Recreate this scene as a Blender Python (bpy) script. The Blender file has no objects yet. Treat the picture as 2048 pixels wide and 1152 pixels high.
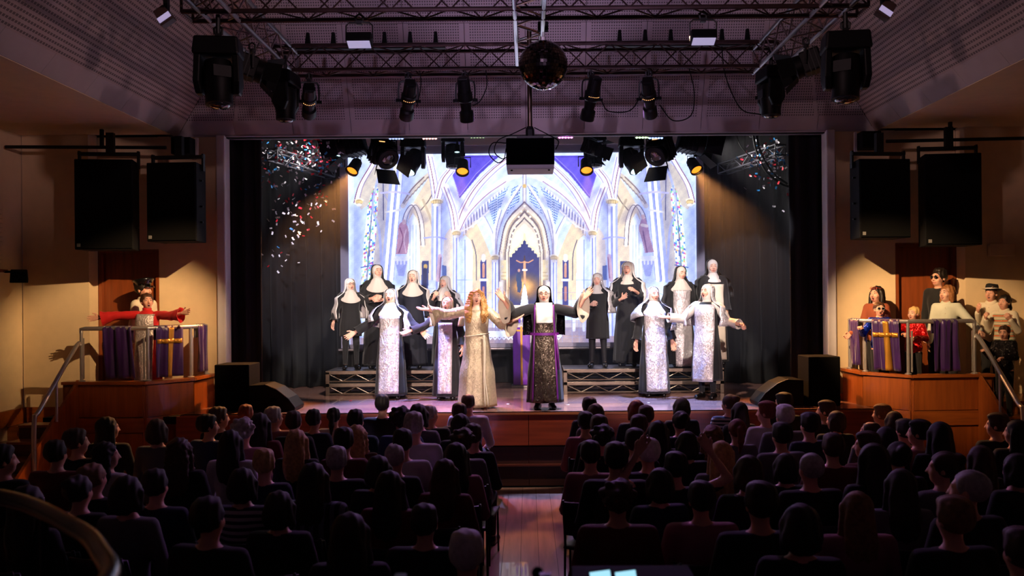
import bpy, math, random
import numpy as np
from mathutils import Vector, Matrix

S = bpy.context.scene
COL = S.collection
random.seed(7)
RNG = np.random.RandomState(11)

# ---------------------------------------------------------------- camera, world, exposure
FPX, HCAM, ROLL = 1750.0, 2.5, math.radians(0.5)      # focal length (px of a 2048 px wide frame), eye height, roll
VPX, VPY = 1055.0, 600.0                               # pixel of the straight-ahead direction
cam_d = bpy.data.cameras.new('camera')
cam_d.sensor_width = 36.0
cam_d.lens = 36.0 * FPX / 2048.0
cam_d.shift_x = -(VPX - 1024.0) / 2048.0
cam_d.shift_y = (VPY - 576.0) / 2048.0
cam_d.clip_start, cam_d.clip_end = 0.1, 60.0
cam_d.dof.use_dof = True
cam_d.dof.focus_distance = 12.6
cam_d.dof.aperture_fstop = 2.4
cam = bpy.data.objects.new('camera', cam_d)
cam.matrix_world = Matrix.Translation((0, 0, HCAM)) @ Matrix.Rotation(math.radians(90), 4, 'X') @ Matrix.Rotation(-ROLL, 4, 'Z')
COL.objects.link(cam)
S.camera = cam
S.view_settings.view_transform = 'Standard'
S.view_settings.look = 'None'
S.view_settings.gamma = 1.0
S.view_settings.use_curve_mapping = False
S.view_settings.exposure = 0.0
S.cycles.volume_bounces = 0
S.cycles.max_bounces = 4
S.cycles.diffuse_bounces = 2
S.cycles.glossy_bounces = 2
S.cycles.transmission_bounces = 3
S.cycles.transparent_max_bounces = 4
S.cycles.sample_clamp_indirect = 4.0
wd = bpy.data.worlds.new('world')
S.world = wd
wd.use_nodes = True
wd.node_tree.nodes['Background'].inputs[0].default_value = (0.42, 0.24, 0.40, 1)
wd.node_tree.nodes['Background'].inputs[1].default_value = 0.028

def px(x, y, D):
    """world point that stands at distance D (along the hall) under the photograph's pixel x, y"""
    u, v = x - VPX, VPY - y
    c, s = math.cos(ROLL), math.sin(ROLL)
    return Vector(((u * c + v * s) * D / FPX, D, HCAM + (v * c - u * s) * D / FPX))

def spot(name, loc, aim, energy, color, size_deg, blend=0.3, radius=0.06, parent=None):
    l = bpy.data.lights.new(name, 'SPOT')
    l.energy, l.color = energy, color
    l.spot_size, l.spot_blend, l.shadow_soft_size = math.radians(size_deg), blend, radius
    o = bpy.data.objects.new(name, l)
    COL.objects.link(o)
    loc, aim = Vector(loc), Vector(aim)
    o.matrix_world = Matrix.Translation(loc) @ (aim - loc).to_track_quat('-Z', 'Y').to_matrix().to_4x4()
    if parent is not None:
        bpy.context.view_layer.update()
        o.parent = parent
        o.matrix_parent_inverse = parent.matrix_world.inverted()
    return o

# follow spots and front-of-house lamps on the back wall of the hall, behind the camera
spot('follow_spot_light', (-2.6, -0.6, 5.6), (-1.45, 12.8, 2.35), 6000, (1.0, 0.77, 0.68), 16.5, 0.45, 0.05)
spot('follow_spot_light', (2.6, -0.6, 5.6), (1.6, 12.8, 2.35), 6000, (1.0, 0.77, 0.72), 16.5, 0.45, 0.05)

# fill lights added behind the camera to brighten the sloping ceiling; no known lamps
spot('ceiling_fill_light', (-1.2, -0.6, 5.2), (0.9, 12.4, 6.3), 1500, (0.80, 0.55, 0.92), 27, 0.9, 0.15)
spot('ceiling_fill_light', (1.2, -0.6, 5.2), (-0.9, 12.4, 6.3), 1500, (0.80, 0.55, 0.92), 27, 0.9, 0.15)
spot('ceiling_fill_light', (3.6, 1.0, 5.0), (-4.2, 9.6, 6.7), 1100, (1.0, 0.62, 0.66), 31, 0.9, 0.15)
spot('ceiling_fill_light', (-3.6, 1.0, 5.0), (4.2, 9.6, 6.7), 1100, (1.0, 0.62, 0.66), 31, 0.9, 0.15)

# ---------------------------------------------------------------- materials
def lin(c):
    return tuple(((v / 255.0) / 12.92 if v / 255.0 <= 0.04045 else ((v / 255.0 + 0.055) / 1.055) ** 2.4) for v in c)

MATS = {}
def mat(name, col, rough=0.6, metal=0.0, vary=0.12, scale=6.0, bump=0.0, bscale=60.0, sheen=0.0, coat=0.0, stretch=(1, 1, 1), emit=None, estr=0.0, spec=0.5, alpha=1.0, trans=0.0):
    """principled material: base colour varied by noise, optional noise bump"""
    if name in MATS:
        return MATS[name]
    m = bpy.data.materials.new(name)
    m.use_nodes = True
    nt = m.node_tree
    b = nt.nodes['Principled BSDF']
    c = lin(col)
    b.inputs['Roughness'].default_value = rough
    b.inputs['Metallic'].default_value = metal
    b.inputs['Specular IOR Level'].default_value = spec
    if sheen: b.inputs['Sheen Weight'].default_value = sheen
    if coat: b.inputs['Coat Weight'].default_value = coat
    if trans: b.inputs['Transmission Weight'].default_value = trans
    if alpha < 1: b.inputs['Alpha'].default_value = alpha
    tc = nt.nodes.new('ShaderNodeTexCoord')
    mp = nt.nodes.new('ShaderNodeMapping')
    mp.inputs['Scale'].default_value = stretch
    nt.links.new(tc.outputs['Object'], mp.inputs[0])
    n = nt.nodes.new('ShaderNodeTexNoise')
    n.inputs['Scale'].default_value = scale
    n.inputs['Detail'].default_value = 4
    nt.links.new(mp.outputs[0], n.inputs['Vector'])
    r = nt.nodes.new('ShaderNodeValToRGB')
    r.color_ramp.elements[0].position, r.color_ramp.elements[1].position = 0.3, 0.7
    r.color_ramp.elements[0].color = (*[max(0, v * (1 - vary)) for v in c], 1)
    r.color_ramp.elements[1].color = (*[min(1, v * (1 + vary)) for v in c], 1)
    nt.links.new(n.outputs[0], r.inputs[0])
    nt.links.new(r.outputs[0], b.inputs['Base Color'])
    if bump:
        n2 = nt.nodes.new('ShaderNodeTexNoise')
        n2.inputs['Scale'].default_value = bscale
        n2.inputs['Detail'].default_value = 3
        nt.links.new(mp.outputs[0], n2.inputs['Vector'])
        bp = nt.nodes.new('ShaderNodeBump')
        bp.inputs['Strength'].default_value = bump
        bp.inputs['Distance'].default_value = 0.01
        nt.links.new(n2.outputs[0], bp.inputs['Height'])
        nt.links.new(bp.outputs[0], b.inputs['Normal'])
    if emit:
        b.inputs['Emission Color'].default_value = (*lin(emit), 1)
        b.inputs['Emission Strength'].default_value = estr
    MATS[name] = m
    return m

def wood(name, col, rough=0.4, axis=0, coat=0.0):
    st = [14, 14, 14]; st[axis] = 1.0
    return mat(name, col, rough, 0, 0.22, 1.6, 0.08, 9, stretch=tuple(st), coat=coat)

def sequin(name, col, rough=0.28, cell=95.0, strength=0.55, metal=0.85, fold=0.5):
    """tiny metallic discs: every cell tilts its own way, over soft creases"""
    if name in MATS: return MATS[name]
    m = mat(name, col, rough, metal, 0.15, 30)
    nt = m.node_tree; b = nt.nodes['Principled BSDF']
    tc = nt.nodes.new('ShaderNodeTexCoord')
    v = nt.nodes.new('ShaderNodeTexVoronoi'); v.inputs['Scale'].default_value = cell
    nt.links.new(tc.outputs['Object'], v.inputs['Vector'])
    n = nt.nodes.new('ShaderNodeTexNoise'); n.inputs['Scale'].default_value = 7; n.inputs['Detail'].default_value = 3; n.inputs['Distortion'].default_value = 1.2
    mp2 = nt.nodes.new('ShaderNodeMapping'); mp2.inputs['Scale'].default_value = (1.6, 1.6, 0.9)
    nt.links.new(tc.outputs['Object'], mp2.inputs[0]); nt.links.new(mp2.outputs[0], n.inputs['Vector'])
    bp = nt.nodes.new('ShaderNodeBump'); bp.inputs['Strength'].default_value = fold; bp.inputs['Distance'].default_value = 0.05
    nt.links.new(n.outputs[0], bp.inputs['Height'])
    sub = nt.nodes.new('ShaderNodeVectorMath'); sub.operation = 'SUBTRACT'; sub.inputs[1].default_value = (0.5, 0.5, 0.5)
    nt.links.new(v.outputs['Color'], sub.inputs[0])
    sc = nt.nodes.new('ShaderNodeVectorMath'); sc.operation = 'SCALE'; sc.inputs['Scale'].default_value = strength
    nt.links.new(sub.outputs[0], sc.inputs[0])
    ad = nt.nodes.new('ShaderNodeVectorMath'); ad.operation = 'ADD'
    nt.links.new(sc.outputs[0], ad.inputs[0]); nt.links.new(bp.outputs[0], ad.inputs[1])
    no = nt.nodes.new('ShaderNodeVectorMath'); no.operation = 'NORMALIZE'
    nt.links.new(ad.outputs[0], no.inputs[0]); nt.links.new(no.outputs[0], b.inputs['Normal'])
    return m

def glow(name, col, strength):
    if name in MATS: return MATS[name]
    return mat(name, col, 0.3, emit=col, estr=strength)

def perforated(name, col, pitch, hole, axes, dark=0.18, slot=None):
    """board with rows of small drilled holes; axes picks the two object axes the grid follows"""
    m = mat(name, col, 0.8, 0, 0.06, 2.0)
    nt = m.node_tree; b = nt.nodes['Principled BSDF']
    tc = nt.nodes.new('ShaderNodeTexCoord')
    sx = nt.nodes.new('ShaderNodeSeparateXYZ'); nt.links.new(tc.outputs['Object'], sx.inputs[0])
    def math_(op, a, bv):
        n = nt.nodes.new('ShaderNodeMath'); n.operation = op
        for i, q in enumerate((a, bv)):
            if q is None: continue
            if isinstance(q, (int, float)): n.inputs[i].default_value = q
            else: nt.links.new(q, n.inputs[i])
        return n.outputs[0]
    terms = []
    for k, ax in enumerate(axes):
        p = pitch if slot is None or k == 0 else slot
        f = math_('FRACT', math_('DIVIDE', sx.outputs[ax], p), None)
        d = math_('ABSOLUTE', math_('SUBTRACT', f, 0.5), None)
        terms.append(math_('MULTIPLY', d, p))
    if slot is None:
        rr = math_('SQRT', math_('ADD', math_('MULTIPLY', terms[0], terms[0]), math_('MULTIPLY', terms[1], terms[1])), None)
        h = math_('LESS_THAN', rr, hole)
    else:
        h = math_('MULTIPLY', math_('LESS_THAN', terms[0], hole), math_('LESS_THAN', terms[1], slot * 0.36))
    old = b.inputs['Base Color'].links[0].from_socket
    mx = nt.nodes.new('ShaderNodeMix'); mx.data_type = 'RGBA'
    nt.links.new(h, mx.inputs['Factor']); nt.links.new(old, mx.inputs['A'])
    mx.inputs['B'].default_value = (*[v * dark for v in lin(col)], 1)
    nt.links.new(mx.outputs['Result'], b.inputs['Base Color'])
    return m

# ---------------------------------------------------------------- mesh building
class MB:
    def __init__(s, xf=None):
        s.v, s.f, s.mi, s.xf, s.m = [], [], [], xf, 0
    def add(s, vs, fs):
        o = len(s.v)
        for p in vs:
            p = Vector(p)
            s.v.append(tuple(s.xf @ p) if s.xf is not None else tuple(p))
        for f in fs:
            s.f.append(tuple(i + o for i in f)); s.mi.append(s.m)
        return s
    def box(s, c, d, rot=None, taper=(1, 1)):
        hx, hy, hz = d[0] / 2, d[1] / 2, d[2] / 2
        vs = []
        for z, t in ((-hz, (1, 1)), (hz, taper)):
            vs += [(-hx * t[0], -hy * t[1], z), (hx * t[0], -hy * t[1], z), (hx * t[0], hy * t[1], z), (-hx * t[0], hy * t[1], z)]
        R = rot.to_3x3() if rot is not None else Matrix.Identity(3)
        vs = [R @ Vector(p) + Vector(c) for p in vs]
        return s.add(vs, [(3, 2, 1, 0), (4, 5, 6, 7), (0, 1, 5, 4), (1, 2, 6, 5), (2, 3, 7, 6), (3, 0, 4, 7)])
    def prism(s, poly, z0, z1):
        n = len(poly)
        vs = [(x, y, z0) for x, y in poly] + [(x, y, z1) for x, y in poly]
        return s.add(vs, [tuple(range(n - 1, -1, -1)), tuple(range(n, 2 * n))] + [(i, (i + 1) % n, n + (i + 1) % n, n + i) for i in range(n)])
    def extrude(s, poly, d):
        """polygon of 3D points pushed along d"""
        n = len(poly); d = Vector(d)
        vs = [Vector(p) for p in poly] + [Vector(p) + d for p in poly]
        return s.add(vs, [tuple(range(n - 1, -1, -1)), tuple(range(n, 2 * n))] + [(i, (i + 1) % n, n + (i + 1) % n, n + i) for i in range(n)])
    def rings(s, rings, cap0=True, cap1=True, closed=True):
        n = len(rings[0]); vs = [p for r in rings for p in r]; fs = []
        for k in range(len(rings) - 1):
            for i in range(n if closed else n - 1):
                j = (i + 1) % n
                fs.append((k * n + i, k * n + j, (k + 1) * n + j, (k + 1) * n + i))
        if cap0: fs.append(tuple(range(n - 1, -1, -1)))
        if cap1: fs.append(tuple(range((len(rings) - 1) * n, len(rings) * n)))
        return s.add(vs, fs)
    def tube(s, pts, r, n=8, caps=True):
        pts = [Vector(p) for p in pts]
        rs = r if isinstance(r, (list, tuple)) else [r] * len(pts)
        out = []; up = None
        for i, p in enumerate(pts):
            t = (pts[min(i + 1, len(pts) - 1)] - pts[max(i - 1, 0)]).normalized()
            if up is None:
                up = t.orthogonal().normalized()
            else:
                up = (up - t * up.dot(t)).normalized()
            w = t.cross(up)
            out.append([p + (up * math.cos(a) + w * math.sin(a)) * rs[i] for a in (2 * math.pi * k / n for k in range(n))])
        return s.rings(out, caps, caps)
    def lathe(s, prof, n=20, cap0=True, cap1=True):
        """profile (r, z) turned about the local z axis"""
        return s.rings([[(r * math.cos(a), r * math.sin(a), z) for a in (2 * math.pi * k / n for k in range(n))] for r, z in prof], cap0, cap1)
    def ball(s, c, r, n=10, m=7):
        r = r if isinstance(r, (tuple, list)) else (r, r, r)
        rg = []
        for k in range(m + 1):
            th = math.pi * (k + (0.02 if k == 0 else -0.02 if k == m else 0)) / m
            rg.append([(c[0] + r[0] * math.sin(th) * math.cos(a), c[1] + r[1] * math.sin(th) * math.sin(a), c[2] - r[2] * math.cos(th)) for a in (2 * math.pi * i / n for i in range(n))])
        return s.rings(rg)
    def grid(s, rows, thick=0.0, nrm=None):
        """open sheet from rows of points; thick makes it a closed slab along the averaged normal"""
        h, w = len(rows), len(rows[0])
        A = np.array([[tuple(p) for p in r] for r in rows], dtype=float)
        if thick:
            du = np.gradient(A, axis=1); dv = np.gradient(A, axis=0)
            N = np.cross(du, dv); N /= np.maximum(np.linalg.norm(N, axis=2, keepdims=True), 1e-9)
            B = A + N * thick
            vs = list(A.reshape(-1, 3)) + list(B.reshape(-1, 3)); o = h * w
            fs = []
            for i in range(h - 1):
                for j in range(w - 1):
                    a, b, c, d = i * w + j, i * w + j + 1, (i + 1) * w + j + 1, (i + 1) * w + j
                    fs.append((a, d, c, b)); fs.append((o + a, o + b, o + c, o + d))
            for i in range(h - 1):
                a, d = i * w, (i + 1) * w
                fs.append((a, o + a, o + d, d)); a += w - 1; d += w - 1
                fs.append((a, d, o + d, o + a))
            for j in range(w - 1):
                fs.append((j, j + 1, o + j + 1, o + j)); a = (h - 1) * w + j
                fs.append((a, o + a, o + a + 1, a + 1))
            return s.add(vs, fs)
        fs = [(i * w + j, i * w + j + 1, (i + 1) * w + j + 1, (i + 1) * w + j) for i in range(h - 1) for j in range(w - 1)]
        return s.add(list(A.reshape(-1, 3)), fs)
    def build(s, name, m, parent=None, smooth=False, loc=None, bevel=0.0, kind=None):
        me = bpy.data.meshes.new(name)
        me.from_pydata([tuple(p) for p in s.v], [], s.f)
        ms = m if isinstance(m, (list, tuple)) else [m]
        for q in ms: me.materials.append(q)
        if len(ms) > 1: me.polygons.foreach_set('material_index', s.mi)
        if smooth:
            if smooth is True: me.polygons.foreach_set('use_smooth', [True] * len(me.polygons))
            else:
                me.shade_smooth() if hasattr(me, 'shade_smooth') else None
                me.set_sharp_from_angle(angle=math.radians(smooth))
        me.update()
        o = bpy.data.objects.new(name, me)
        COL.objects.link(o)
        if loc is not None: o.location = loc
        if parent is not None: o.parent = parent
        if bevel:
            bv = o.modifiers.new('bevel', 'BEVEL'); bv.width = bevel; bv.segments = 2; bv.limit_method = 'ANGLE'
        if kind: o['kind'] = kind
        return o

def inst(name, data, parent=None, M=None, mats=None):
    """another object that shares mesh data"""
    o = bpy.data.objects.new(name, data)
    COL.objects.link(o)
    if parent is not None: o.parent = parent
    if M is not None: o.matrix_local = M
    if mats:
        for i, q in enumerate(mats):
            o.material_slots[i].link = 'OBJECT'; o.material_slots[i].material = q
    return o

def thing(name, label, cat, loc=(0, 0, 0), rz=0.0, group=None):
    o = bpy.data.objects.new(name, None)
    o.empty_display_size = 0.05
    COL.objects.link(o)
    o.location = loc; o.rotation_euler = (0, 0, rz)
    return tag(o, label, cat, group)

def tag(o, label, cat, group=None):
    o['label'] = label; o['category'] = cat
    if group: o['group'] = group
    return o

def struct(o):
    o['kind'] = 'structure'
    return o

def aimM(loc, aim, up='Y'):
    loc, aim = Vector(loc), Vector(aim)
    return Matrix.Translation(loc) @ (aim - loc).to_track_quat('-Z', up).to_matrix().to_4x4()

def crom(pts, n=8):
    """smooth curve through points"""
    P = [Vector(p) for p in pts]; P = [P[0] * 2 - P[1]] + P + [P[-1] * 2 - P[-2]]
    out = []
    for i in range(1, len(P) - 2):
        for k in range(n):
            t = k / n
            a, b, c, d = P[i - 1], P[i], P[i + 1], P[i + 2]
            out.append(0.5 * ((2 * b) + (c - a) * t + (2 * a - 5 * b + 4 * c - d) * t * t + (3 * b - a - 3 * c + d) * t ** 3))
    out.append(P[-2])
    return out

# ================================================================ THE HALL
YP = 12.8          # proscenium plane
YF = 11.67         # stage front
ZS = 1.0           # stage floor
ZE = 4.93          # eaves and proscenium head
XO0, XO1 = -4.40, 4.38     # proscenium opening
M_cream = mat('cream_wall_paint', (222, 196, 156), 0.85, vary=0.04, bump=0.05, bscale=140)
M_white = mat('white_trim_paint', (226, 222, 226), 0.6, vary=0.03)
M_black = mat('matt_black', (7, 7, 8), 0.85, vary=0.2, spec=0.2)
M_blackgloss = mat('black_plastic', (6, 6, 7), 0.5, vary=0.2, spec=0.2)
M_blackmetal = mat('black_painted_metal', (11, 11, 12), 0.5, 0.3, vary=0.2)
M_steel = mat('brushed_steel', (206, 202, 198), 0.38, 0.8, vary=0.06, scale=20)
M_chrome = mat('polished_aluminium', (205, 203, 205), 0.25, 1.0, vary=0.05)
M_alu = mat('dull_aluminium', (120, 112, 114), 0.45, 0.9, vary=0.15)
M_wood = wood('orange_oak_veneer', (150, 78, 30), 0.38, 2, 0.2)
M_woodh = wood('orange_oak_rail', (158, 84, 33), 0.35, 0, 0.25)
M_woodd = wood('dark_red_timber', (92, 38, 22), 0.4, 0, 0.2)
M_door = wood('brown_door_veneer', (128, 62, 26), 0.42, 2, 0.2)
M_floor = wood('hall_floor_boards', (150, 106, 88), 0.28, 1, 0.4)
M_drape = mat('black_stage_drape', (10, 10, 15), 0.9, vary=0.25, sheen=0.10, bump=0.1, bscale=300)
M_hole = perforated('perforated_white_board', (158, 148, 150), 0.034, 0.0095, (0, 2), 0.22)
M_slot = perforated('slotted_white_board', (152, 132, 126), 0.048, 0.011, (2, 1), 0.30, slot=0.05)
M_plain = mat('plain_white_board', (158, 148, 150), 0.8, vary=0.04)
M_plains = mat('plain_side_board', (156, 140, 136), 0.8, vary=0.04)

# hall floor: boards run towards the stage
fl = struct(MB().box((0, 6.2, -0.06), (15.2, 14.4, 0.1)).build('floor', mat('floor_joint', (40, 26, 20), 0.7)))
for i in range(11):
    x = -0.88 + i * 0.176
    MB().box((x, 9.4, -0.004), (0.172, 4.5, 0.012)).build('floor_board', M_floor, fl)
for sx in (-1, 1):
    MB().box((sx * 4.27, 5.4, -0.004), (6.58, 13.2, 0.012)).build('floor_field', M_floor, fl)

# stage: deck boards, fascia
M_deck = mat('stage_deck_paint', (146, 108, 98), 0.24, vary=0.30, scale=1.4, bump=0.02, bscale=8, stretch=(0.4, 6, 1), coat=0.4)
st = struct(MB().box((0, 13.85, ZS - 0.07), (13.0, 4.28, 0.1)).build('floor_stage', M_black))
for k in range(7):
    y0 = YF + k * 0.61
    MB().box((0, y0 + 0.304, ZS - 0.01), (13.0 if y0 > YP - 0.2 else 9.3, 0.605, 0.02)).build('stage_deck_board', M_deck, st)
sf = struct(MB().box((0, YF + 0.16, 0.46), (9.5, 0.1, 0.92)).build('wall_stage_front', M_woodd))
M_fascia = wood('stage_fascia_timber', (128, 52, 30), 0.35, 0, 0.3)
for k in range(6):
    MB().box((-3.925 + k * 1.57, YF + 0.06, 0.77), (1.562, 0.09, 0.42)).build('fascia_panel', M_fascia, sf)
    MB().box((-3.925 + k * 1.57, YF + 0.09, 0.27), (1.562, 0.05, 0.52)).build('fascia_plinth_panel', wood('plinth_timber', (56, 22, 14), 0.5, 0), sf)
MB().box((0, YF + 0.055, 0.985), (9.3, 0.12, 0.03)).build('nosing', wood('stage_nosing', (150, 84, 52), 0.3, 0, 0.3), sf)
MB().box((0, YF + 0.05, 0.29), (9.4, 0.05, 0.025)).build('rail', M_woodd, sf)

# proscenium: side trims and header
for i, (xa, xb) in enumerate(((XO0 - 0.13, XO0), (XO1, XO1 + 0.13))):
    struct(MB().box(((xa + xb) / 2, YP + 0.08, (ZS + ZE) / 2 + 0.02), (xb - xa, 0.24, ZE - ZS)).build('trim_%d' % (i + 1), M_white, bevel=0.02))
struct(MB().box((0, YP + 0.12, ZE + 0.03), (10.3, 0.26, 0.07)).build('trim_3', M_plain, bevel=0.006))
struct(MB().box((0, YP + 0.3, 5.7), (15.0, 0.1, 1.5)).build('wall_proscenium', M_black))

# sloping ceiling boards: front slope leans in, side slopes rise to the ridge
def dz_front(z): return YP - 0.46 * (z - ZE)
def dx_side(z): return 5.1 - 0.82 * (z - ZE)
ZT = 8.3
ce = struct(MB().box((0, 5.6, ZT + 0.05), (8.0, 14.0, 0.1)).build('ceiling', M_plain))
fw = struct(MB().extrude([(-5.1, YP + 0.04, ZE - 0.02), (5.1, YP + 0.04, ZE - 0.02), (dx_side(ZT), dz_front(ZT) + 0.04, ZT), (-dx_side(ZT), dz_front(ZT) + 0.04, ZT)], (0, 0.08, 0)).build('ceiling_slope_front', mat('board_joint', (34, 30, 32), 0.9)))
L = math.hypot(1, 0.46)
def front_pt(x, z, off=0.0): return Vector((x, dz_front(z) - off / L, z - off * 0.46 / L))
xs = [-5.1 + k * 10.2 / 12 for k in range(13)]
for k in range(12):
    a, b = xs[k] + 0.004, xs[k + 1] - 0.004
    def clipx(x, z): return max(-dx_side(z) + 0.005, min(dx_side(z) - 0.005, x))
    for z0, z1, m, n in ((ZE, ZE + 0.20, M_plain, 'ceiling_border_board'), (ZE + 0.20, ZE + 1.42, M_hole, 'ceiling_board'), (ZE + 1.426, ZT, M_hole, 'ceiling_board')):
        p = [front_pt(clipx(a, z0), z0), front_pt(clipx(b, z0), z0), front_pt(clipx(b, z1), z1), front_pt(clipx(a, z1), z1)]
        if (p[0] - p[1]).length < 0.02 and (p[2] - p[3]).length < 0.02: continue
        MB().extrude(p, (0, 0.03, 0)).build(n, m, fw)
        if m is M_hole and (p[2] - p[3]).length > 0.5 and z0 < ZE + 1:      # solid margin each side of a board
            for xa, xb in ((a, a + 0.06), (b - 0.06, b)):
                q = [front_pt(clipx(xa, z0), z0, 0.002), front_pt(clipx(xb, z0), z0, 0.002), front_pt(clipx(xb, z1), z1, 0.002), front_pt(clipx(xa, z1), z1, 0.002)]
                MB().extrude(q, (0, 0.001, 0)).build('board_margin', M_plain, fw)
for sx, side in ((-1, 'left'), (1, 'right')):
    bk = struct(MB().extrude([(sx * 5.14, -1, ZE), (sx * 5.14, YP, ZE), (sx * (dx_side(ZT) + 0.04), dz_front(ZT), ZT), (sx * (dx_side(ZT) + 0.04), -1, ZT)], (sx * 0.08, 0, 0)).build('ceiling_slope_' + side, mat('board_joint', (34, 30, 32), 0.9)))
    def side_pt(y, z): return Vector((sx * dx_side(z), min(y, dz_front(z) - 0.003), z))
    for k in range(10):
        y1 = YP - k * 0.9; y0 = y1 - 0.895
        if k == 9: y0 = -1
        for z0, z1, m, n in ((ZE, ZE + 0.20, M_plains, 'ceiling_border_board'), (ZE + 0.20, ZE + 1.42, M_slot, 'ceiling_board'), (ZE + 1.426, ZT, M_slot, 'ceiling_board')):
            if y0 > dz_front(z0) - 0.05: continue
            p = [side_pt(y0, z0), side_pt(y1, z0), side_pt(y1, z1), side_pt(min(y0, dz_front(z1) - 0.003), z1)]
            MB().extrude(p, (sx * 0.03, 0, 0)).build(n, m, bk)
    # soffit outside the slope, and the hall side walls
    struct(MB().box((sx * 6.215, 5.78, ZE + 0.043), (2.21, 13.6, 0.1)).build('ceiling_soffit_' + side, M_cream))
    struct(MB().box((sx * 7.32, 5.75, 2.5), (0.16, 13.6, 5.0)).build('wall_' + side, M_cream))
    # wall beside the stage: outer part stands forward of the door recess
    struct(MB().box((sx * 6.75, 12.66, 2.95), (0.95, 0.26, 4.0)).build('wall_outer_' + side, M_cream))
    wi = struct(MB().box((sx * 4.955, YP + 0.08, 2.96), (0.87, 0.16, 3.95)).build('wall_inner_' + side, M_cream))
    MB().box((sx * 5.83, YP + 0.08, 4.1), (0.89, 0.16, 1.66)).build('over_door', M_cream, wi)
    # door with frame and panels
    d = struct(MB().box((sx * 5.83, YP + 0.1, 2.17), (0.80, 0.05, 2.14)).build('door_%d' % (1 if sx < 0 else 2), M_door, bevel=0.004))
    for q in (-1, 1):
        MB().box((sx * 5.83 + q * 0.42, YP + 0.06, 2.17), (0.05, 0.12, 2.14)).build('door_jamb', M_door, d)
    MB().box((sx * 5.83, YP + 0.06, 3.265), (0.89, 0.12, 0.05)).build('door_head', M_door, d)
    MB().tube([(sx * 6.15, YP + 0.06, 2.15), (sx * 6.15, YP + 0.02, 2.15), (sx * 6.04, YP + 0.02, 2.15)], 0.012).build('door_handle', M_steel, d)
    # acoustic slatted panel with its ledge on the side wall
    ac = tag(thing('acoustic_panel', 'cream slatted acoustic panel high on the %s hall side wall' % side, 'panel', (sx * 7.22, 11.6, 2.98)), 'cream slatted acoustic panel high on the %s hall side wall' % side, 'panel')
    for q in range(14):
        MB().box((-sx * 0.02, -0.9, 0.04 + q * 0.062), (0.04, 2.6, 0.05)).build('slat', M_cream, ac)
    MB().box((-sx * 0.05, -0.9, -0.02), (0.1, 2.6, 0.04)).build('ledge', M_woodh, ac)
    # skirting
    struct(MB().box((sx * 7.215, 11.9, 0.92), (0.05, 1.3, 0.22)).build('baseboard_' + side, M_woodh))
    struct(MB().box((sx * 6.75, 12.515, 0.92), (0.9, 0.04, 0.22)).build('baseboard_outer_' + side, M_woodh))
    struct(MB().box((sx * 4.57, YP - 0.03, 1.0), (0.2, 0.06, 0.2)).build('baseboard_stage_' + side, M_woodh))

# stage house: black box behind the proscenium
struct(MB().box((0, 16.1, 3.6), (13.2, 0.1, 5.6)).build('wall_stage_back', M_black))
struct(MB().box((0, 14.5, 6.4), (13.2, 3.4, 0.1)).build('ceiling_stage', M_black))
for sx, side in ((-1, 'left'), (1, 'right')):
    struct(MB().box((sx * 6.55, 14.5, 3.6), (0.1, 3.4, 5.6)).build('wall_stage_' + side, M_black))

# ---------------------------------------------------------------- drapes
def drape(name, label, x0, x1, y, z0, z1, amp, wl, seed, mat_=None, ydir=0.0):
    r = random.Random(seed)
    n = max(12, int(abs(x1 - x0) / wl * 8)); ph = [r.uniform(0, 6.28) for _ in range(4)]
    rows = []
    for j in range(7):
        z = z0 + (z1 - z0) * j / 6
        row = []
        for i in range(n + 1):
            t = i / n; x = x0 + (x1 - x0) * t
            a = amp * (1.0 - 0.25 * j / 6)
            w = math.sin(6.283 * x / wl + 0.8 * math.sin(x * 2.3 + ph[0])) + 0.35 * math.sin(6.283 * x / wl * 2.3 + ph[1] + j * 0.15)
            row.append((x + 0.01 * math.sin(j + i), y + ydir * t + a * w, z))
        rows.append(row)
    o = MB().grid(rows, 0.006).build(name, mat_ or M_drape, smooth=True)
    return tag(o, label, 'curtain')
drape('stage_curtain', 'black leg curtain just inside the left edge of the proscenium', -5.3, -3.98, 13.15, ZS + 0.01, 6.2, 0.035, 0.22, 1)
drape('stage_curtain', 'black leg curtain just inside the right edge of the proscenium', 3.95, 5.3, 13.15, ZS + 0.01, 6.2, 0.035, 0.22, 2)
drape('stage_curtain', 'long black folded curtain behind the confetti on the left of the screen', -5.2, -3.0, 14.9, ZS + 0.01, 6.2, 0.11, 0.27, 3, ydir=0.9)
drape('stage_curtain', 'long black folded curtain behind the confetti on the right of the screen', 5.2, 2.95, 14.9, ZS + 0.01, 6.2, 0.11, 0.27, 4, ydir=0.9)
drape('back_curtain', 'black curtain hanging under and behind the projection screen', -3.1, 3.1, 15.93, ZS + 0.01, 6.2, 0.03, 0.25, 5)

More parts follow.
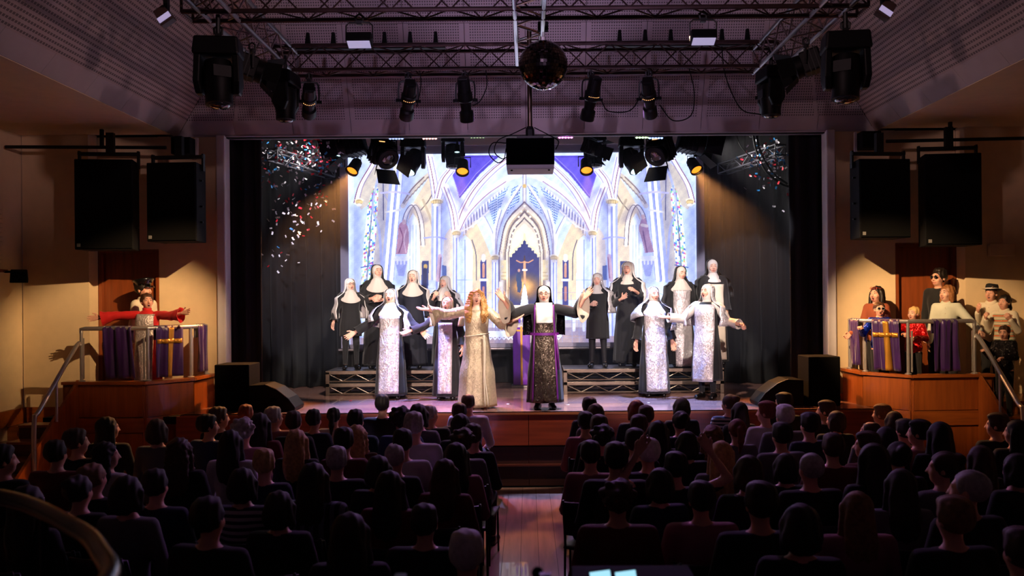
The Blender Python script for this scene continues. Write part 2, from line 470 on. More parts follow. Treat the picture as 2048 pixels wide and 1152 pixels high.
# ---------------------------------------------------------------- balconies, stairs, rails
M_cloth_p = mat('purple_satin', (52, 12, 88), 0.4, vary=0.25, sheen=0.3, bump=0.15, bscale=14)
M_cloth_g = mat('gold_ribbon', (196, 140, 52), 0.35, 0.4, vary=0.12)
ZB, ZFB = 1.47, 1.10       # parapet top and floor of the side balconies
def balcony(sx, side):
    plan = [(-6.14, 11.6), (-5.06, 11.55), (-4.63, 12.08), (-4.60, 12.76), (-6.27, 12.76)]
    P = [(sx * -x if sx > 0 else x, y) for x, y in plan]
    b = thing('side_balcony', 'low wood-panelled corner balcony beside the %s edge of the stage' % side, 'balcony', (sx * 5.4, 12.1, 0))
    def rel(p): return (p[0] - sx * 5.4, p[1] - 12.1)
    R = [rel(p) for p in P]
    MB().prism(R if sx < 0 else R[::-1], 0.02, ZFB).build('floor_core', M_woodh, b)
    # parapet walls with an overhanging cap board
    for k in range(3):
        p, q = Vector((*R[k], 0)), Vector((*R[k + 1], 0)); d = (q - p).normalized(); nrm = Vector((d.y, -d.x, 0)) * (1 if sx < 0 else -1)
        e0, e1 = (d * -0.03, d * 0.03)
        for nm_, z0, z1, o0, o1, m_ in (('parapet', 0.02, ZB - 0.04, 0.0, -0.09, M_wood), ('cap_board', ZB - 0.04, ZB, 0.045, -0.12, M_woodh)):
            a_, c_ = p + nrm * o0 + e0, q + nrm * o0 + e1
            MB().extrude([a_ + Vector((0, 0, z0)), c_ + Vector((0, 0, z0)), c_ + Vector((0, 0, z1)), a_ + Vector((0, 0, z1))], nrm * (o1 - o0)).build(nm_, m_, b)
    # face panels, band by band
    for k in range(3):
        p, q = Vector((*R[k], 0)), Vector((*R[k + 1], 0))
        d = (q - p); Ln = d.length; d.normalize(); nrm = Vector((d.y, -d.x, 0)) * (1 if sx < 0 else -1)
        m = 1
        for i in range(m):
            a, e = p + d * (Ln * i / m + 0.004), p + d * (Ln * (i + 1) / m - 0.004)
            for z0, z1, off in ((0.05, 0.78, 0.012), (0.80, 0.99, 0.03), (1.0, ZB - 0.055, 0.018)):
                MB().extrude([a + Vector((0, 0, z0)), e + Vector((0, 0, z0)), e + Vector((0, 0, z1)), a + Vector((0, 0, z1))], nrm * off).build('face_panel', M_wood if z0 != 0.80 else M_woodh, b)
    # stairs down to the hall floor, on the outer side
    s = thing('balcony_stairs', 'dark wooden stairs leading down from the %s balcony to the hall floor' % side, 'stairs', (sx * 6.3, 11.6, 0))
    for k in range(8):
        z = ZFB - (k + 1) * 0.18; y = -0.25 * (k + 1)
        if z < 0.03: break
        MB().box((0, y + 0.125, z / 2), (0.62, 0.25, z - 0.03)).build('riser', M_woodd, s)
        MB().box((0, y + 0.115, z), (0.62, 0.28, 0.03)).build('tread', M_woodh, s)
    MB().extrude([(-sx * 0.31, 0.0, 0.02), (-sx * 0.31, 0.0, ZB + 0.02), (-sx * 0.31, -1.98, 0.06), (-sx * 0.31, -1.98, 0.02)], (-sx * 0.04, 0, 0)).build('stringer', M_wood, s)
    if sx < 0: struct(MB().box((sx * 6.93, 12.35, 0.4), (0.62, 0.4, 0.8)).build('floor_landing_' + side, M_woodh))
    else: struct(MB().box((6.70, 12.07, ZFB / 2), (1.08, 0.93, ZFB)).build('floor_landing_' + side, M_woodh))
    if sx > 0: stp = None
    else: stp = thing('side_steps', 'dark wooden steps at the foot of the %s hall side wall' % side, 'steps', (sx * 6.93, 12.1, 0))
    for k in range(4):
        z = 0.62 - k * 0.18
        if z > 0 and stp: MB().box((0, -0.16 - 0.3 * k, z / 2), (0.6, 0.3, z)).build('step', M_woodd, stp)
    # steel railing: posts, top rail, sloping hand rail
    r = thing('balcony_railing', 'brushed steel railing with sloping handrail around the %s balcony' % side, 'railing', (sx * 5.4, 12.1, ZB))
    H = 0.70
    posts = [(-5.93, 11.62), (-5.04, 11.6), (-4.665, 12.1), (-4.655, 12.66)]
    Q = [rel((sx * -x if sx > 0 else x, y)) for x, y in posts]
    for k, (x, y) in enumerate(Q):
        MB().tube([(x, y, 0), (x, y, H)], 0.022, 10).build('post', M_steel, r, smooth=40)
        ox, oy = ((0, 0.05), (sx * 0.05, 0.0), (0.0, 0.06), (0.0, -0.06))[k]
        MB().tube([(x + ox, y + oy, 0.03), (x + ox, y + oy, H * 0.82)], 0.014, 8).build('clamp_bar', M_steel, r, smooth=40)
        MB().lathe([(0.045, 0), (0.045, 0.012), (0.025, 0.02)], 12).build('base_flange', M_steel, r, loc=(x, y, 0))
    top = [(*Q[0], H - 0.06), (Q[0][0], Q[0][1], H - 0.01), (Q[0][0] - sx * 0.05, Q[0][1], H), (*Q[1], H), (*Q[2], H), (*Q[3], H)]
    MB().tube(top, 0.028, 12).build('top_rail', M_steel, r, smooth=40)
    x0, y0 = Q[0]
    sl = crom([(x0, y0 - 0.02, H - 0.22), (x0 + sx * 0.02, y0 - 0.12, H - 0.25), (x0 + sx * 0.0, y0 - 1.0, H - 0.95), (x0, y0 - 1.12, H - 1.05), (x0, y0 - 1.14, -1.0)], 6)
    MB().tube(sl, 0.028, 12).build('hand_rail', M_steel, r, smooth=40)
    MB().tube([(x0, y0 - 0.62, -0.45), (x0, y0 - 0.62, H - 0.66)], 0.016, 8).build('hand_rail_post', M_steel, r, smooth=40)
    return r
balcony(-1, 'left'); balcony(1, 'right')

def rail_cloth(label, p0, p1, drop, seed, cross=False, taper=1.0, shear=0.0, side=1):
    """cloth folded over the top rail and hanging down the outside"""
    p0, p1 = Vector(p0), Vector(p1)
    c = (p0 + p1) / 2
    t = thing('purple_banner', label, 'banner', c - Vector((0, 0, drop)), group=None)
    d = (p1 - p0); w = d.length; d.normalize(); n = Vector((d.y, -d.x, 0)); n = n if n.y < 0 else -n
    def P(u, v, off=0.0):      # u -0.5..0.5 across, v 0..1 down
        fold = 0.022 * math.sin(u * 13 + seed) * (0.4 + v) + 0.016 * math.sin(u * 27 + seed * 2 + v * 2)
        q = d * (u * w * (1 + (taper - 1) * v) + shear * v) + n * (0.034 + fold + off + 0.02 * v) + Vector((0, 0, drop * (1 - v)))
        return q
    rows = [[d * (u * w) - n * 0.034 + Vector((0, 0, drop - 0.16)) for u in [i / 16 - 0.5 for i in range(17)]],
            [d * (u * w) - n * 0.034 + Vector((0, 0, drop)) for u in [i / 16 - 0.5 for i in range(17)]],
            [d * (u * w) + Vector((0, 0, drop + 0.034)) for u in [i / 16 - 0.5 for i in range(17)]]]
    rows += [[P(i / 16 - 0.5, j / 14) for i in range(17)] for j in range(15)]
    MB().grid(rows, 0.004).build('cloth', M_cloth_p, t, smooth=True)
    if cross:
        cx = 0.03
        MB().grid([[P(cx + a * 0.10, j / 20, 0.008) for a in (-1, -0.3, 0.3, 1)] for j in range(21)], 0.003).build('cross_upright', M_cloth_g, t, smooth=True)
        MB().grid([[P(-0.46 + 0.92 * i / 16, 0.23 + 0.09 * j, 0.011) for i in range(17)] for j in range(2)], 0.003).build('cross_bar', M_cloth_g, t, smooth=True)
    return t
ZR = ZB + 0.70
rail_cloth('plain purple satin cloth over the left balcony rail nearest its stairs', (-5.62, 11.61, ZR), (-5.24, 11.6, ZR), 0.66, 1.0, taper=1.02, shear=0.06)
rail_cloth('purple cloth with gold cross on the left balcony rail', (-4.98, 11.68, ZR), (-4.74, 12.0, ZR), 0.66, 2.2, True, taper=0.95, shear=-0.03)
rail_cloth('narrow purple cloth at the stage end of the left balcony rail', (-4.66, 12.3, ZR), (-4.655, 12.6, ZR), 0.64, 3.1, taper=0.8, shear=-0.05)
rail_cloth('plain purple satin cloth over the right balcony rail nearest its stairs', (5.36, 11.605, ZR), (5.70, 11.615, ZR), 0.66, 1.6, taper=1.0)
rail_cloth('purple cloth with gold cross on the right balcony rail', (4.72, 11.99, ZR), (4.97, 11.69, ZR), 0.66, 2.8, True, taper=0.98, shear=0.06)
rail_cloth('narrow purple cloth at the stage end of the right balcony rail', (4.655, 12.6, ZR), (4.66, 12.25, ZR), 0.62, 3.8, taper=0.7, shear=0.10)

# ================================================================ PROJECTION SCREEN
YSC = 15.5
def pixel_of(X, Z, D):
    """the photograph's pixel of a point at distance D"""
    a, b = X * FPX / D, (Z - HCAM) * FPX / D
    c, s = math.cos(ROLL), math.sin(ROLL)
    return VPX + a * c - b * s, VPY - (a * s + b * c)

def church_picture(X, Y):
    """colours (0..1 sRGB) of the projected picture of a white gothic church; X, Y are the drawing's own units"""
    CX = 1049.0
    F = CX - np.abs(X - CX)                # the nave is symmetric
    n = X.size
    rs = np.random.RandomState(5)
    C = np.empty((n, 3)); C[:] = (214, 220, 240)
    C += np.clip((Y - 330) / 300, 0, 1)[:, None] * np.array((4, 8, 12))
    def blend(m, col, a=1.0):
        k = (m * a)[:, None]
        C[:] = C * (1 - k) + np.array(col, float) * k
    def poly(P, col, a=1.0, U=None):
        U = F if U is None else U
        ins = np.zeros(n, bool); j = len(P) - 1
        for i in range(len(P)):
            xi, yi = P[i]; xj, yj = P[j]
            if yi != yj:
                c = ((yi > Y) != (yj > Y)) & (U < (xj - xi) * (Y - yi) / (yj - yi) + xi)
                ins ^= c
            j = i
        blend(ins.astype(float), col, a); return ins
    def curve(P, k=6):
        return [(q.x, q.y) for q in crom([(x, y, 0) for x, y in P], k)]
    def line(P, w, col, a=1.0, smooth=True, U=None, soft=0.7):
        U = F if U is None else U
        Q = curve(P) if smooth and len(P) > 2 else P
        d2 = np.full(n, 1e9)
        xs_, ys_ = [p[0] for p in Q], [p[1] for p in Q]
        sel = np.where((U > min(xs_) - w - 2) & (U < max(xs_) + w + 2) & (Y > min(ys_) - w - 2) & (Y < max(ys_) + w + 2))[0]
        if not len(sel): return
        u, v = U[sel], Y[sel]; dd = np.full(len(sel), 1e9)
        for (x0, y0), (x1, y1) in zip(Q[:-1], Q[1:]):
            ex, ey = x1 - x0, y1 - y0
            t = np.clip(((u - x0) * ex + (v - y0) * ey) / max(ex * ex + ey * ey, 1e-9), 0, 1)
            dd = np.minimum(dd, (u - x0 - t * ex) ** 2 + (v - y0 - t * ey) ** 2)
        k = np.clip((w / 2 - np.sqrt(dd)) / soft + 0.5, 0, 1) * a
        C[sel] = C[sel] * (1 - k[:, None]) + np.array(col, float) * k[:, None]
    def ell(cx, cy, rx, ry, col, a=1.0, U=None, soft=0.15):
        U = F if U is None else U
        r = np.sqrt(((U - cx) / rx) ** 2 + ((Y - cy) / ry) ** 2)
        blend(np.clip((1 - r) / soft + 0.5, 0, 1), col, a)
    def lancet(cx, base, spring, top, hw, col, a=1.0, U=None):
        P = [(cx - hw, base), (cx - hw, spring)] + curve([(cx - hw, spring), (cx - hw * 0.72, spring - (spring - top) * 0.6), (cx, top)]) + curve([(cx, top), (cx + hw * 0.72, spring - (spring - top) * 0.6), (cx + hw, spring)]) + [(cx + hw, base)]
        return poly(P, col, a, U)
    def column(x, top, bot, w, lean=0.0):
        for k, (o, c) in enumerate(((-0.34, (190, 194, 226)), (-0.1, (246, 247, 255)), (0.13, (178, 182, 220)), (0.34, (240, 242, 255)))):
            line([(x + o * w, top), (x + o * w + lean, bot)], w * 0.3, c, smooth=False)
        line([(x + 0.02 * w, top), (x + 0.02 * w + lean, bot)], 1.2, (140, 140, 190), 0.8, False)
        line([(x + 0.5 * w, top), (x + 0.5 * w + lean, bot)], 1.2, (160, 160, 196), 0.8, False)
    def capital(x, y, w):
        ell(x, y, w, 3.5, (232, 226, 210)); ell(x, y + 4, w * 0.86, 5, (196, 176, 130)); ell(x, y + 10, w * 0.62, 3, (232, 228, 222))
        for q in range(-2, 3): ell(x + q * w * 0.33, y + 4, w * 0.13, 3, (226, 208, 160))
    cream, tan, red, ink = (224, 212, 188), (190, 168, 128), (140, 60, 78), (92, 88, 110)
    # wall fields between the columns
    poly([(708, 330), (780, 320), (770, 560), (708, 640)], (206, 214, 240))
    poly(curve([(712, 400), (735, 350), (765, 318)]) + [(790, 318), (776, 560), (745, 560), (750, 400), (722, 420)], (214, 196, 162), 0.65)
    poly(curve([(812, 520), (818, 430), (842, 380), (872, 335)]) + [(874, 600), (812, 600)], cream)
    poly(curve([(886, 560), (888, 480), (905, 450)]) + [(912, 470), (912, 600), (886, 600)], (232, 220, 196))
    poly(curve([(924, 600), (926, 470), (945, 438), (965, 470), (985, 520)]) + [(985, 600)], (226, 212, 182))
    # stained glass at the sides
    W = poly([(746, 378), (752, 368), (757, 380), (752, 470), (742, 570), (722, 572), (728, 480), (736, 410)], (226, 238, 248))
    cells = rs.randint(0, 12, 4000); pal = np.array([(240, 246, 255)] * 6 + [(120, 200, 190), (90, 130, 220), (150, 210, 120), (230, 180, 90), (70, 90, 180), (205, 60, 140)], float)
    ci = cells[(((F * 0.32).astype(int) * 31 + (Y * 0.24 + F * 0.1).astype(int) * 57) % 4000)]
    C[W] = C[W] * 0.35 + pal[ci][W] * 0.65
    for t in (0.0, 0.33, 0.66):
        line([(747 - t * 2, 378 + t * 20), (734 - t * 4, 572)], 1.3, (150, 150, 168), 0.8, False)
    line([(722, 535), (748, 530)], 2.2, (90, 120, 170), 0.9, False)
    line([(764, 335), (752, 372), (746, 420), (758, 460), (764, 540)], 5, (190, 194, 226), 0.8)
    line([(762, 330), (766, 360), (767, 440)], 1.6, ink, 0.9)
    # arches and ribs by the first bay
    for off, w, c in ((0, 9, (240, 240, 252)), (-4, 1.6, red), (5, 1.6, (170, 150, 170))):
        line([(712 + off, 405), (722 + off, 370), (742 + off, 335), (752 + off, 318)], w, c)
    line([(806, 412), (822, 385), (845, 360), (866, 345)], 10, (216, 206, 190)); line([(806, 406), (824, 378), (848, 354)], 2, (150, 130, 120))
    for k in range(9): line([(808 + k * 6, 408 - k * 6.5), (813 + k * 6, 400 - k * 6.5)], 2.0, (160, 140, 120), 0.8, False)
    for off, c, w in ((0, (236, 230, 220), 7), (-4, (120, 104, 110), 1.5), (4, (160, 146, 140), 1.4)):
        line([(806 + off, 470), (812 + off, 430), (828 + off, 410), (842 + off, 440), (846 + off, 490)], w, c)
    line([(842, 420), (858, 400), (872, 372)], 2, (150, 134, 118)); line([(846, 400), (862, 440), (868, 470)], 5, (200, 184, 156), 0.8)
    lancet(826, 560, 470, 426, 13, (232, 240, 252))
    for q in (-6, 0, 6): line([(826 + q, 450), (826 + q, 560)], 1.2, (170, 176, 200), 0.8, False)
    # great vault: purple sky panels, ribs with red lines, pierced gallery
    poly([(902, 340), (919, 397), (960, 348), (1000, 311), (900, 311)], (124, 104, 196)); poly([(905, 352), (919, 392), (950, 350), (985, 315), (912, 315)], (142, 124, 214), 0.6)
    line([(903, 345), (919, 392), (952, 348), (988, 314)], 1.2, (210, 200, 240), 0.7, False)
    for P in ([(915, 462), (925, 425), (950, 380), (985, 342), (1020, 315)], [(873, 398), (868, 360), (858, 312)], [(876, 398), (886, 362), (902, 340)], [(912, 462), (906, 420), (890, 375)]):
        line(P, 17, (236, 236, 250)); line([(x + 6, y + 2) for x, y in P], 2.0, (186, 176, 204)); line([(x - 2, y - 1) for x, y in P], 1.5, red, 0.85); line([(x - 8, y) for x, y in P], 1.4, (160, 150, 190), 0.8)
    line([(918, 462), (935, 425), (970, 388), (1010, 360), (1049, 345)], 11, (232, 230, 242)); line([(919, 463), (937, 428), (972, 391), (1012, 363)], 1.5, (168, 120, 140), 0.9)
    poly(curve([(922, 460), (940, 430), (972, 396), (1010, 372)]) + curve([(1008, 395), (985, 412), (962, 434), (932, 452)]), (206, 206, 222))
    for k in range(15):
        t = k / 14; x = 928 + 78 * t; y = 452 - 72 * t ** 0.85
        line([(x, y - 3), (x + 1, y + 16 - 6 * t)], 2.2, (244, 244, 252), smooth=False); line([(x + 3, y - 3), (x + 4, y + 14 - 6 * t)], 1.6, (122, 120, 168), 0.7, False)
    line([(924, 462), (944, 452), (958, 440), (964, 434), (980, 420), (1004, 398)], 3, (246, 244, 240))
    for x, y in ((945, 452), (956, 442), (962, 446), (951, 444)): ell(x, y, 3, 3, (240, 238, 244))
    # pierced blue tracery webs
    for P in ([(976, 408), (1018, 372), (1006, 400), (990, 455), (986, 445)], [(1024, 378), (1040, 366), (1041, 400), (1012, 430)]):
        m = poly(P, (206, 216, 238))
        hsh = ((F * 0.45 + Y * 0.2).astype(int) * 7919 + (Y * 0.4 - F * 0.15).astype(int) * 104729) % 97
        C[m & (hsh < 30)] = (112, 142, 196); C[m & (hsh < 9)] = (70, 104, 170)
    for P in ([(990, 515), (984, 470), (966, 432)], [(990, 515), (993, 470), (1010, 420), (1040, 372)], [(988, 515), (990, 460), (1000, 420)]):
        line(P, 6, (236, 236, 246)); line([(x + 3, y) for x, y in P], 1.3, (150, 140, 164), 0.9)
    line([(1049, 345), (1049, 410)], 7, (226, 220, 216), smooth=False); line([(1046, 345), (1046, 410)], 1.2, (150, 140, 160), 0.8, False); ell(1049, 372, 4, 4, (214, 190, 130))
    # central arch, nested mouldings
    for k, (hw, top, c) in enumerate(((52, 402, (150, 134, 136)), (49, 406, (232, 222, 204)), (43, 416, (206, 190, 164)), (40, 420, (160, 142, 130)), (37, 426, (230, 218, 200)), (33, 434, (150, 136, 126)), (31, 438, (226, 214, 194)))):
        lancet(1049, 690, 505, top, hw, c)
    lancet(1049, 690, 505, 446, 29, (236, 226, 206))
    niche = poly([(1019, 610), (1019, 512), (1026, 506), (1030, 497), (1038, 494), (1041, 486), (1046, 482), (1049, 471), (1050, 471), (1050, 610)], (74, 80, 126))
    ell(1049, 575, 30, 24, (232, 170, 70), 0.75, soft=0.9); ell(1049, 572, 14, 12, (250, 224, 150), 0.7, soft=0.9)
    line([(1019, 512), (1026, 505), (1031, 497), (1038, 493), (1042, 485), (1047, 480), (1049, 468)], 3.2, (238, 226, 186), smooth=False)
    for x, y in ((1022, 512), (1028, 504), (1033, 499), (1040, 492), (1044, 486)): ell(x, y, 2, 2.6, (244, 234, 200))
    line([(1049, 512), (1049, 600)], 2.4, (96, 66, 60), smooth=False, U=X)
    line([(1033, 521), (1041, 525), (1049, 524), (1057, 525), (1066, 520)], 2.4, (226, 178, 132), smooth=False, U=X)
    ell(1049, 519, 2.2, 2.8, (120, 80, 60), U=X); line([(1049, 524), (1049, 540), (1050, 566)], 4.6, (232, 188, 140), smooth=False, U=X); line([(1046, 540), (1053, 540)], 4, (240, 232, 220), smooth=False, U=X)
    poly([(1034, 572), (1032, 552), (1036, 544), (1042, 548), (1044, 574), (1040, 586), (1035, 584)], (44, 92, 120), U=X); ell(1038, 541, 2.6, 3.2, (214, 176, 150), U=X)
    poly([(1041, 610), (1045, 580), (1049, 568), (1053, 580), (1058, 610)], (226, 230, 244))
    # columns
    capital(718, 400, 9)
    column(796, 312, 560, 26, -22); column(873, 406, 690, 20, -2); column(912, 470, 690, 13); column(990, 516, 690, 13)
    capital(874, 400, 14); capital(913, 463, 10); capital(990, 512, 9)
    line([(772, 424), (800, 420)], 4, (226, 222, 214)); line([(762, 386), (790, 384), (818, 388)], 4, (212, 206, 222)); line([(768, 390), (776, 402)], 2, (190, 184, 206))
    line([(848, 476), (873, 474), (892, 478)], 3, (190, 190, 224))
    # tall back windows
    for cx in (930,):
        lancet(cx, 640, 500, 470, 15, (226, 238, 252)); lancet(cx - 7, 640, 515, 496, 6, (238, 248, 255)); lancet(cx + 7, 640, 515, 496, 6, (238, 248, 255))
        line([(cx, 480), (cx, 640)], 1.6, (166, 172, 198), smooth=False); line([(cx - 15, 560), (cx + 15, 560)], 1.4, (186, 196, 214), smooth=False)
        line([(cx + 14, 480), (cx + 22, 510), (cx + 23, 560)], 1.8, ink, 0.8)
    # wall arcade under the windows, niches with small figures
    poly([(890, 640), (985, 640), (985, 690), (890, 690)], (206, 196, 196)); poly([(815, 560), (872, 560), (872, 690), (800, 690)], (204, 208, 232))
    for cx in (967,):
        poly([(cx - 6, 520), (cx + 6, 520), (cx + 6, 610), (cx - 6, 610)], (84, 88, 142)); line([(cx, 512), (cx, 520)], 8, (232, 226, 220), smooth=False)
        line([(cx, 530), (cx, 553)], 5, (214, 170, 140), smooth=False); ell(cx, 528, 2, 2.6, (220, 186, 160)); line([(cx - 6, 560), (cx + 6, 560)], 5, (230, 230, 240), smooth=False); line([(cx, 575), (cx, 600)], 5, (200, 150, 130), smooth=False)
    poly([(1001, 520), (1012, 520), (1012, 560), (1001, 560)], (232, 216, 170)); poly([(844, 522), (858, 522), (856, 585), (842, 585)], (84, 96, 132)); ell(851, 533, 4, 5, (208, 180, 110)); line([(850, 540), (849, 580)], 8, (62, 66, 96), smooth=False)
    poly([(884, 530), (893, 532), (893, 560), (884, 560)], (96, 120, 158)); line([(880, 512), (876, 560)], 8, (216, 190, 192), smooth=False); line([(882, 515), (879, 556)], 2, (170, 110, 120), smooth=False)
    # robed statue on its bracket
    poly(curve([(806, 442), (798, 450), (796, 470), (792, 508)]) + curve([(814, 508), (818, 480), (816, 456), (810, 443)]), (206, 160, 158), U=X)
    ell(808, 444, 4, 5, (216, 186, 172), U=X); line([(800, 456), (806, 478), (798, 505)], 2.4, (160, 96, 104), U=X); line([(812, 460), (808, 480), (812, 505)], 2.0, (236, 206, 200), U=X)
    poly(curve([(1284, 436), (1278, 456), (1284, 480), (1290, 506)]) + curve([(1308, 504), (1300, 474), (1296, 452), (1290, 436)]), (196, 158, 162), U=X)
    ell(1286, 434, 4, 5, (226, 196, 176), U=X); line([(1284, 450), (1294, 452)], 6, (236, 220, 200), U=X, smooth=False); line([(1286, 462), (1294, 504)], 2.4, (140, 92, 112), U=X, smooth=False)
    poly([(783, 512), (822, 512), (818, 522), (786, 522)], (230, 230, 244)); poly([(790, 522), (815, 522), (808, 552), (797, 552)], (188, 190, 220))
    for q in range(5): line([(788 + q * 7, 520), (788 + q * 7, 528)], 3.2, (240, 238, 246), smooth=False)
    # altar cloth and steps at the foot
    poly([(700, 676), (1049, 668), (1049, 690), (700, 690)], (188, 166, 160), 0.9); poly([(905, 655), (1049, 655), (1049, 668), (905, 672)], (176, 160, 168), 0.8)
    poly([(975, 662), (1030, 662), (1030, 674), (975, 674)], (236, 238, 250)); 
    for q in range(6): line([(977 + q * 9, 674), (981 + q * 9, 679), (985 + q * 9, 674)], 2, (236, 238, 250), smooth=False)
    for q in (930, 950, 1010): line([(q, 630), (q, 660)], 6, (226, 226, 240), smooth=False)
    # stone modelling: soft shade beside the shafts and under the arches, mottled masonry
    for P, w, a in (([(815, 330), (800, 560)], 26, 0.30), ([(888, 410), (886, 690)], 22, 0.32), ([(923, 475), (923, 690)], 16, 0.28), ([(1000, 520), (1000, 690)], 14, 0.30), ([(770, 320), (758, 560)], 18, 0.25), ([(712, 420), (712, 690)], 20, 0.25)):
        line(P, w, (120, 120, 170), a, smooth=False, soft=14)
    for P, w, a in (([(922, 470), (945, 440), (985, 415), (1010, 400)], 18, 0.25), ([(990, 520), (1005, 440), (1049, 408)], 14, 0.25), ([(815, 480), (828, 418), (850, 440)], 14, 0.28), ([(880, 420), (900, 380), (930, 420)], 12, 0.25)):
        line(P, w, (126, 110, 130), a, soft=10)
    for k in range(7):      # string courses and small panels on the side walls
        y = 585 + k * 15
        line([(705, y + 18), (790, y)], 1.4, (166, 170, 204), 0.7, False); line([(805, y - 4), (868, y - 8)], 1.2, (168, 170, 204), 0.6, False); line([(884, y), (986, y)], 1.0, (176, 172, 196), 0.5, False)
    for x in (724, 742, 760, 818, 834, 850, 896, 920, 942, 956, 976): line([(x, 590), (x - 3, 690)], 1.2, (170, 172, 206), 0.55, False)
    for cx, w in ((1001, 6), (1000, 4)): line([(cx, 565), (cx, 650)], w, (226, 216, 206), 0.7, False)
    for y in (545, 552, 559): line([(1002, y), (1012, y)], 1.0, (170, 140, 90), 0.7, False)
    for k in range(9):      # crockets up the centre gable
        t_ = k / 8; ell(1049 - 34 * (1 - t_) ** 0.8, 500 - 88 * t_, 2.2, 2.2, (244, 236, 222))
    for k in range(12): ell(1049 - 46 + 2.2 * math.sin(k), 505 + k * 14, 1.6, 3, (206, 196, 190), 0.8)
    lo_ = sum(np.sin(X * fx + Y * fy + ph) for fx, fy, ph in ((0.05, 0.031, 0), (-0.023, 0.071, 1), (0.11, -0.05, 2), (0.19, 0.13, 4), (-0.27, 0.22, 5), (0.41, 0.33, 3)))
    C -= (1.5 + 2.0 * lo_)[:, None] * np.array((1.1, 1.1, 0.7))
    # grain of the projected photograph
    C += rs.normal(0, 3.0, (n, 1))
    return np.clip(C / 255.0, 0, 1) ** np.array((1.75, 1.62, 1.3))

def make_screen():
    X0, X1, Z0, Z1 = -3.16, 3.00, 1.74, 5.10
    NX, NZ = 690, 384
    gx, gz = np.linspace(X0, X1, NX), np.linspace(Z0, Z1, NZ)
    GX, GZ = np.meshgrid(gx, gz)
    u, v = pixel_of(GX.ravel(), GZ.ravel(), YSC)
    # the drawing keeps its own proportions: a small margin row at the top is unlit
    col = church_picture(u, v)
    t = thing('projection_screen', 'large projection screen showing a white gothic church interior at the back of the stage', 'screen', (0, YSC, Z0))
    MB().box((-0.08, 0.04, (Z1 - Z0) / 2 + 0.03), (X1 - X0 + 0.30, 0.05, Z1 - Z0 + 0.26)).build('screen_border', mat('grey_screen_cloth', (150, 146, 166), 0.8, vary=0.05), t)
    MB().tube([(X0 - 0.2, 0.03, -0.1), (X1 + 0.1, 0.03, -0.1)], 0.03, 10).build('bottom_bar', M_alu, t)
    MB().box((-0.08, 0.05, Z1 - Z0 + 0.22), (X1 - X0 + 0.4, 0.14, 0.14)).build('roller_case', M_white, t)
    me = bpy.data.meshes.new('projected_picture')
    V = np.column_stack([GX.ravel(), np.full(NX * NZ, 0.0), (GZ - Z0).ravel()])
    i = np.arange(NX * NZ).reshape(NZ, NX)
    Fq = np.stack([i[:-1, :-1], i[:-1, 1:], i[1:, 1:], i[1:, :-1]], -1).reshape(-1, 4)
    me.vertices.add(len(V)); me.vertices.foreach_set('co', V.ravel())
    me.loops.add(Fq.size); me.loops.foreach_set('vertex_index', Fq.ravel().astype(np.int32))
    me.polygons.add(len(Fq)); me.polygons.foreach_set('loop_start', np.arange(0, Fq.size, 4, dtype=np.int32))
    me.update(calc_edges=True)
    L_ = np.where(col <= 0.04045, col / 12.92, ((col + 0.055) / 1.055) ** 2.4)
    at = me.color_attributes.new('picture', 'FLOAT_COLOR', 'POINT')
    at.data.foreach_set('color', np.column_stack([L_, np.ones(len(L_))]).astype(np.float32).ravel())
    m = bpy.data.materials.new('projected_image'); m.use_nodes = True
    nt = m.node_tree; b = nt.nodes['Principled BSDF']
    a = nt.nodes.new('ShaderNodeAttribute'); a.attribute_name = 'picture'
    b.inputs['Base Color'].default_value = (0.05, 0.05, 0.06, 1); b.inputs['Roughness'].default_value = 0.9
    nt.links.new(a.outputs['Color'], b.inputs['Emission Color']); b.inputs['Emission Strength'].default_value = 1.75
    me.materials.append(m)
    o = bpy.data.objects.new('projected_picture', me); COL.objects.link(o); o.parent = t
make_screen()

# ================================================================ TRUSSES
M_truss = mat('dark_bronze_truss', (74, 58, 58), 0.45, 0.8, vary=0.2)
BR = {}
def truss(name, label, a, b, w=0.29, bay=0.29, m=None, chord_r=0.024, up=0.29):
    """box truss from a to b (bottom centre line); four chords, zig-zag braces on all four faces, end frames"""
    m = m or M_truss
    a, b = Vector(a), Vector(b); d = b - a; Ln = d.length; d.normalize()
    t = thing(name, label, 'truss', a)
    side = Vector((0, 0, 1)).cross(d).normalized() * (w / 2); U = Vector((0, 0, up))
    C = [side, -side, side + U, -side + U]
    for c in C:
        MB().tube([c, c + d * Ln], chord_r, 8).build('chord', m, t, smooth=40)
    nb = max(2, int(round(Ln / bay))); bl = Ln / nb
    for fi, (p, q) in enumerate(((0, 2), (1, 3), (0, 1), (2, 3))):
        for k in range(nb):
            u, v = (p, q) if (k + (fi % 2)) % 2 == 0 else (q, p)
            s, e = C[u] + d * (bl * k), C[v] + d * (bl * (k + 1))
            key = (round((e - s).length, 3), m.name)
            if key not in BR:
                BR[key] = MB().tube([(0, 0, 0), (0, 0, -(e - s).length)], 0.009, 6).build('brace', m, t).data
                o = [x for x in t.children if x.data is BR[key]][0]
            else:
                o = inst('brace', BR[key], t)
            o.matrix_local = Matrix.Translation(s) @ (e - s).to_track_quat('-Z', 'Y').to_matrix().to_4x4()
    for k in (0, nb):
        c = d * (bl * k)
        MB().tube([C[0] + c, C[1] + c, C[3] + c, C[2] + c, C[0] + c], 0.016, 6).build('end_frame', m, t)
    return t
ZTR = 5.30
truss('lighting_truss', 'dark lattice truss across the hall carrying the row of profile spotlights', (-3.05, 10.7, ZTR), (3.05, 10.7, ZTR))
truss('lighting_truss', 'dark lattice truss crossing the very top edge of the view', (-3.3, 8.55, ZTR), (3.3, 8.55, ZTR))
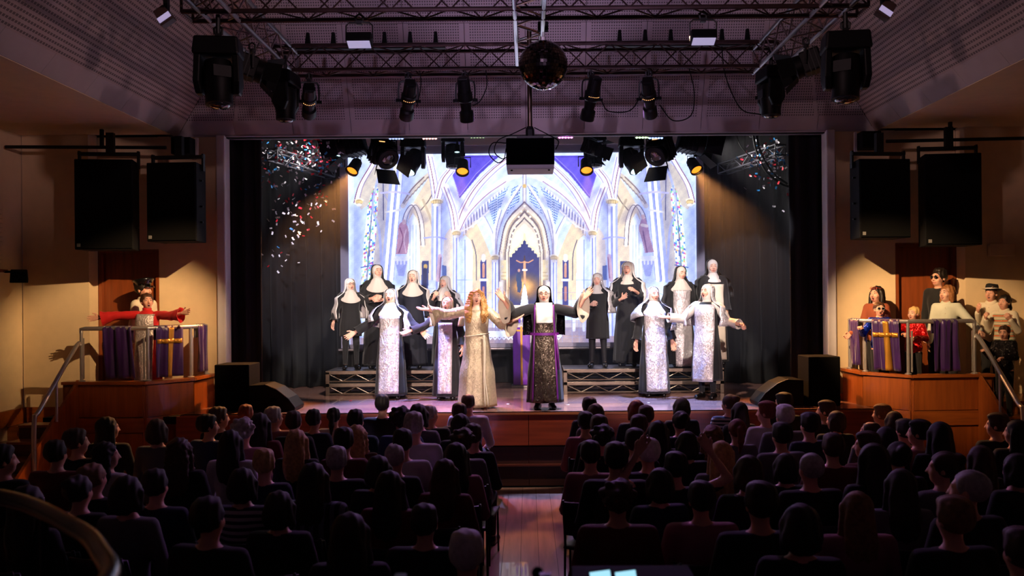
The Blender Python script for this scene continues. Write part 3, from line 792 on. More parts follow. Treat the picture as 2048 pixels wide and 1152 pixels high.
truss('lighting_truss', 'silver-edged lattice truss running towards the stage on the left', (-2.98, 4.2, ZTR), (-2.98, 10.9, ZTR), m=mat('weathered_aluminium', (150, 142, 144), 0.38, 0.95, vary=0.12))
truss('lighting_truss', 'silver-edged lattice truss running towards the stage on the right', (2.98, 4.2, ZTR), (2.98, 10.9, ZTR), m=MATS['weathered_aluminium'])
truss('lighting_truss', 'bright chrome truss in the middle above the mirror ball', (0.04, 4.2, ZTR), (0.04, 10.4, ZTR), w=0.28, m=M_chrome, bay=0.3)
# pipe that runs behind the front truss with sockets standing on it
pb = thing('socket_bar', 'black bar with upright power sockets above the front truss', 'socket bar', (0, 10.95, ZTR + 0.36))
for x0, x1 in ((-2.9, -1.0), (1.0, 2.9)):
    MB().box(((x0 + x1) / 2, 0, 0.03), (x1 - x0, 0.07, 0.07)).build('trunking', M_blackmetal, pb)
    for k in range(6):
        x = x0 + 0.18 + k * (x1 - x0 - 0.3) / 5
        MB().box((x, 0, 0.13), (0.06, 0.07, 0.15), taper=(0.55, 0.7)).build('socket', M_black, pb)
MB().tube([(-1.0, 0, 0.05), (1.0, 0, 0.05)], 0.014, 8).build('conduit', M_blackmetal, pb)
for x in (-1.85, 1.5):
    q = tag(MB().box((0, 0, 0), (0.5, 0.02, 0.12)).build('ceiling_vent', mat('vent_dark', (30, 26, 27), 0.7)), 'dark slot vent in the %s half of the sloping ceiling above the stage' % ('left' if x < 0 else 'right'), 'vent')
    fz = ZE + 1.1; q.location = (x, dz_front(fz) - 0.012, fz); q.rotation_euler = (math.atan(0.46), 0, 0)
    MB().box((0, -0.006, 0.07), (0.54, 0.03, 0.02)).build('vent_frame', M_plain, q); MB().box((0, -0.006, -0.07), (0.54, 0.03, 0.02)).build('vent_frame', M_plain, q)

# ---------------------------------------------------------------- lamps
M_lens = mat('dark_lens_glass', (26, 28, 34), 0.08, vary=0.05, coat=1.0)
def clamp(mb, z):
    mb.tube([(-0.03, 0, z), (-0.035, 0, z + 0.05), (0, 0, z + 0.075), (0.035, 0, z + 0.05), (0.03, 0, z)], 0.012, 6)
    mb.box((0, 0, z - 0.015), (0.05, 0.04, 0.04))
def profile_spot(label, loc, aim, energy=0, color=(1, 1, 1), cone=26, slit=True):
    """ellipsoidal profile lantern hanging on a U yoke; loc is the truss hook"""
    t = thing('profile_spotlight', label, 'stage light', loc)
    loc, aim = Vector(loc), Vector(aim)
    h = Vector((0, 0, -0.36))
    mb = MB(); clamp(mb, -0.09); mb.tube([(0, 0, -0.11), (0, 0, -0.02)], 0.014, 8); mb.build('hook_clamp', M_blackmetal, t)
    yaw = math.atan2(aim.x - loc.x, -(aim.y - loc.y))
    Rz = Matrix.Rotation(yaw, 4, 'Z')
    y = MB(Rz); y.tube(crom([(-0.115, 0, -0.38), (-0.115, 0, -0.20), (-0.08, 0, -0.13), (0.08, 0, -0.13), (0.115, 0, -0.20), (0.115, 0, -0.38)], 4), 0.011, 6); y.build('yoke', M_blackmetal, t)
    A = aimM(h, aim - loc)
    B = MB(A); B.lathe([(0.05, 0.26), (0.075, 0.25), (0.08, 0.10), (0.092, 0.09), (0.092, 0.0), (0.07, -0.02), (0.062, -0.12), (0.085, -0.14), (0.09, -0.25), (0.084, -0.26)], 18)
    bar_ = B.build('barrel', M_blackgloss, t, smooth=40)
    Bx = MB(A); Bx.box((0, 0, 0.2), (0.125, 0.125, 0.16)); Bx.build('lamp_house', M_blackgloss, t, bevel=0.012)
    for q in (-1, 1):
        k = MB(A); k.tube([(q * 0.09, 0, 0.0), (q * 0.15, 0, 0.0)], 0.02, 8); k.build('focus_knob', M_black, bar_)
    Ln = MB(A); Ln.lathe([(0.074, -0.255), (0.05, -0.268), (0.01, -0.272)], 18); Ln.build('lens', M_lens, bar_, smooth=True)
    if slit:
        E = MB(A)
        for q in (-0.02, 0.02): E.box((q, 0.0645, 0.2), (0.006, 0.004, 0.026)); E.box((q, -0.0645, 0.2), (0.006, 0.004, 0.026))
        for k in range(7):
            a = -0.75 + k * 0.25
            for sg in (1, -1): E.box((0.094 * math.sin(a), sg * 0.094 * math.cos(a), 0.05), (0.010, 0.004, 0.004), Matrix.Rotation(-a * sg, 4, 'Z'))
        E.build('vent_glow', glow('lamp_vent_glow', (255, 180, 110), 2.0), t)
    if energy:
        spot('profile_lamp', loc + h + (aim - loc - h).normalized() * 0.30, aim, energy, color, cone, 0.25, 0.05, t)
    return t
WARM, PINK, CREAM = (1.0, 0.74, 0.52), (1.0, 0.78, 0.74), (1.0, 0.86, 0.74)
profile_spot('profile spotlight hanging at the left end of the front truss', (-2.62, 10.58, ZTR - 0.02), (-3.45, 13.9, 3.3), 700, (0.92, 0.86, 1.0), 24)
profile_spot('profile spotlight with glowing vents, second along the front truss from the left', (-1.42, 10.58, ZTR - 0.02), (-2.35, 13.9, 2.1), 800, CREAM, 34)
profile_spot('unlit profile spotlight left of the projector pole', (-0.73, 10.58, ZTR - 0.02), (-0.5, 12.6, 1.3), 0, slit=False)
profile_spot('profile spotlight with glowing vents just right of the projector pole', (0.79, 10.58, ZTR - 0.02), (0.1, 12.4, 1.7), 750, CREAM, 40)
profile_spot('profile spotlight with glowing vents and looped cable on the right half of the front truss', (1.49, 10.58, ZTR - 0.02), (2.25, 13.9, 2.1), 800, CREAM, 34)
profile_spot('profile spotlight hanging at the right end of the front truss', (2.92, 10.55, ZTR - 0.02), (3.55, 13.9, 3.3), 700, (0.92, 0.88, 1.0), 24)

def moving_head(label, loc, s=1.0, aim=(0, 0, -1), rz=0.0, lens=None, energy=0, color=(1, 1, 1), cone=10, group=None):
    """moving head hung upside down: base, two arms, swivelling head; loc is the hook"""
    t = thing('moving_head_light', label, 'stage light', loc, rz, group)
    loc = Vector(loc)
    R = Matrix.Scale(s, 4)
    mb = MB(R); clamp(mb, -0.07); mb.tube([(0, 0, -0.1), (0, 0, 0.10)], 0.02, 8); mb.build('clamp', M_blackmetal, t)
    MB(R).box((0, 0, -0.19), (0.40, 0.27, 0.16), taper=(0.92, 0.9)).build('base', M_blackgloss, t, bevel=0.02 * s)
    for q in (-1, 1):
        a = MB(R); a.extrude([(q * 0.19, -0.09, -0.26), (q * 0.19, 0.09, -0.26), (q * 0.2, 0.1, -0.5), (q * 0.185, 0.05, -0.6), (q * 0.185, -0.05, -0.6), (q * 0.2, -0.1, -0.5)], (-q * 0.06, 0, 0)); a.build('arm', M_blackgloss, t, bevel=0.012 * s)
    A = Matrix.Translation(Vector((0, 0, -0.48 * s))) @ Vector(aim).to_track_quat('-Z', 'Y').to_matrix().to_4x4() @ R
    h = MB(A); h.lathe([(0.07, 0.19), (0.115, 0.17), (0.13, 0.06), (0.13, -0.04), (0.115, -0.14), (0.118, -0.21), (0.10, -0.215)], 20); hd = h.build('head', M_blackgloss, t, smooth=40)
    l = MB(A); l.lathe([(0.10, -0.212), (0.07, -0.235), (0.015, -0.245)], 18); l.build('lens', lens or M_lens, hd, smooth=True)
    f = MB(A); f.box((0, 0.13, 0.05), (0.15, 0.02, 0.10)); f.build('vent_cover', M_blackmetal, hd)
    if energy:
        bpy.context.view_layer.update()
        d = (Matrix.Rotation(rz, 3, 'Z') @ Vector(aim)).normalized(); c = loc + Vector((0, 0, -0.48 * s)) + d * 0.27 * s
        spot('beam_lamp', c, c + d, energy, color, cone, 0.3, 0.04, t)
    return t
moving_head('big black moving head light on the left truss', (-3.0, 8.55, ZTR - 0.10), 1.12, (0.05, -0.1, -1), 0.12)
moving_head('big black moving head light on the right truss', (3.13, 8.55, ZTR - 0.10), 1.12, (-0.05, -0.1, -1), -0.12)
moving_head('black moving head seen side-on where the left and front trusses meet', (-2.80, 10.2, ZTR - 0.02), 0.95, (0, 0, -1), 1.45)
moving_head('black moving head seen side-on where the right and front trusses meet', (2.86, 10.2, ZTR - 0.02), 0.95, (0, 0, -1), 1.70)

def fresnel(label, loc, aim, s=1.0, energy=0, color=(1, 1, 1), cone=40, doors=True, lens=None, back_glow=True):
    """fresnel lantern: finned body, yoke, lens, four barn doors"""
    t = thing('fresnel_spotlight', label, 'stage light', loc)
    loc, aim = Vector(loc), Vector(aim)
    mb = MB(Matrix.Scale(s, 4)); clamp(mb, -0.08); mb.build('hook_clamp', M_blackmetal, t)
    yaw = math.atan2(aim.x - loc.x, -(aim.y - loc.y)); Rz = Matrix.Rotation(yaw, 4, 'Z') @ Matrix.Scale(s, 4)
    y = MB(Rz); y.tube([(-0.16, 0, -0.33), (-0.16, 0, -0.13), (0.16, 0, -0.13), (0.16, 0, -0.33)], 0.012, 6); y.build('yoke', M_blackmetal, t)
    h = Vector((0, 0, -0.30 * s)); A = aimM(h, aim - loc) @ Matrix.Scale(s, 4)
    b = MB(A); b.box((0, 0, 0.06), (0.25, 0.25, 0.22)); b.build('body', M_blackgloss, t, bevel=0.02 * s)
    r = MB(A); r.lathe([(0.125, -0.05), (0.13, -0.12), (0.12, -0.13)], 20); lt_ = r.build('lens_tube', M_blackgloss, t, smooth=40)
    l = MB(A); l.lathe([(0.11, -0.12), (0.06, -0.135), (0.01, -0.14)], 20); l.build('lens', lens or M_lens, lt_, smooth=True)
    for k in range(3):
        v = MB(A); v.box((0, 0, 0.02 + k * 0.05), (0.268, 0.268, 0.012)); v.build('cooling_fin', M_blackmetal, t)
    if back_glow:
        e = MB(A); e.box((0.04, 0.128, 0.06), (0.07, 0.006, 0.010)); e.build('vent_glow', glow('lamp_vent_glow', (255, 180, 110), 2.0), t)
    if doors:
        for k in range(4):
            Q = A @ Matrix.Rotation(k * math.pi / 2, 4, 'Z')
            d = MB(Q); w = 0.12 if k % 2 == 0 else 0.10
            d.extrude([(-w, 0.125, -0.13), (w, 0.125, -0.13), (w * 1.15, 0.21, -0.30), (-w * 1.15, 0.21, -0.30)], (0, 0.004, 0)); d.build('barn_door', M_black, t)
    if energy: spot('fresnel_lamp', loc + h + (aim - loc - h).normalized() * 0.17 * s, aim, energy, color, cone, 0.5, 0.08, t)
    return t
# balcony specials: the fresnels on the side trusses cross to the far balcony
fresnel('black fresnel lantern with barn doors hanging from the left truss', (-2.92, 9.35, ZTR - 0.02), (5.2, 12.2, 2.2), 0.95)
fresnel('black fresnel lantern with barn doors hanging from the right truss', (3.0, 9.35, ZTR - 0.02), (-5.2, 12.2, 2.2), 0.95)

def led_panel(label, loc, tilt):
    t = thing('led_panel_light', label, 'stage light', loc)
    MB().tube([(-0.13, 0, -0.2), (-0.13, 0, -0.07), (-0.10, 0, -0.04), (0.10, 0, -0.04), (0.13, 0, -0.07), (0.13, 0, -0.2)], 0.008, 6).build('yoke', M_blackmetal, t)
    mb = MB(); clamp(mb, -0.03); mb.build('hook_clamp', M_blackmetal, t)
    A = Matrix.Translation((0, 0, -0.21)) @ Matrix.Rotation(tilt, 4, 'X')
    b = MB(A); b.box((0, 0, 0), (0.25, 0.13, 0.10)); b.build('housing', M_blackgloss, t, bevel=0.01)
    e = MB(A); e.box((0, 0, -0.053), (0.22, 0.11, 0.008)); e.build('front_glass', glow('led_panel_glow', (190, 185, 225), 0.6), t)
led_panel('small black LED panel light left of centre, under the nearest truss', (-1.63, 8.6, ZTR - 0.02), -0.35)
led_panel('small black LED panel light right of centre, under the nearest truss', (1.75, 8.6, ZTR - 0.02), -0.35)
for sx in (-1, 1):
    t = thing('flood_light', 'small boxy flood light with white front at the %s end of the nearest truss' % ('left' if sx < 0 else 'right'), 'stage light', (sx * 3.42, 8.3, 5.22))
    A = Matrix.Rotation(sx * 0.6, 4, 'Y')
    b = MB(A); b.box((0, 0, 0), (0.14, 0.10, 0.16), taper=(0.8, 1)); b.build('housing', mat('dark_bronze_case', (58, 40, 36), 0.5), t, bevel=0.006)
    e = MB(A); e.box((0, -0.054, -0.03), (0.13, 0.008, 0.05)); e.build('front_glass', glow('flood_glow', (190, 180, 225), 0.55), t)
    MB().box((0, 0.05, 0.12), (0.04, 0.06, 0.16)).build('bracket', M_blackmetal, t)

# mirror ball: rows of small flat mirrors
mbt = thing('mirror_ball', 'large dark mirror ball hanging from the centre truss', 'mirror ball', (0.185, 9.1, 4.94))
M_mir = mat('mirror_tile', (120, 112, 112), 0.08, 1.0, vary=0.25, scale=40)
mb = MB(); R = 0.25
MB().ball((0, 0, 0), R - 0.004, 24, 16).build('core', M_black, mbt, smooth=True)
for j in range(1, 23):
    th = math.pi * j / 23; n = max(6, int(2 * math.pi * math.sin(th) * R / 0.034))
    for i in range(n):
        a = 2 * math.pi * i / n
        d = Vector((math.sin(th) * math.cos(a), math.sin(th) * math.sin(a), math.cos(th)))
        q = (d + Vector((random.gauss(0, 0.012), random.gauss(0, 0.012), random.gauss(0, 0.012)))).to_track_quat('Z', 'Y').to_matrix()
        mb.box(d * R, (0.031, 0.031, 0.006), q)
o = mb.build('mirror_tiles', M_mir, mbt); o['kind'] = 'stuff'
MB().lathe([(0.03, 0.24), (0.03, 0.29), (0.008, 0.30), (0.008, 0.36)], 12).build('cap', M_steel, mbt)
MB().box((0, 0, 0.40), (0.11, 0.09, 0.09)).build('motor', M_black, mbt, bevel=0.008)
MB().lathe([(0.006, -0.27), (0.012, -0.262), (0.012, -0.24)], 10).build('bottom_pin', M_steel, mbt)

# projector on its pole
pj = thing('projector', 'black projector hanging on a pole in front of the stage opening', 'projector', (0.045, 10.0, 3.96))
MB().box((0, 0, 0.20), (0.54, 0.46, 0.30)).build('body', mat('projector_black', (5, 5, 6), 0.9, spec=0.0), pj, bevel=0.012)
MB().box((0, 0, 0.03), (0.53, 0.45, 0.05)).build('base_tray', M_white, pj, bevel=0.008)
MB().tube([(0, 0, 0.36), (0, 0, 1.62)], 0.028, 12).build('pole', mat('bronze_pole', (92, 78, 66), 0.35, 0.9), pj, smooth=40)
MB().box((0, 0, 0.38), (0.30, 0.22, 0.03)).build('mount_plate', M_blackmetal, pj)
MB().lathe([(0.05, 0.40), (0.05, 0.48), (0.035, 0.52)], 12).build('collar', M_blackmetal, pj)
MB(Matrix.Translation((0.1, 0.24, 0.2)) @ Matrix.Rotation(-math.pi / 2, 4, 'X')).lathe([(0.07, 0), (0.07, 0.06), (0.055, 0.07)], 16).build('lens', M_lens, pj)
for k, pts in enumerate(([(-0.05, -0.05, 0.5), (-0.2, -0.1, 0.42), (-0.36, -0.15, 0.34), (-0.40, -0.2, 0.2), (-0.30, -0.22, 0.12), (-0.27, -0.2, 0.24)], [(-0.27, -0.2, 0.30), (-0.42, -0.2, 0.30), (-0.46, -0.2, 0.18), (-0.36, -0.2, 0.08), (-0.27, -0.2, 0.14)], [(0.05, -0.05, 0.5), (0.22, -0.1, 0.40), (0.32, -0.12, 0.33), (0.29, -0.1, 0.24)])):
    MB().tube(crom(pts, 6), 0.006, 6).build('cable', M_black, pj)
for x in (-0.21, 0.21): MB().lathe([(0.012, 0), (0.012, 0.012)], 8).build('foot', M_black, pj, loc=(x, -0.15, -0.006))
spot('projector_lamp', (0.145, 10.45, 4.16), (-0.06, 15.5, 3.2), 330, (0.86, 0.88, 1.0), 46, 0.1, 0.02, pj)

# cables slung under the trusses
for lb, pts in (('black cable looping between two profile spotlights on the right', [(0.92, 10.6, 4.9), (1.0, 10.6, 4.78), (1.25, 10.6, 4.78), (1.38, 10.6, 4.95), (1.5, 10.6, 5.3)]),
                ('long black cable loop hanging right of the profile spotlights', [(1.62, 10.6, 4.85), (1.78, 10.6, 4.66), (2.0, 10.6, 4.72), (2.04, 10.6, 5.0), (1.98, 10.6, 5.3)]),
                ('thin black cable curving down to the far right profile spotlight', [(2.38, 10.6, 5.55), (2.42, 10.6, 5.2), (2.6, 10.6, 4.8), (2.85, 10.6, 4.72)]),
                ('short black cable beside the second spotlight from the left', [(-1.28, 10.6, 5.3), (-1.27, 10.6, 5.1), (-1.32, 10.6, 4.85)]),
                ('black cable curving down to the unlit spotlight', [(-0.48, 10.6, 5.3), (-0.47, 10.6, 5.1), (-0.55, 10.6, 4.92), (-0.64, 10.6, 4.86)])):
    tag(MB().tube(crom(pts, 6), 0.007, 6).build('cable', M_black, smooth=True), lb, 'cable')

# ---------------------------------------------------------------- lamps over the stage
BARS = ((13.65, 5.36), (14.35, 5.40))
def drop_rod(t):
    y, z = min(BARS, key=lambda b: abs(b[0] - t.location.y))
    MB().tube([(0, 0, -0.05), (0, 0, z - t.location.z - 0.03), (0, y - t.location.y, z - t.location.z)], 0.012, 6).build('drop_rod', M_blackmetal, t)
def stage_par(label, x, D, y, col, e_str, energy, aim, color, cone, s=1.0):
    c = px(x, y, D); aim = Vector(aim)
    hook = c + Vector((0, 0.05, 0.32 * s))
    t = thing('par_can_light', label, 'stage light', hook)
    mb = MB(Matrix.Scale(s, 4)); clamp(mb, -0.08); mb.build('hook_clamp', M_blackmetal, t)
    A = aimM(c - hook, aim - hook) @ Matrix.Scale(s, 4)
    b = MB(A); b.lathe([(0.05, 0.24), (0.085, 0.20), (0.095, 0.06), (0.10, 0.0), (0.11, -0.01), (0.11, -0.04), (0.095, -0.04)], 18, cap1=False); can_ = b.build('can', M_black, t, smooth=40)
    l = MB(A); l.lathe([(0.093, 0.0), (0.06, -0.015), (0.01, -0.02)], 18, cap0=True); l.build('lit_lens', glow('par_' + ''.join('%02x' % v for v in col), col, e_str), can_, smooth=True)
    drop_rod(t)
    y_ = MB(Matrix.Scale(s, 4)); y_.tube([(-0.13, -0.03, -0.27), (-0.13, 0, -0.10), (0.13, 0, -0.10), (0.13, -0.03, -0.27)], 0.009, 6); y_.build('yoke', M_blackmetal, t)
    if energy:
        d = (aim - c).normalized(); spot('par_lamp', c + d * 0.06, aim, energy, color, cone, 0.6, 0.05, t)
AMB = (255, 142, 34)
for i, (x, y, lb) in enumerate(((705, 340, 'glowing amber lamp at the left edge of the screen top'), (925, 341, 'glowing amber lamp left of the projector, above the screen'), (1173, 339, 'glowing amber lamp right of the projector, above the screen'), (1392, 338, 'glowing amber lamp at the right edge of the screen top'))):
    c = px(x, y, 14.3)
    stage_par(lb, x, 14.3, y, AMB, 1.8, 1400 if i in (0, 3) else 700, (c.x + (0.9 if i == 3 else -0.9 if i == 0 else 0), c.y - 1.9, 2.2), (1.0, 0.40, 0.11), 48 if i in (0, 3) else 34)
for i, (x, y, tx, lb) in enumerate(((677, 310, -0.5, 'small cyan beam light beside the confetti, left of the screen'), (914, 303, 0.0, 'small cyan beam light above the amber lamp left of the projector'), (1408, 292, -2.2, 'bright white-cyan beam light at the top right of the screen'))):
    c = px(x, y, 14.0)
    stage_par(lb, x, 14.0, y, (170, 240, 255), 7.0, 400, (c.x + tx, c.y - 0.7, 1.6), (0.55, 0.85, 1.0), 12, 0.5)
# upstage moving heads (silhouetted against the picture) and shuttered fresnels
def mh_at(label, x, y, D, s, aim, rz=0, lens=None, energy=0, color=(1, 1, 1), cone=12):
    p = px(x, y, D); t = moving_head(label, (p.x, p.y, p.z), s, aim, rz, lens, energy, color, cone); drop_rod(t); return t
GC = glow('cyan_lens_glow', (190, 246, 255), 6.0)
mh_at('moving head with a bright cyan lens, upper left of the screen', 826, 262, 14.2, 1.02, (-0.35, -0.5, -1), 0, GC, 400, (0.6, 0.88, 1.0), 14)
mh_at('moving head with a bright white-cyan lens, upper right of the screen', 1262, 260, 14.2, 1.02, (0.4, -0.5, -1), 0, GC, 400, (0.6, 0.88, 1.0), 14)
mh_at('dark moving head behind the amber lamp left of the projector', 905, 254, 14.6, 0.98, (0, -0.2, -1), 0.1)
mh_at('dark moving head behind the amber lamp right of the projector', 1190, 252, 14.6, 0.98, (0, -0.2, -1), -0.1)
for x, y, ax, lb in ((700, 238, -1.3, 'dark fresnel with open barn doors at the screen top left corner'), (768, 256, 1.2, 'fresnel with warm-edged barn doors left of the screen top'), (1318, 250, -1.2, 'fresnel with warm-edged barn doors right of the screen top'), (1386, 232, 1.3, 'dark fresnel with open barn doors at the screen top right corner')):
    p = px(x, y, 13.95)
    t = fresnel(lb, (p.x, p.y, p.z), (p.x + ax, p.y - (1.6 if 720 < x < 1350 else -0.1), p.z - (1.9 if 720 < x < 1350 else 0.75)), 1.4, 60 if 720 < x < 1350 else 260, (1.0, 0.72, 0.5) if 720 < x < 1350 else (1.0, 0.93, 0.9), 46 if 720 < x < 1350 else 75); drop_rod(t)
p = px(1185, 262, 14.0); t = fresnel('unlit fresnel turned sideways just right of the projector', (p.x, p.y, p.z), (p.x + 1.5, p.y - 0.8, p.z - 1.0), 0.9, 0, back_glow=False); drop_rod(t)
LB = {}
for x, y, col, en, c3, lb in ((793, 276, (120, 160, 255), 4000, (0.22, 0.34, 1.0), 'blue LED bar lamp under the left of the stage opening head'), (860, 276, (235, 150, 140), 1100, (1, 0.22, 0.55), 'dim red LED bar lamp beside the blue one on the left'), (955, 273, (190, 250, 160), 120, (0.6, 1.0, 0.45), 'pale green LED bar lamp left of the projector'), (1131, 274, (255, 110, 210), 380, (0.72, 0.28, 1.0), 'magenta LED bar lamp right of the projector'), (1285, 274, (190, 250, 170), 120, (0.6, 1.0, 0.5), 'pale green LED bar lamp on the right'), (1311, 275, (120, 165, 255), 4000, (0.22, 0.36, 1.0), 'blue LED bar lamp on the right, under the stage opening head')):
    c = px(x, y + 5, 13.22); t = thing('led_bar_light', lb, 'stage light', c + Vector((0, 0, 0.10)))
    MB().box((0, 0, -0.03), (0.24, 0.12, 0.08)).build('housing', M_blackgloss, t, bevel=0.008)
    drop_rod(t)
    for k in range(5):
        MB(Matrix.Translation((-0.09 + k * 0.045, -0.03, -0.075))).lathe([(0.018, 0.01), (0.018, -0.008), (0.008, -0.014)], 8).build('led_lens', glow('led_%02x%02x%02x' % col, col, 6.0), t)
    hall = col == (255, 110, 210)
    spot('led_lamp', c + Vector((0, -0.03, -0.02)), (c.x * 0.85, c.y - (6 if hall else 0.95), 1.0), en, c3, 80 if hall else 46, 0.7, 0.05, t)
# lighting bars the stage lamps hang from
for y, z, lb in ((13.65, 5.36, 'black lighting bar just behind the stage opening head'), (14.35, 5.40, 'black lighting bar above the projection screen')):
    tag(MB().tube([(-4.6, y, z), (4.6, y, z)], 0.024, 8).build('lighting_bar', M_blackmetal, smooth=40), lb, 'lighting bar')
for sx, sd in ((-1, 'left'), (1, 'right')):
    truss('side_ladder_truss', 'thin grey ladder truss among the confetti high on the %s side of the stage' % sd, (sx * 3.95, 13.6, 4.72), (sx * 3.35, 14.9, 4.62), w=0.2, bay=0.22, m=mat('grey_ladder_metal', (44, 43, 50), 0.6, 0.4), chord_r=0.014, up=0.16)
for k, pts in enumerate(([(1505, 262), (1512, 300), (1530, 340), (1560, 366), (1580, 374)], [(1512, 262), (1520, 300), (1545, 345), (1575, 368)], [(1472, 264), (1480, 290), (1500, 312), (1520, 318)])):
    tag(MB().tube(crom([px(x, y, 13.75) for x, y in pts], 6), 0.018 if k < 2 else 0.008, 8).build('hanging_cable', M_black, smooth=True), ['outer thick black cable sweeping down on the right of the stage', 'inner thick black cable sweeping down on the right of the stage', 'thin black cable arc near the right confetti'][k], 'cable')

# ---------------------------------------------------------------- loudspeakers on the side walls
M_grille = mat('speaker_grille', (6, 6, 7), 0.9, vary=0.3, scale=90, spec=0.15)
def wall_speaker(label, pxl, D, w, h, rz, badge=True):
    c = px(*pxl, D)
    t = thing('wall_loudspeaker', label, 'loudspeaker', (c.x, c.y, c.z - h / 2), rz)
    d = 0.42
    poly = [(-w / 2, -d / 2), (w / 2, -d / 2), (w / 2 * 0.86, d / 2), (-w / 2 * 0.86, d / 2)]
    cab_ = MB().prism(poly, 0, h).build('cabinet', M_black, t, bevel=0.012)
    gr_ = MB().box((0, -d / 2 - 0.008, h / 2), (w * 0.96, 0.016, h * 0.97)).build('grille', M_grille, t)
    MB().box((0, 0, h + 0.10), (w * 1.04, 0.10, 0.04)).build('top_bracket', M_blackmetal, t)
    for q in (-1, 1):
        MB().box((q * w * 0.51, 0, h + 0.02), (0.025, 0.06, 0.24)).build('bracket_plate', M_blackmetal, t)
        for zz in (0.25, 0.45, 0.78):
            MB(Matrix.Translation((q * w * 0.5, -0.05, h * zz)) @ Matrix.Rotation(math.pi / 2, 4, 'Y')).lathe([(0.012, -0.02), (0.012, 0.02)], 8).build('bolt', M_blackmetal, cab_)
    MB().box((0.02, 0.0, h + 0.24), (0.10, 0.08, 0.30)).build('hanger', M_blackmetal, t)
    if badge: MB().box((-w * 0.42, -d / 2 - 0.018, 0.06), (0.045, 0.006, 0.045)).build('badge', mat('grey_badge', (120, 118, 116), 0.5), gr_)
wall_speaker('wide black loudspeaker hanging above the left balcony, farther from the stage', (219, 412), 12.0, 0.76, 1.22, 0.10)
wall_speaker('black loudspeaker hanging above the left balcony, nearer the stage', (357, 407), 12.15, 0.70, 1.08, -0.06)
wall_speaker('black loudspeaker hanging above the right balcony, nearer the stage', (1756, 400), 12.15, 0.72, 1.08, 0.06)
wall_speaker('wide black loudspeaker hanging above the right balcony, farther from the stage', (1895, 402), 12.0, 0.74, 1.24, -0.10)
for sx, sd in ((-1, 'left'), (1, 'right')):
    t = thing('speaker_rail', 'dark horizontal pipe carrying the loudspeakers on the %s wall' % sd, 'pipe', (sx * 5.0, 12.15, 4.66))
    MB().tube([(0, 0, 0), (sx * 2.2, -0.05, 0.02)], 0.024, 8).build('pipe', M_blackmetal, t, smooth=40)
    MB().box((sx * 0.9, 0.02, 0.14), (0.04, 0.05, 0.27)).build('drop_bracket', M_blackmetal, t)
    t = thing('small_loudspeaker', 'small black box loudspeaker at the upper %s corner of the proscenium' % sd, 'loudspeaker', (sx * 4.93, 12.6, 4.62))
    MB().box((0, 0, 0.13), (0.28, 0.24, 0.24)).build('cabinet', M_black, t, bevel=0.01)
    MB().box((0, -0.125, 0.13), (0.26, 0.012, 0.22)).build('grille', M_grille, t)
    MB().box((-sx * 0.16, 0.08, 0.12), (0.03, 0.05, 0.3)).build('wall_bracket', M_white, t)
t = thing('wall_monitor_speaker', 'small black loudspeaker under the slatted panel on the left hall wall', 'loudspeaker', px(38, 552, 11.9))
MB(Matrix.Rotation(0.5, 4, 'Z') @ Matrix.Rotation(0.25, 4, 'X')).box((0, 0, 0), (0.22, 0.2, 0.15), taper=(0.9, 0.8)).build('cabinet', M_black, t, bevel=0.01)
MB().box((-0.12, 0.05, 0.06), (0.2, 0.03, 0.03)).build('arm', M_blackmetal, t)
t = thing('wall_box', 'small cream junction box on the right wall beside the loudspeakers', 'box', px(2003, 500, 12.48))
MB().box((0, 0, 0), (0.36, 0.08, 0.18)).build('case', M_cream, t, bevel=0.008)
MB().box((0, -0.042, 0), (0.33, 0.006, 0.15)).build('cover', M_cream, t)
# balcony lamps: warm beams that cross the hall onto each balcony
for sx, sd in ((-1, 'left'), (1, 'right')):
    spot('balcony_lamp', (-sx * -1.55, 8.6, 5.15), (sx * 5.75, 12.3, 1.8), 3300, (1.0, 0.63, 0.32), 28, 0.6, 0.03)

# ---------------------------------------------------------------- stage furniture
def bass_bin(label, x0, x1, D, z1):
    w = (x1 - x0); t = thing('bass_loudspeaker', label, 'loudspeaker', ((x0 + x1) / 2, D, ZS))
    MB().box((0, 0, z1 / 2), (w, 0.5, z1)).build('cabinet', M_black, t, bevel=0.012)
    MB().box((0, -0.255, z1 / 2), (w * 0.94, 0.012, z1 * 0.95)).build('grille', M_grille, t)
bass_bin('tall black bass loudspeaker at the left end of the stage front', -4.34, -3.86, 12.35, 0.64)
bass_bin('tall black bass loudspeaker at the right end of the stage front', 3.88, 4.32, 12.35, 0.68)
def wedge(label, x, D, sx, w=0.62):
    """floor monitor seen from the side: its slope faces the middle of the stage"""
    t = thing('stage_monitor', label, 'monitor', (x, D, ZS))
    prof = [(-0.31, 0), (0.31, 0), (0.32, 0.05), (0.22, 0.18), (0.05, 0.31), (-0.10, 0.37), (-0.31, 0.36)]
    MB().extrude([(sx * a, -0.25, z) for a, z in prof], (0, 0.5, 0)).build('cabinet', M_blackgloss, t, bevel=0.012)
    MB().tube([(sx * a * 1.005, -0.252, z + 0.004) for a, z in prof[2:6]], 0.006, 6).build('metal_edge', M_alu, t)
    MB().box((sx * 0.02, -0.255, 0.16), (0.10, 0.012, 0.05)).build('handle_recess', M_grille, t)
wedge('black wedge monitor beside the bass loudspeaker at the left stage front', -3.52, 12.25, 1)
wedge('black wedge monitor beside the bass loudspeaker at the right stage front', 3.50, 12.35, -1)

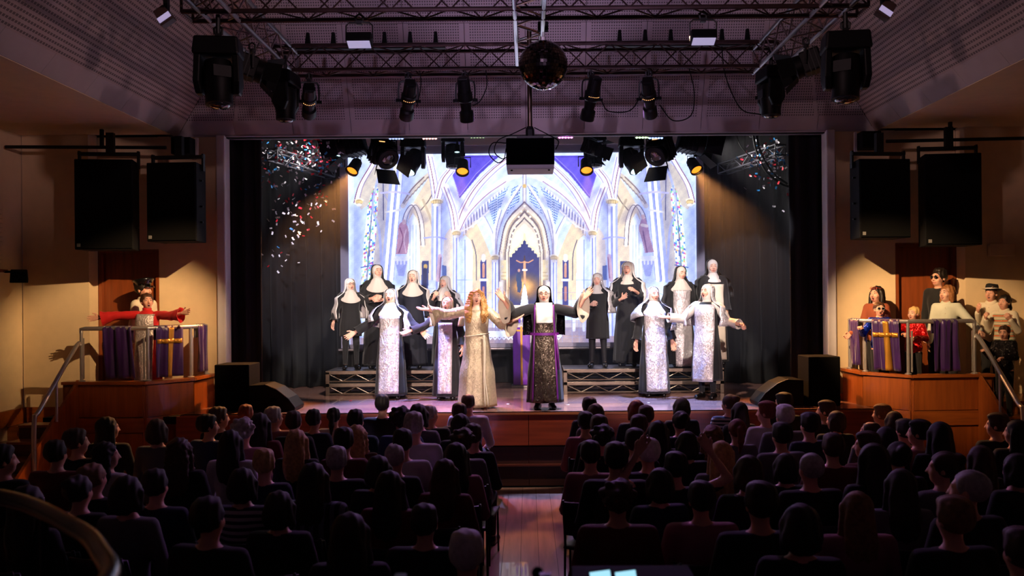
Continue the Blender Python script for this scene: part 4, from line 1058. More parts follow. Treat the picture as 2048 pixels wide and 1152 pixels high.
M_rtop = mat('riser_deck', (70, 66, 68), 0.35, vary=0.2, scale=4)
M_rfr = mat('riser_frame_aluminium', (128, 112, 98), 0.38, 0.85, vary=0.2)
def riser(label, x0, x1, y0, y1, rz):
    t = thing('stage_riser', label, 'platform', ((x0 + x1) / 2, (y0 + y1) / 2, ZS), rz)
    w, d = x1 - x0, y1 - y0
    for lev in (0.20, 0.40):
        MB().box((0, 0, lev - 0.012), (w - 0.06, d - 0.06, 0.02)).build('deck', M_rtop, t)
        for q in (-1, 1):
            MB().box((0, q * (d / 2 - 0.02), lev - 0.03), (w, 0.04, 0.055)).build('edge_beam', M_rfr, t, bevel=0.004)
            MB().box((q * (w / 2 - 0.02), 0, lev - 0.03), (0.04, d - 0.08, 0.055)).build('edge_beam', M_rfr, t, bevel=0.004)
            MB().tube([(-w / 2 + 0.05, q * (d / 2 - 0.02), lev - 0.17), (w / 2 - 0.05, q * (d / 2 - 0.02), lev - 0.17)], 0.012, 6).build('lower_rail', M_rfr, t)
            n = int(w / 0.22)
            for k in range(n):
                xa = -w / 2 + 0.06 + k * (w - 0.12) / n; xb = xa + (w - 0.12) / n
                za, zb = (lev - 0.165, lev - 0.06) if k % 2 else (lev - 0.06, lev - 0.165)
                MB().tube([(xa, q * (d / 2 - 0.02), za), (xb, q * (d / 2 - 0.02), zb)], 0.008, 5).build('lattice', M_rfr, t)
    for a in (-1, 0, 1):
        for q in (-1, 1):
            MB().box((a * (w / 2 - 0.03), q * (d / 2 - 0.03), 0.19), (0.06, 0.06, 0.38)).build('leg', M_rfr, t, bevel=0.004)
riser('metal-framed stage platform under the nuns on the left', -3.22, -1.22, 13.9, 14.75, 0.0)
riser('metal-framed stage platform under the nuns on the right', 0.56, 3.10, 13.85, 14.75, 0.0)

# draped lectern between the two leads
lc = thing('draped_lectern', 'narrow lectern covered in purple cloth with a gold cross stripe', 'lectern', (-0.11, 15.1, ZS))
MB().box((0, 0, 0.02), (0.36, 0.34, 0.04)).build('base', M_alu, lc, bevel=0.006)
rows = [[(-0.145 + 0.29 * i / 10, -0.14 - 0.006 * math.sin(i * 1.9 + j * 0.3), 0.05 + 1.0 * j / 10) for i in range(11)] for j in range(11)]
MB().grid(rows, -0.006).build('purple_cloth', mat('bright_purple_satin', (112, 40, 170), 0.4, vary=0.2, sheen=0.3), lc, smooth=True)
MB().box((0, 0, 0.55), (0.27, 0.24, 1.0)).build('pillar', M_black, lc)
MB().box((0, -0.152, 0.55), (0.035, 0.008, 1.0)).build('cross_upright', M_cloth_g, lc)
MB().box((0, -0.153, 0.98), (0.29, 0.008, 0.03)).build('cross_bar', M_cloth_g, lc)
MB(Matrix.Translation((0, 0, 1.09)) @ Matrix.Rotation(0.25, 4, 'X')).box((0, 0, 0), (0.40, 0.32, 0.04)).build('reading_top', M_white, lc, bevel=0.006)
for k in range(4):
    MB(Matrix.Translation((-0.11 + k * 0.075, -0.02, 1.11))).lathe([(0.02, 0), (0.026, 0.05), (0.016, 0.10), (0.022, 0.14)], 8).build('candle_glass', mat('violet_glass', (120, 90, 220), 0.15, vary=0.1, coat=0.5), lc)

# ---------------------------------------------------------------- confetti
CONF = {}
def confetti():
    r = random.Random(21)
    cols = {'white': mat('confetti_white', (226, 222, 228), 0.5, vary=0.03), 'red': mat('confetti_red', (196, 26, 48), 0.45, vary=0.1), 'blue': mat('confetti_blue', (40, 128, 190), 0.45, vary=0.1)}
    for c, m in cols.items():
        b = MB(); b.grid([[(-0.022, 0, 0), (0, 0.003, 0.002), (0.022, 0, 0)], [(-0.022, 0.001, 0.024), (0, 0.004, 0.026), (0.022, 0.001, 0.024)]], 0.0012)
        me = bpy.data.meshes.new('confetti_' + c); me.from_pydata(b.v, [], b.f); me.materials.append(m); me.update(); CONF[c] = me
    spots = []
    def band(n, cx, cy, sx_, sy_, w):
        for _ in range(n):
            spots.append((r.gauss(cx, sx_), r.gauss(cy, sy_), r.choices(('white', 'red', 'blue'), w)[0]))
    band(70, 605, 312, 46, 26, (5, 3, 2)); band(34, 642, 318, 22, 26, (2, 6, 1)); band(22, 535, 335, 16, 26, (2, 0.4, 5)); band(52, 590, 395, 42, 34, (7, 2.5, 1)); band(34, 570, 465, 32, 30, (8, 1, 1)); band(8, 570, 520, 40, 22, (5, 1, 1)); band(16, 640, 400, 15, 15, (3, 4, 0))
    band(40, 1530, 335, 22, 25, (6, 0.7, 2)); band(18, 1560, 300, 14, 22, (1, 0.5, 5)); band(16, 1510, 300, 22, 20, (3, 2, 1)); band(16, 1545, 395, 26, 20, (3, 1, 4)); band(8, 1555, 445, 10, 14, (3, 1, 3))
    spots += [(672, 517, 'red'), (568, 572, 'white'), (547, 607, 'white'), (662, 288, 'white'), (665, 408, 'white'), (664, 416, 'white'), (698, 416, 'red'), (1567, 514, 'blue')]
    n = 0
    for x, y, c in spots:
        if y < 274 or x < 508 or 694 < x < 1465 or x > 1582 or n >= 296: continue
        sd = 'left' if x < 1000 else 'right'
        D = r.uniform(13.35, 14.4)
        o = inst('confetti_piece', CONF[c], None, Matrix.Translation(px(x, y, D)) @ Matrix.Rotation(r.uniform(0, 6.28), 4, 'Y') @ Matrix.Rotation(r.uniform(-1.2, 1.2), 4, 'X') @ Matrix.Scale(r.uniform(0.8, 1.25), 4))
        tag(o, 'small %s paper confetti piece falling in front of the %s black curtain' % (c, sd), 'confetti', '%s confetti on the %s' % (c, sd)); n += 1
    # the densest part of each burst, too thick to count
    for sd, cx, cy, sx_, sy_, cnt, w in (('left', 600, 310, 44, 24, 150, (5, 3, 2)), ('right', 1540, 315, 24, 24, 60, (4, 1, 3))):
        b = MB(); ms = list(cols.values())
        for _ in range(cnt):
            x, y, D = r.gauss(cx, sx_), abs(r.gauss(cy, sy_) - 275) + 275, r.uniform(13.35, 14.4)
            if (sd == 'left' and not 508 < x < 690) or (sd == 'right' and not 1470 < x < 1582): continue
            b.m = r.choices((0, 1, 2), w)[0]; b.xf = Matrix.Translation(px(x, y, D)) @ Matrix.Rotation(r.uniform(0, 6.28), 4, 'Y') @ Matrix.Rotation(r.uniform(-1.2, 1.2), 4, 'X')
            b.box((0, 0, 0), (0.042, 0.0015, 0.024))
        o = b.build('confetti_cloud', ms); o['kind'] = 'stuff'; tag(o, 'thick cloud of mixed confetti just inside the %s of the stage opening head' % sd, 'confetti')
    # a few scraps that reached the stage floor
    for x, D, c in ((0.55, 12.5, 'white'), (-2.7, 13.2, 'red'), (-0.3, 12.6, 'white'), (1.75, 12.6, 'white')):
        o = inst('confetti_piece', CONF[c], None, Matrix.Translation((x, D, ZS + 0.003)) @ Matrix.Rotation(r.uniform(0, 6), 4, 'Z') @ Matrix.Rotation(-1.5, 4, 'X') @ Matrix.Scale(1.4, 4))
        tag(o, '%s paper confetti scrap lying on the stage floor%s' % (c, {0.55: ' right of the lead nun', -0.3: ' between the two leads', 1.75: ' before the right platform'}.get(x, ' before the left platform')), 'confetti')
confetti()

# thin theatrical haze hanging over the stage
hz = MB().box((0, 14.32, 3.45), (8.7, 2.1, 4.88)).build('stage_haze', M_black)
m = bpy.data.materials.new('stage_haze'); m.use_nodes = True; nt = m.node_tree; nt.nodes.clear()
out = nt.nodes.new('ShaderNodeOutputMaterial'); vs = nt.nodes.new('ShaderNodeVolumeScatter'); vs.inputs['Density'].default_value = 0.016; vs.inputs['Anisotropy'].default_value = 0.25; vs.inputs['Color'].default_value = (0.95, 0.95, 1, 1)
nt.links.new(vs.outputs[0], out.inputs['Volume']); hz.data.materials.clear(); hz.data.materials.append(m)
tag(hz, 'thin haze hanging in the light beams over the stage', 'haze'); hz['kind'] = 'stuff'

# ================================================================ FIGURES
# Bodies are grown as one skin over a skeleton of tapered limbs (a distance field turned into a surface).
def sd_cone(P, a, b, ra, rb):
    ba = b - a; q = max(float(ba @ ba), 1e-9)
    pa = [P[i] - a[i] for i in range(3)]
    t = np.clip((pa[0] * ba[0] + pa[1] * ba[1] + pa[2] * ba[2]) / q, 0, 1)
    return np.sqrt(sum((pa[i] - ba[i] * t) ** 2 for i in range(3))) - (ra + (rb - ra) * t)
def sd_ell(P, c, r, R):
    p = [P[i] - c[i] for i in range(3)]
    q = [(p[0] * R[0, i] + p[1] * R[1, i] + p[2] * R[2, i]) for i in range(3)]
    k0 = np.sqrt(sum((q[i] / r[i]) ** 2 for i in range(3))); k1 = np.sqrt(sum((q[i] / r[i] ** 2) ** 2 for i in range(3)))
    return k0 * (k0 - 1) / np.maximum(k1, 1e-6)
I3 = np.eye(3)
class Prim:
    def __init__(s, kind, a, b, ra, rb=0, k=0.02, tag='', neg=False, R=None):
        s.kind, s.a, s.b, s.ra, s.rb, s.k, s.tag, s.neg = kind, np.array(a, float), (None if b is None else np.array(b, float)), ra, rb, k, tag, neg
        s.R = I3 if R is None else R
    def dist(s, P, grow=0.0):
        if s.kind == 'c': return sd_cone(P, s.a, s.b, s.ra + grow, s.rb + grow)
        return sd_ell(P, s.a, np.array(s.ra) + grow, s.R)
    def bounds(s, grow=0.0):
        if s.kind == 'c':
            m = max(s.ra, s.rb) + grow; return np.minimum(s.a, s.b) - m, np.maximum(s.a, s.b) + m
        m = max(s.ra) + grow; return s.a - m, s.a + m
    def moved(s, T):
        """T = (rotation 3x3, translation)"""
        R, t = T
        return Prim(s.kind, R @ s.a + t, None if s.b is None else R @ s.b + t, s.ra, s.rb, s.k, s.tag, s.neg, R @ s.R)
def cone(a, b, ra, rb=None, k=0.02, tag='', neg=False): return Prim('c', a, b, ra, ra if rb is None else rb, k, tag, neg)
def egg(c, r, k=0.02, tag='', neg=False, R=None): return Prim('e', c, None, tuple(r), 0, k, tag, neg, R)

def field(prims, lo, hi, h, grow=0.0, clip=None):
    lo, hi = np.array(lo, float), np.array(hi, float)
    n = np.maximum(((hi - lo) / h).astype(int) + 2, 4)
    ax = [lo[i] + h * np.arange(n[i]) for i in range(3)]
    D = np.full(n, 0.5, np.float32)
    for p in prims:
        b0, b1 = p.bounds(grow); b0 = b0 - 0.05 - p.k; b1 = b1 + 0.05 + p.k
        s = [slice(max(0, int((b0[i] - lo[i]) / h)), min(n[i], int((b1[i] - lo[i]) / h) + 2)) for i in range(3)]
        if any(q.start >= q.stop for q in s): continue
        P = [ax[0][s[0]][:, None, None], ax[1][s[1]][None, :, None], ax[2][s[2]][None, None, :]]
        d = p.dist(P, 0.0 if p.neg else grow).astype(np.float32); cur = D[s[0], s[1], s[2]]
        if p.neg: d = -d
        hh = np.maximum(p.k - np.abs(cur - d), 0) / max(p.k, 1e-6)
        D[s[0], s[1], s[2]] = (np.maximum(cur, d) + hh * hh * p.k * 0.25) if p.neg else (np.minimum(cur, d) - hh * hh * p.k * 0.25)
    if clip is not None:
        P = [ax[0][:, None, None], ax[1][None, :, None], ax[2][None, None, :]]
        for c in clip: D = np.maximum(D, c(P)).astype(np.float32)
    return D, lo
def nets(D, lo, h):
    """surface nets: vertices inside sign-changing cells, quads across sign-changing edges"""
    ins = D < 0; nx, ny, nz = D.shape
    cs = [(i, j, k) for i in (0, 1) for j in (0, 1) for k in (0, 1)]
    def sub(A, c): return A[c[0]:nx - 1 + c[0], c[1]:ny - 1 + c[1], c[2]:nz - 1 + c[2]]
    cnt = sum(sub(ins, c).astype(np.int8) for c in cs)
    act = np.argwhere((cnt > 0) & (cnt < 8))
    if not len(act): return np.zeros((0, 3)), np.zeros((0, 4), int)
    idx = np.full((nx - 1, ny - 1, nz - 1), -1, np.int64); idx[tuple(act.T)] = np.arange(len(act))
    vals = {c: D[act[:, 0] + c[0], act[:, 1] + c[1], act[:, 2] + c[2]] for c in cs}
    acc = np.zeros((len(act), 3)); w = np.zeros(len(act))
    for c in cs:
        for ax in range(3):
            if c[ax]: continue
            e = list(c); e[ax] = 1; e = tuple(e)
            v0, v1 = vals[c], vals[e]; m = (v0 < 0) != (v1 < 0)
            t = np.where(m, v0 / np.where(m, v0 - v1, 1), 0)
            p = np.array(c, float)[None, :].repeat(len(act), 0); p[:, ax] = t
            acc += p * m[:, None]; w += m
    V = (act + acc / w[:, None]) * h + lo
    Q = []
    for ax in range(3):
        a0 = [slice(1, -1)] * 3; a0[ax] = slice(0, -1); a1 = list(a0); a1[ax] = slice(1, None)
        A, B = ins[tuple(a0)], ins[tuple(a1)]
        for flip, m in ((False, A & ~B), (True, ~A & B)):
            g = np.argwhere(m) + np.array([0 if i == ax else 1 for i in range(3)])
            if not len(g): continue
            u, v = [i for i in range(3) if i != ax]
            def cell(du, dv):
                q = g.copy(); q[:, u] -= du; q[:, v] -= dv; return idx[tuple(q.T)]
            q = np.stack([cell(1, 1), cell(0, 1), cell(0, 0), cell(1, 0)], 1)
            if (ax == 1) != flip: q = q[:, ::-1]
            Q.append(q)
    Q = np.concatenate(Q) if Q else np.zeros((0, 4), int)
    return V, Q[(Q >= 0).all(1)]
def skin(prims, h, fine=(), hf=0.007, grow=0.0, clip=None, wob=None):
    """mesh of the field; boxes in fine are meshed again at the finer step hf"""
    b = [p.bounds(grow) for p in prims if not p.neg]
    lo = np.min([q[0] for q in b], 0) - 0.03; hi = np.max([q[1] for q in b], 0) + 0.03
    Vs, Qs, off = [], [], 0
    D, o = field(prims, lo, hi, h, grow, clip); V, Q = nets(D, o, h)
    if len(Q):
        ce_ = V[Q].mean(1); keep = np.ones(len(Q), bool)
        for f0, f1 in fine: keep &= ~((ce_ > np.array(f0) + h) & (ce_ < np.array(f1) - h)).all(1)
        Vs.append(V); Qs.append(Q[keep]); off = len(V)
    for f0, f1 in fine:
        D, o = field(prims, f0, f1, hf, grow, clip); V, Q = nets(D, o, hf)
        Vs.append(V); Qs.append(Q + off); off += len(V)
    V = np.concatenate(Vs); Q = np.concatenate(Qs)
    used = np.unique(Q); re = np.full(len(V), -1); re[used] = np.arange(len(used))
    V, Q = V[used], re[Q]
    if wob is not None: V = wob(V)
    return V, Q
def mesh_obj(name, V, Q, m, parent=None, R=None, smooth=True):
    if R is not None: V = V @ R.T
    me = bpy.data.meshes.new(name)
    me.vertices.add(len(V)); me.vertices.foreach_set('co', np.asarray(V, np.float32).ravel())
    me.loops.add(Q.size); me.loops.foreach_set('vertex_index', np.asarray(Q, np.int32).ravel())
    me.polygons.add(len(Q)); me.polygons.foreach_set('loop_start', np.arange(0, Q.size, 4, dtype=np.int32))
    me.polygons.foreach_set('use_smooth', np.full(len(Q), smooth))
    me.materials.append(m); me.update(calc_edges=True); me.validate()
    o = bpy.data.objects.new(name, me); COL.objects.link(o)
    if parent is not None: o.parent = parent
    return o

def rotz(a): c, s = math.cos(a), math.sin(a); return np.array([[c, -s, 0], [s, c, 0], [0, 0, 1.0]])
def rotx(a): c, s = math.cos(a), math.sin(a); return np.array([[1.0, 0, 0], [0, c, -s], [0, s, c]])
def roty(a): c, s = math.cos(a), math.sin(a); return np.array([[c, 0, s], [0, 1.0, 0], [-s, 0, c]])
def unit(v): v = np.array(v, float); return v / np.linalg.norm(v)

def hand_prims(w, d, n, s, pose, thumb):
    """palm and five fingers from wrist w; d along the hand, n out of the palm, thumb +1/-1 picks the thumb's side"""
    d = unit(d); n = unit(np.array(n, float) - d * float(np.dot(n, d))); sd = np.cross(n, d) * thumb
    curl, spread = {'open': (0.12, 0.16), 'relaxed': (0.55, 0.05), 'fist': (1.45, 0.0), 'grip': (1.25, 0.02), 'point': (0.2, 0.1)}[pose]
    P = []
    for q in (-1.0, -0.33, 0.33, 1.0):
        P.append(cone(w + d * 0.012 * s + sd * q * 0.014 * s, w + d * 0.082 * s + sd * q * 0.029 * s, 0.0135 * s, 0.0115 * s, 0.012, 'hand'))
    for q, Ln in ((1.0, 0.066), (0.34, 0.074), (-0.34, 0.069), (-1.0, 0.054)):
        k = w + d * 0.084 * s + sd * q * 0.0275 * s
        f = unit(d + sd * q * spread)
        d1 = f * math.cos(curl * 0.55) + n * math.sin(curl * 0.55); e = k + d1 * Ln * 0.55 * s
        d2 = f * math.cos(curl * 1.45) + n * math.sin(curl * 1.45); g = e + d2 * Ln * 0.5 * s
        P += [cone(k - d * 0.012 * s, e, 0.0100 * s, 0.0088 * s, 0.004, 'hand'), cone(e, g, 0.0088 * s, 0.0072 * s, 0.004, 'hand')]
    b = w + d * 0.026 * s + sd * 0.022 * s
    t1 = b + unit(d * 0.75 + sd * (0.85 if pose == 'open' else 0.5) + n * 0.35) * 0.045 * s
    t2 = t1 + unit(d * 0.95 + sd * (0.35 if pose == 'open' else 0.0) + n * (0.3 if pose == 'open' else 0.7)) * 0.032 * s
    P += [cone(b, t1, 0.0135 * s, 0.0105 * s, 0.008, 'hand'), cone(t1, t2, 0.0105 * s, 0.0085 * s, 0.004, 'hand')]
    return P

class Figure:
    """skeleton in body axes: x to the viewer's right when facing the viewer, y backwards, z up, feet on z = 0"""
    def __init__(s, h, yaw=0.0, arms=None, hyaw=0.0, hpitch=0.0, hroll=0.0, mouth=0.0, head=1.0, build=1.0, seated=False, stance=0.0, lean=0.0):
        s.h, s.k, s.yaw = h, h / 1.7, yaw
        k = s.k; s.R = rotz(yaw); s.mouth = mouth
        hs = k * head; s.hs = hs
        dz = -0.42 * k if seated else 0.0
        s.dz = dz
        def J(x, y, z): return np.array((x * k * (build if abs(x) > 0.01 else 1), y * k, z * k + dz))
        P = []
        P += [egg(J(0, 0.0, 0.95), (0.155 * k * build, 0.112 * k * build, 0.125 * k), 0.05, 'torso'), egg(J(0, 0, 1.10), (0.125 * k * build, 0.092 * k * build, 0.14 * k), 0.06, 'torso'),
              egg(J(0, 0.0, 1.27), (0.148 * k * build, 0.108 * k * build, 0.165 * k), 0.06, 'torso'), cone(J(-0.135, 0.012, 1.385), J(0.135, 0.012, 1.385), 0.050 * k, 0.050 * k, 0.05, 'torso'),
              cone(J(0, 0.02, 1.38), J(0, 0.002, 1.50), 0.056 * k, 0.047 * k, 0.04, 'neck')]
        # legs
        s.feet = {}
        for sg, nm in ((-1, 'l'), (1, 'r')):
            if seated:
                hip, kn, an = J(sg * 0.085, 0, 0.93), J(sg * 0.10, -0.43, 0.93), J(sg * 0.10, -0.45, 0.50)
            else:
                hip, kn, an = J(sg * 0.085, 0, 0.90), J(sg * (0.09 + stance * 0.4), -0.012, 0.49), J(sg * (0.088 + stance), 0.012, 0.085)
            P += [cone(hip, kn, 0.083 * k * build, 0.055 * k, 0.03, 'leg'), cone(kn, an, 0.055 * k, 0.036 * k, 0.02, 'leg')]
            toe = an + np.array((sg * 0.03, -0.15, -0.052)) * k; heel = an + np.array((0, 0.03, -0.045)) * k
            P += [cone(heel, toe, 0.038 * k, 0.030 * k, 0.02, 'foot'), cone(an, heel, 0.036 * k, 0.036 * k, 0.02, 'foot')]
            s.feet[nm] = an
        # arms: (upper dir, fore dir, hand pose, palm normal[, hand dir])
        arms = arms or {}
        s.arm = {}; s.fine = []
        for sg, nm in ((-1, 'l'), (1, 'r')):
            A = arms.get(nm) or ((sg * 0.16, 0.02, -1), (sg * 0.04, -0.16, -1), 'relaxed', (-sg, 0.2, 0))
            sh = J(sg * 0.165, 0.012, 1.385); u = unit(A[0]); f = unit(A[1])
            el = sh + u * 0.285 * k; wr = el + f * 0.245 * k
            P += [cone(sh, el, 0.047 * k, 0.036 * k, 0.03, 'arm'), cone(el, wr, 0.037 * k, 0.025 * k, 0.015, 'arm')]
            hd = unit(A[4]) if len(A) > 4 else f
            hp = hand_prims(wr, hd, A[3], k * 1.14, A[2], (sg if len(A) < 6 else A[5]))
            P += hp
            b = [q.bounds() for q in hp]; s.fine.append((np.min([q[0] for q in b], 0) - 0.016, np.max([q[1] for q in b], 0) + 0.016))
            s.arm[nm] = (sh, el, wr)
        # head (own frame: origin at the base of the skull)
        piv = J(0, 0.01, 1.50)
        HR = rotz(hyaw) @ roty(hroll) @ rotx(hpitch); s.T = (HR, piv); q = hs
        def Hd(x, y, z): return np.array((x * q, y * q, (z - 1.50) * q))
        s.Hd = Hd
        H = [egg(Hd(0, 0.012, 1.610), (0.073 * q, 0.090 * q, 0.082 * q), 0.02, 'skull'), egg(Hd(0, -0.028, 1.560), (0.059 * q, 0.064 * q, 0.072 * q), 0.03, 'skull'), egg(Hd(0, -0.052, 1.512), (0.030 * q, 0.030 * q, 0.024 * q), 0.03, 'face'),
             cone(Hd(-0.036, -0.074, 1.612), Hd(0.036, -0.074, 1.612), 0.011 * q, 0.011 * q, 0.016, 'face'),
             egg(Hd(-0.030, -0.098, 1.592), (0.018 * q, 0.015 * q, 0.009 * q), 0.012, 'face', True), egg(Hd(0.030, -0.098, 1.592), (0.018 * q, 0.015 * q, 0.009 * q), 0.012, 'face', True),
             cone(Hd(0, -0.086, 1.598), Hd(0, -0.106, 1.562), 0.008 * q, 0.0125 * q, 0.010, 'face'), cone(Hd(-0.011, -0.094, 1.556), Hd(0.011, -0.094, 1.556), 0.008 * q, 0.008 * q, 0.008, 'face'),
             egg(Hd(-0.036, -0.062, 1.556), (0.022 * q, 0.018 * q, 0.020 * q), 0.02, 'face'), egg(Hd(0.036, -0.062, 1.556), (0.022 * q, 0.018 * q, 0.020 * q), 0.02, 'face')]
        for e in (-1, 1): H.append(egg(Hd(e * 0.074, 0.008, 1.575), (0.010 * q, 0.019 * q, 0.030 * q), 0.008, 'ear'))
        if mouth > 0: H.append(egg(Hd(0, -0.092, 1.522), (0.019 * q, 0.028 * q, (0.004 + 0.014 * mouth) * q), 0.006, 'face', True))
        s.head = [p.moved(s.T) for p in H]
        s.P = P + s.head
        b = [p.bounds() for p in s.head if not p.neg]
        s.hbox = (np.min([x[0] for x in b], 0) - 0.016, np.max([x[1] for x in b], 0) + 0.016)
        s.fine.append(s.hbox)
        s.z_hip, s.z_sh = 0.9 * k + dz, 1.385 * k + dz
        s.top = (s.T[0] @ Hd(0, 0.012, 1.692) + piv)
    def hp(s, x, y, z): return s.T[0] @ s.Hd(x, y, z) + s.T[1]
    def body(s, name, m, h=0.017, hf=0.0075, fine=True):
        V, Q = skin(s.P, h, s.fine if fine is True else ([s.hbox] if fine == 'head' else []), hf)
        return mesh_obj(name, V, Q, m, None, s.R)
    def garment(s, name, tags, m, parent, grow=0.013, clip=None, h=0.016, wob=None, extra=()):
        V, Q = skin([p for p in s.P if p.tag in tags and not p.neg] + list(extra), h, (), 0, grow, clip, wob)
        return mesh_obj(name, V, Q, m, parent, s.R)
    def part(s, name, mb, m, parent, smooth=True):
        mb.v = [tuple(s.R @ np.array(v)) for v in mb.v]
        return mb.build(name, m, parent, smooth)
    def face(s, parent, lips=(178, 84, 82), iris=(52, 40, 34), brow=(70, 48, 36), smile=0.0, bag=True):
        q = s.hs
        for e in (-1, 1):
            mb = MB(); c = s.hp(e * 0.030, -0.0805, 1.592); f = s.T[0] @ np.array((0, -1.0, 0))
            mb.ball(c, (0.0130 * q, 0.0110 * q, 0.0066 * q), 10, 6); mb.m = 1; mb.ball(c + f * 0.0066 * q, (0.0066 * q, 0.0056 * q, 0.0062 * q), 8, 5)
            s.part('eye', mb, [mat('eye_white', (222, 214, 208), 0.25, vary=0.02), mat('eye_iris_%d' % iris[0], iris, 0.2, vary=0.1)], parent)
            mb = MB(); mb.tube([s.hp(e * 0.014, -0.0905, 1.6145), s.hp(e * 0.030, -0.0905, 1.6205), s.hp(e * 0.047, -0.081, 1.6155)], [0.0026 * q, 0.0032 * q, 0.0015 * q], 6)
            s.part('eyebrow', mb, mat('brow_%d_%d' % brow[:2], brow, 0.8), parent)
        zo = 0.004 + 0.014 * s.mouth
        ml = mat('lips_%d_%d' % lips[:2], lips, 0.4, vary=0.06)
        up = [s.hp(x, -0.0925 + abs(x) * 0.42, 1.522 + (zo + 0.003) * (1 - (abs(x) / 0.024) ** 2) + smile * abs(x) * 0.30) for x in (-0.024, -0.014, 0, 0.014, 0.024)]
        dn = [s.hp(x, -0.0910 + abs(x) * 0.42, 1.520 - (zo + 0.003) * (1 - (abs(x) / 0.024) ** 2) + smile * abs(x) * 0.30) for x in (-0.024, -0.014, 0, 0.014, 0.024)]
        mb = MB(); mb.tube(up, [0.0015 * q, 0.0028 * q, 0.0030 * q, 0.0028 * q, 0.0015 * q], 6); mb.tube(dn, [0.0015 * q, 0.0032 * q, 0.0036 * q, 0.0032 * q, 0.0015 * q], 6)
        s.part('lips', mb, ml, parent)
        if s.mouth > 0.25:
            mb = MB(); mb.ball(s.hp(0, -0.072, 1.521), (0.018 * q, 0.010 * q, zo * q), 10, 6); s.part('open_mouth', mb, mat('mouth_dark', (46, 10, 12), 0.5), parent)
            mb = MB(); mb.tube([s.hp(-0.012, -0.083, 1.522 + zo * 0.72), s.hp(0, -0.087, 1.522 + zo * 0.80), s.hp(0.012, -0.083, 1.522 + zo * 0.72)], 0.003 * q, 5); s.part('teeth', mb, mat('teeth', (226, 220, 206), 0.3), parent)
        elif smile > 0.4:
            mb = MB(); mb.tube([s.hp(-0.013, -0.085, 1.523), s.hp(0, -0.0925, 1.5205), s.hp(0.013, -0.085, 1.523)], 0.0035 * q, 5); s.part('teeth', mb, mat('teeth', (226, 220, 206), 0.3), parent)
    def hair(s, parent, style, m, h=0.0095, name='hair'):
        q = s.hs; Hd = s.Hd
        g = 0.010 if style in ('buzz', 'thin') else 0.016
        E = [egg(Hd(0, 0.022, 1.614), ((0.073 + g) * q, (0.089 + g) * q, (0.080 + g) * q), 0.015, 'hair')]
        cutz = 1.640 if style != 'thin' else 1.62
        cut = [egg(Hd(0, -0.075, 1.555), (0.064 * q, 0.075 * q, 0.088 * q), 0.012, 'hair', True)]
        if style in ('short', 'thin', 'buzz'):
            cut += [egg(Hd(0, 0.0, 1.47), (0.14 * q, 0.16 * q, 0.062 * q), 0.01, 'hair', True)]
            if style == 'short': E += [egg(Hd(0.012, -0.035, 1.678), (0.056 * q, 0.050 * q, 0.026 * q), 0.03, 'hair'), egg(Hd(0.0, 0.03, 1.680), (0.066 * q, 0.07 * q, 0.030 * q), 0.04, 'hair')]
            if style == 'thin': cut += [egg(Hd(0, 0.0, 1.72), (0.055 * q, 0.075 * q, 0.05 * q), 0.02, 'hair', True)]
        elif style == 'bob':
            E += [egg(Hd(0, 0.045, 1.545), (0.097 * q, 0.075 * q, 0.085 * q), 0.03, 'hair'), cone(Hd(-0.078, 0.0, 1.60), Hd(-0.083, 0.0, 1.485), 0.028 * q, 0.022 * q, 0.02, 'hair'), cone(Hd(0.078, 0.0, 1.60), Hd(0.083, 0.0, 1.485), 0.028 * q, 0.022 * q, 0.02, 'hair')]
        elif style in ('long', 'wavy'):
            E += [egg(Hd(0, 0.065, 1.50), (0.098 * q, 0.055 * q, 0.14 * q), 0.03, 'hair'), egg(Hd(0, 0.085, 1.38), (0.105 * q, 0.042 * q, 0.15 * q), 0.03, 'hair')]
            for e in (-1, 1): E += [cone(Hd(e * 0.078, 0.0, 1.61), Hd(e * 0.092, 0.0, 1.42), 0.028 * q, 0.030 * q, 0.02, 'hair'), cone(Hd(e * 0.092, 0.0, 1.42), Hd(e * 0.10, -0.03, 1.30), 0.030 * q, 0.018 * q, 0.02, 'hair')]
        elif style == 'frontlong':
            E += [egg(Hd(0, 0.065, 1.50), (0.105 * q, 0.055 * q, 0.14 * q), 0.03, 'hair'), egg(Hd(0, 0.09, 1.36), (0.12 * q, 0.045 * q, 0.16 * q), 0.03, 'hair')]
            for e in (-1, 1):
                for dx, dy in ((0.0, 0.0), (0.025, 0.03), (-0.012, -0.025)):
                    pts = [(e * (0.074 + dx * 0.5), -0.005 + dy * 0.5, 1.64), (e * (0.092 + dx), -0.01 + dy, 1.53), (e * (0.112 + dx), -0.055 + dy, 1.43), (e * (0.105 + dx), -0.105 + dy * 0.6, 1.33), (e * (0.100 + dx * 0.8), -0.112 + dy * 0.5, 1.22)]
                    rr = (0.020, 0.026, 0.034, 0.034, 0.012)
                    for (a, b, r0, r1) in zip(pts[:-1], pts[1:], rr[:-1], rr[1:]): E.append(cone(Hd(*a), Hd(*b), r0 * q, r1 * q, 0.014, 'hair'))
            cut = [egg(Hd(0, -0.085, 1.560), (0.056 * q, 0.070 * q, 0.090 * q), 0.012, 'hair', True)]
        elif style == 'pony':
            E += [egg(Hd(0, 0.125, 1.62), (0.022 * q, 0.03 * q, 0.024 * q), 0.02, 'hair'), cone(Hd(0, 0.13, 1.62), Hd(0, 0.145, 1.50), 0.028 * q, 0.034 * q, 0.02, 'hair'), cone(Hd(0, 0.145, 1.50), Hd(0.01, 0.13, 1.36), 0.034 * q, 0.010 * q, 0.02, 'hair')]
            cut += [egg(Hd(0, -0.02, 1.47), (0.14 * q, 0.15 * q, 0.060 * q), 0.01, 'hair', True)]
        elif style == 'bun':
            E += [egg(Hd(0, 0.105, 1.655), (0.050 * q, 0.045 * q, 0.046 * q), 0.012, 'hair')]
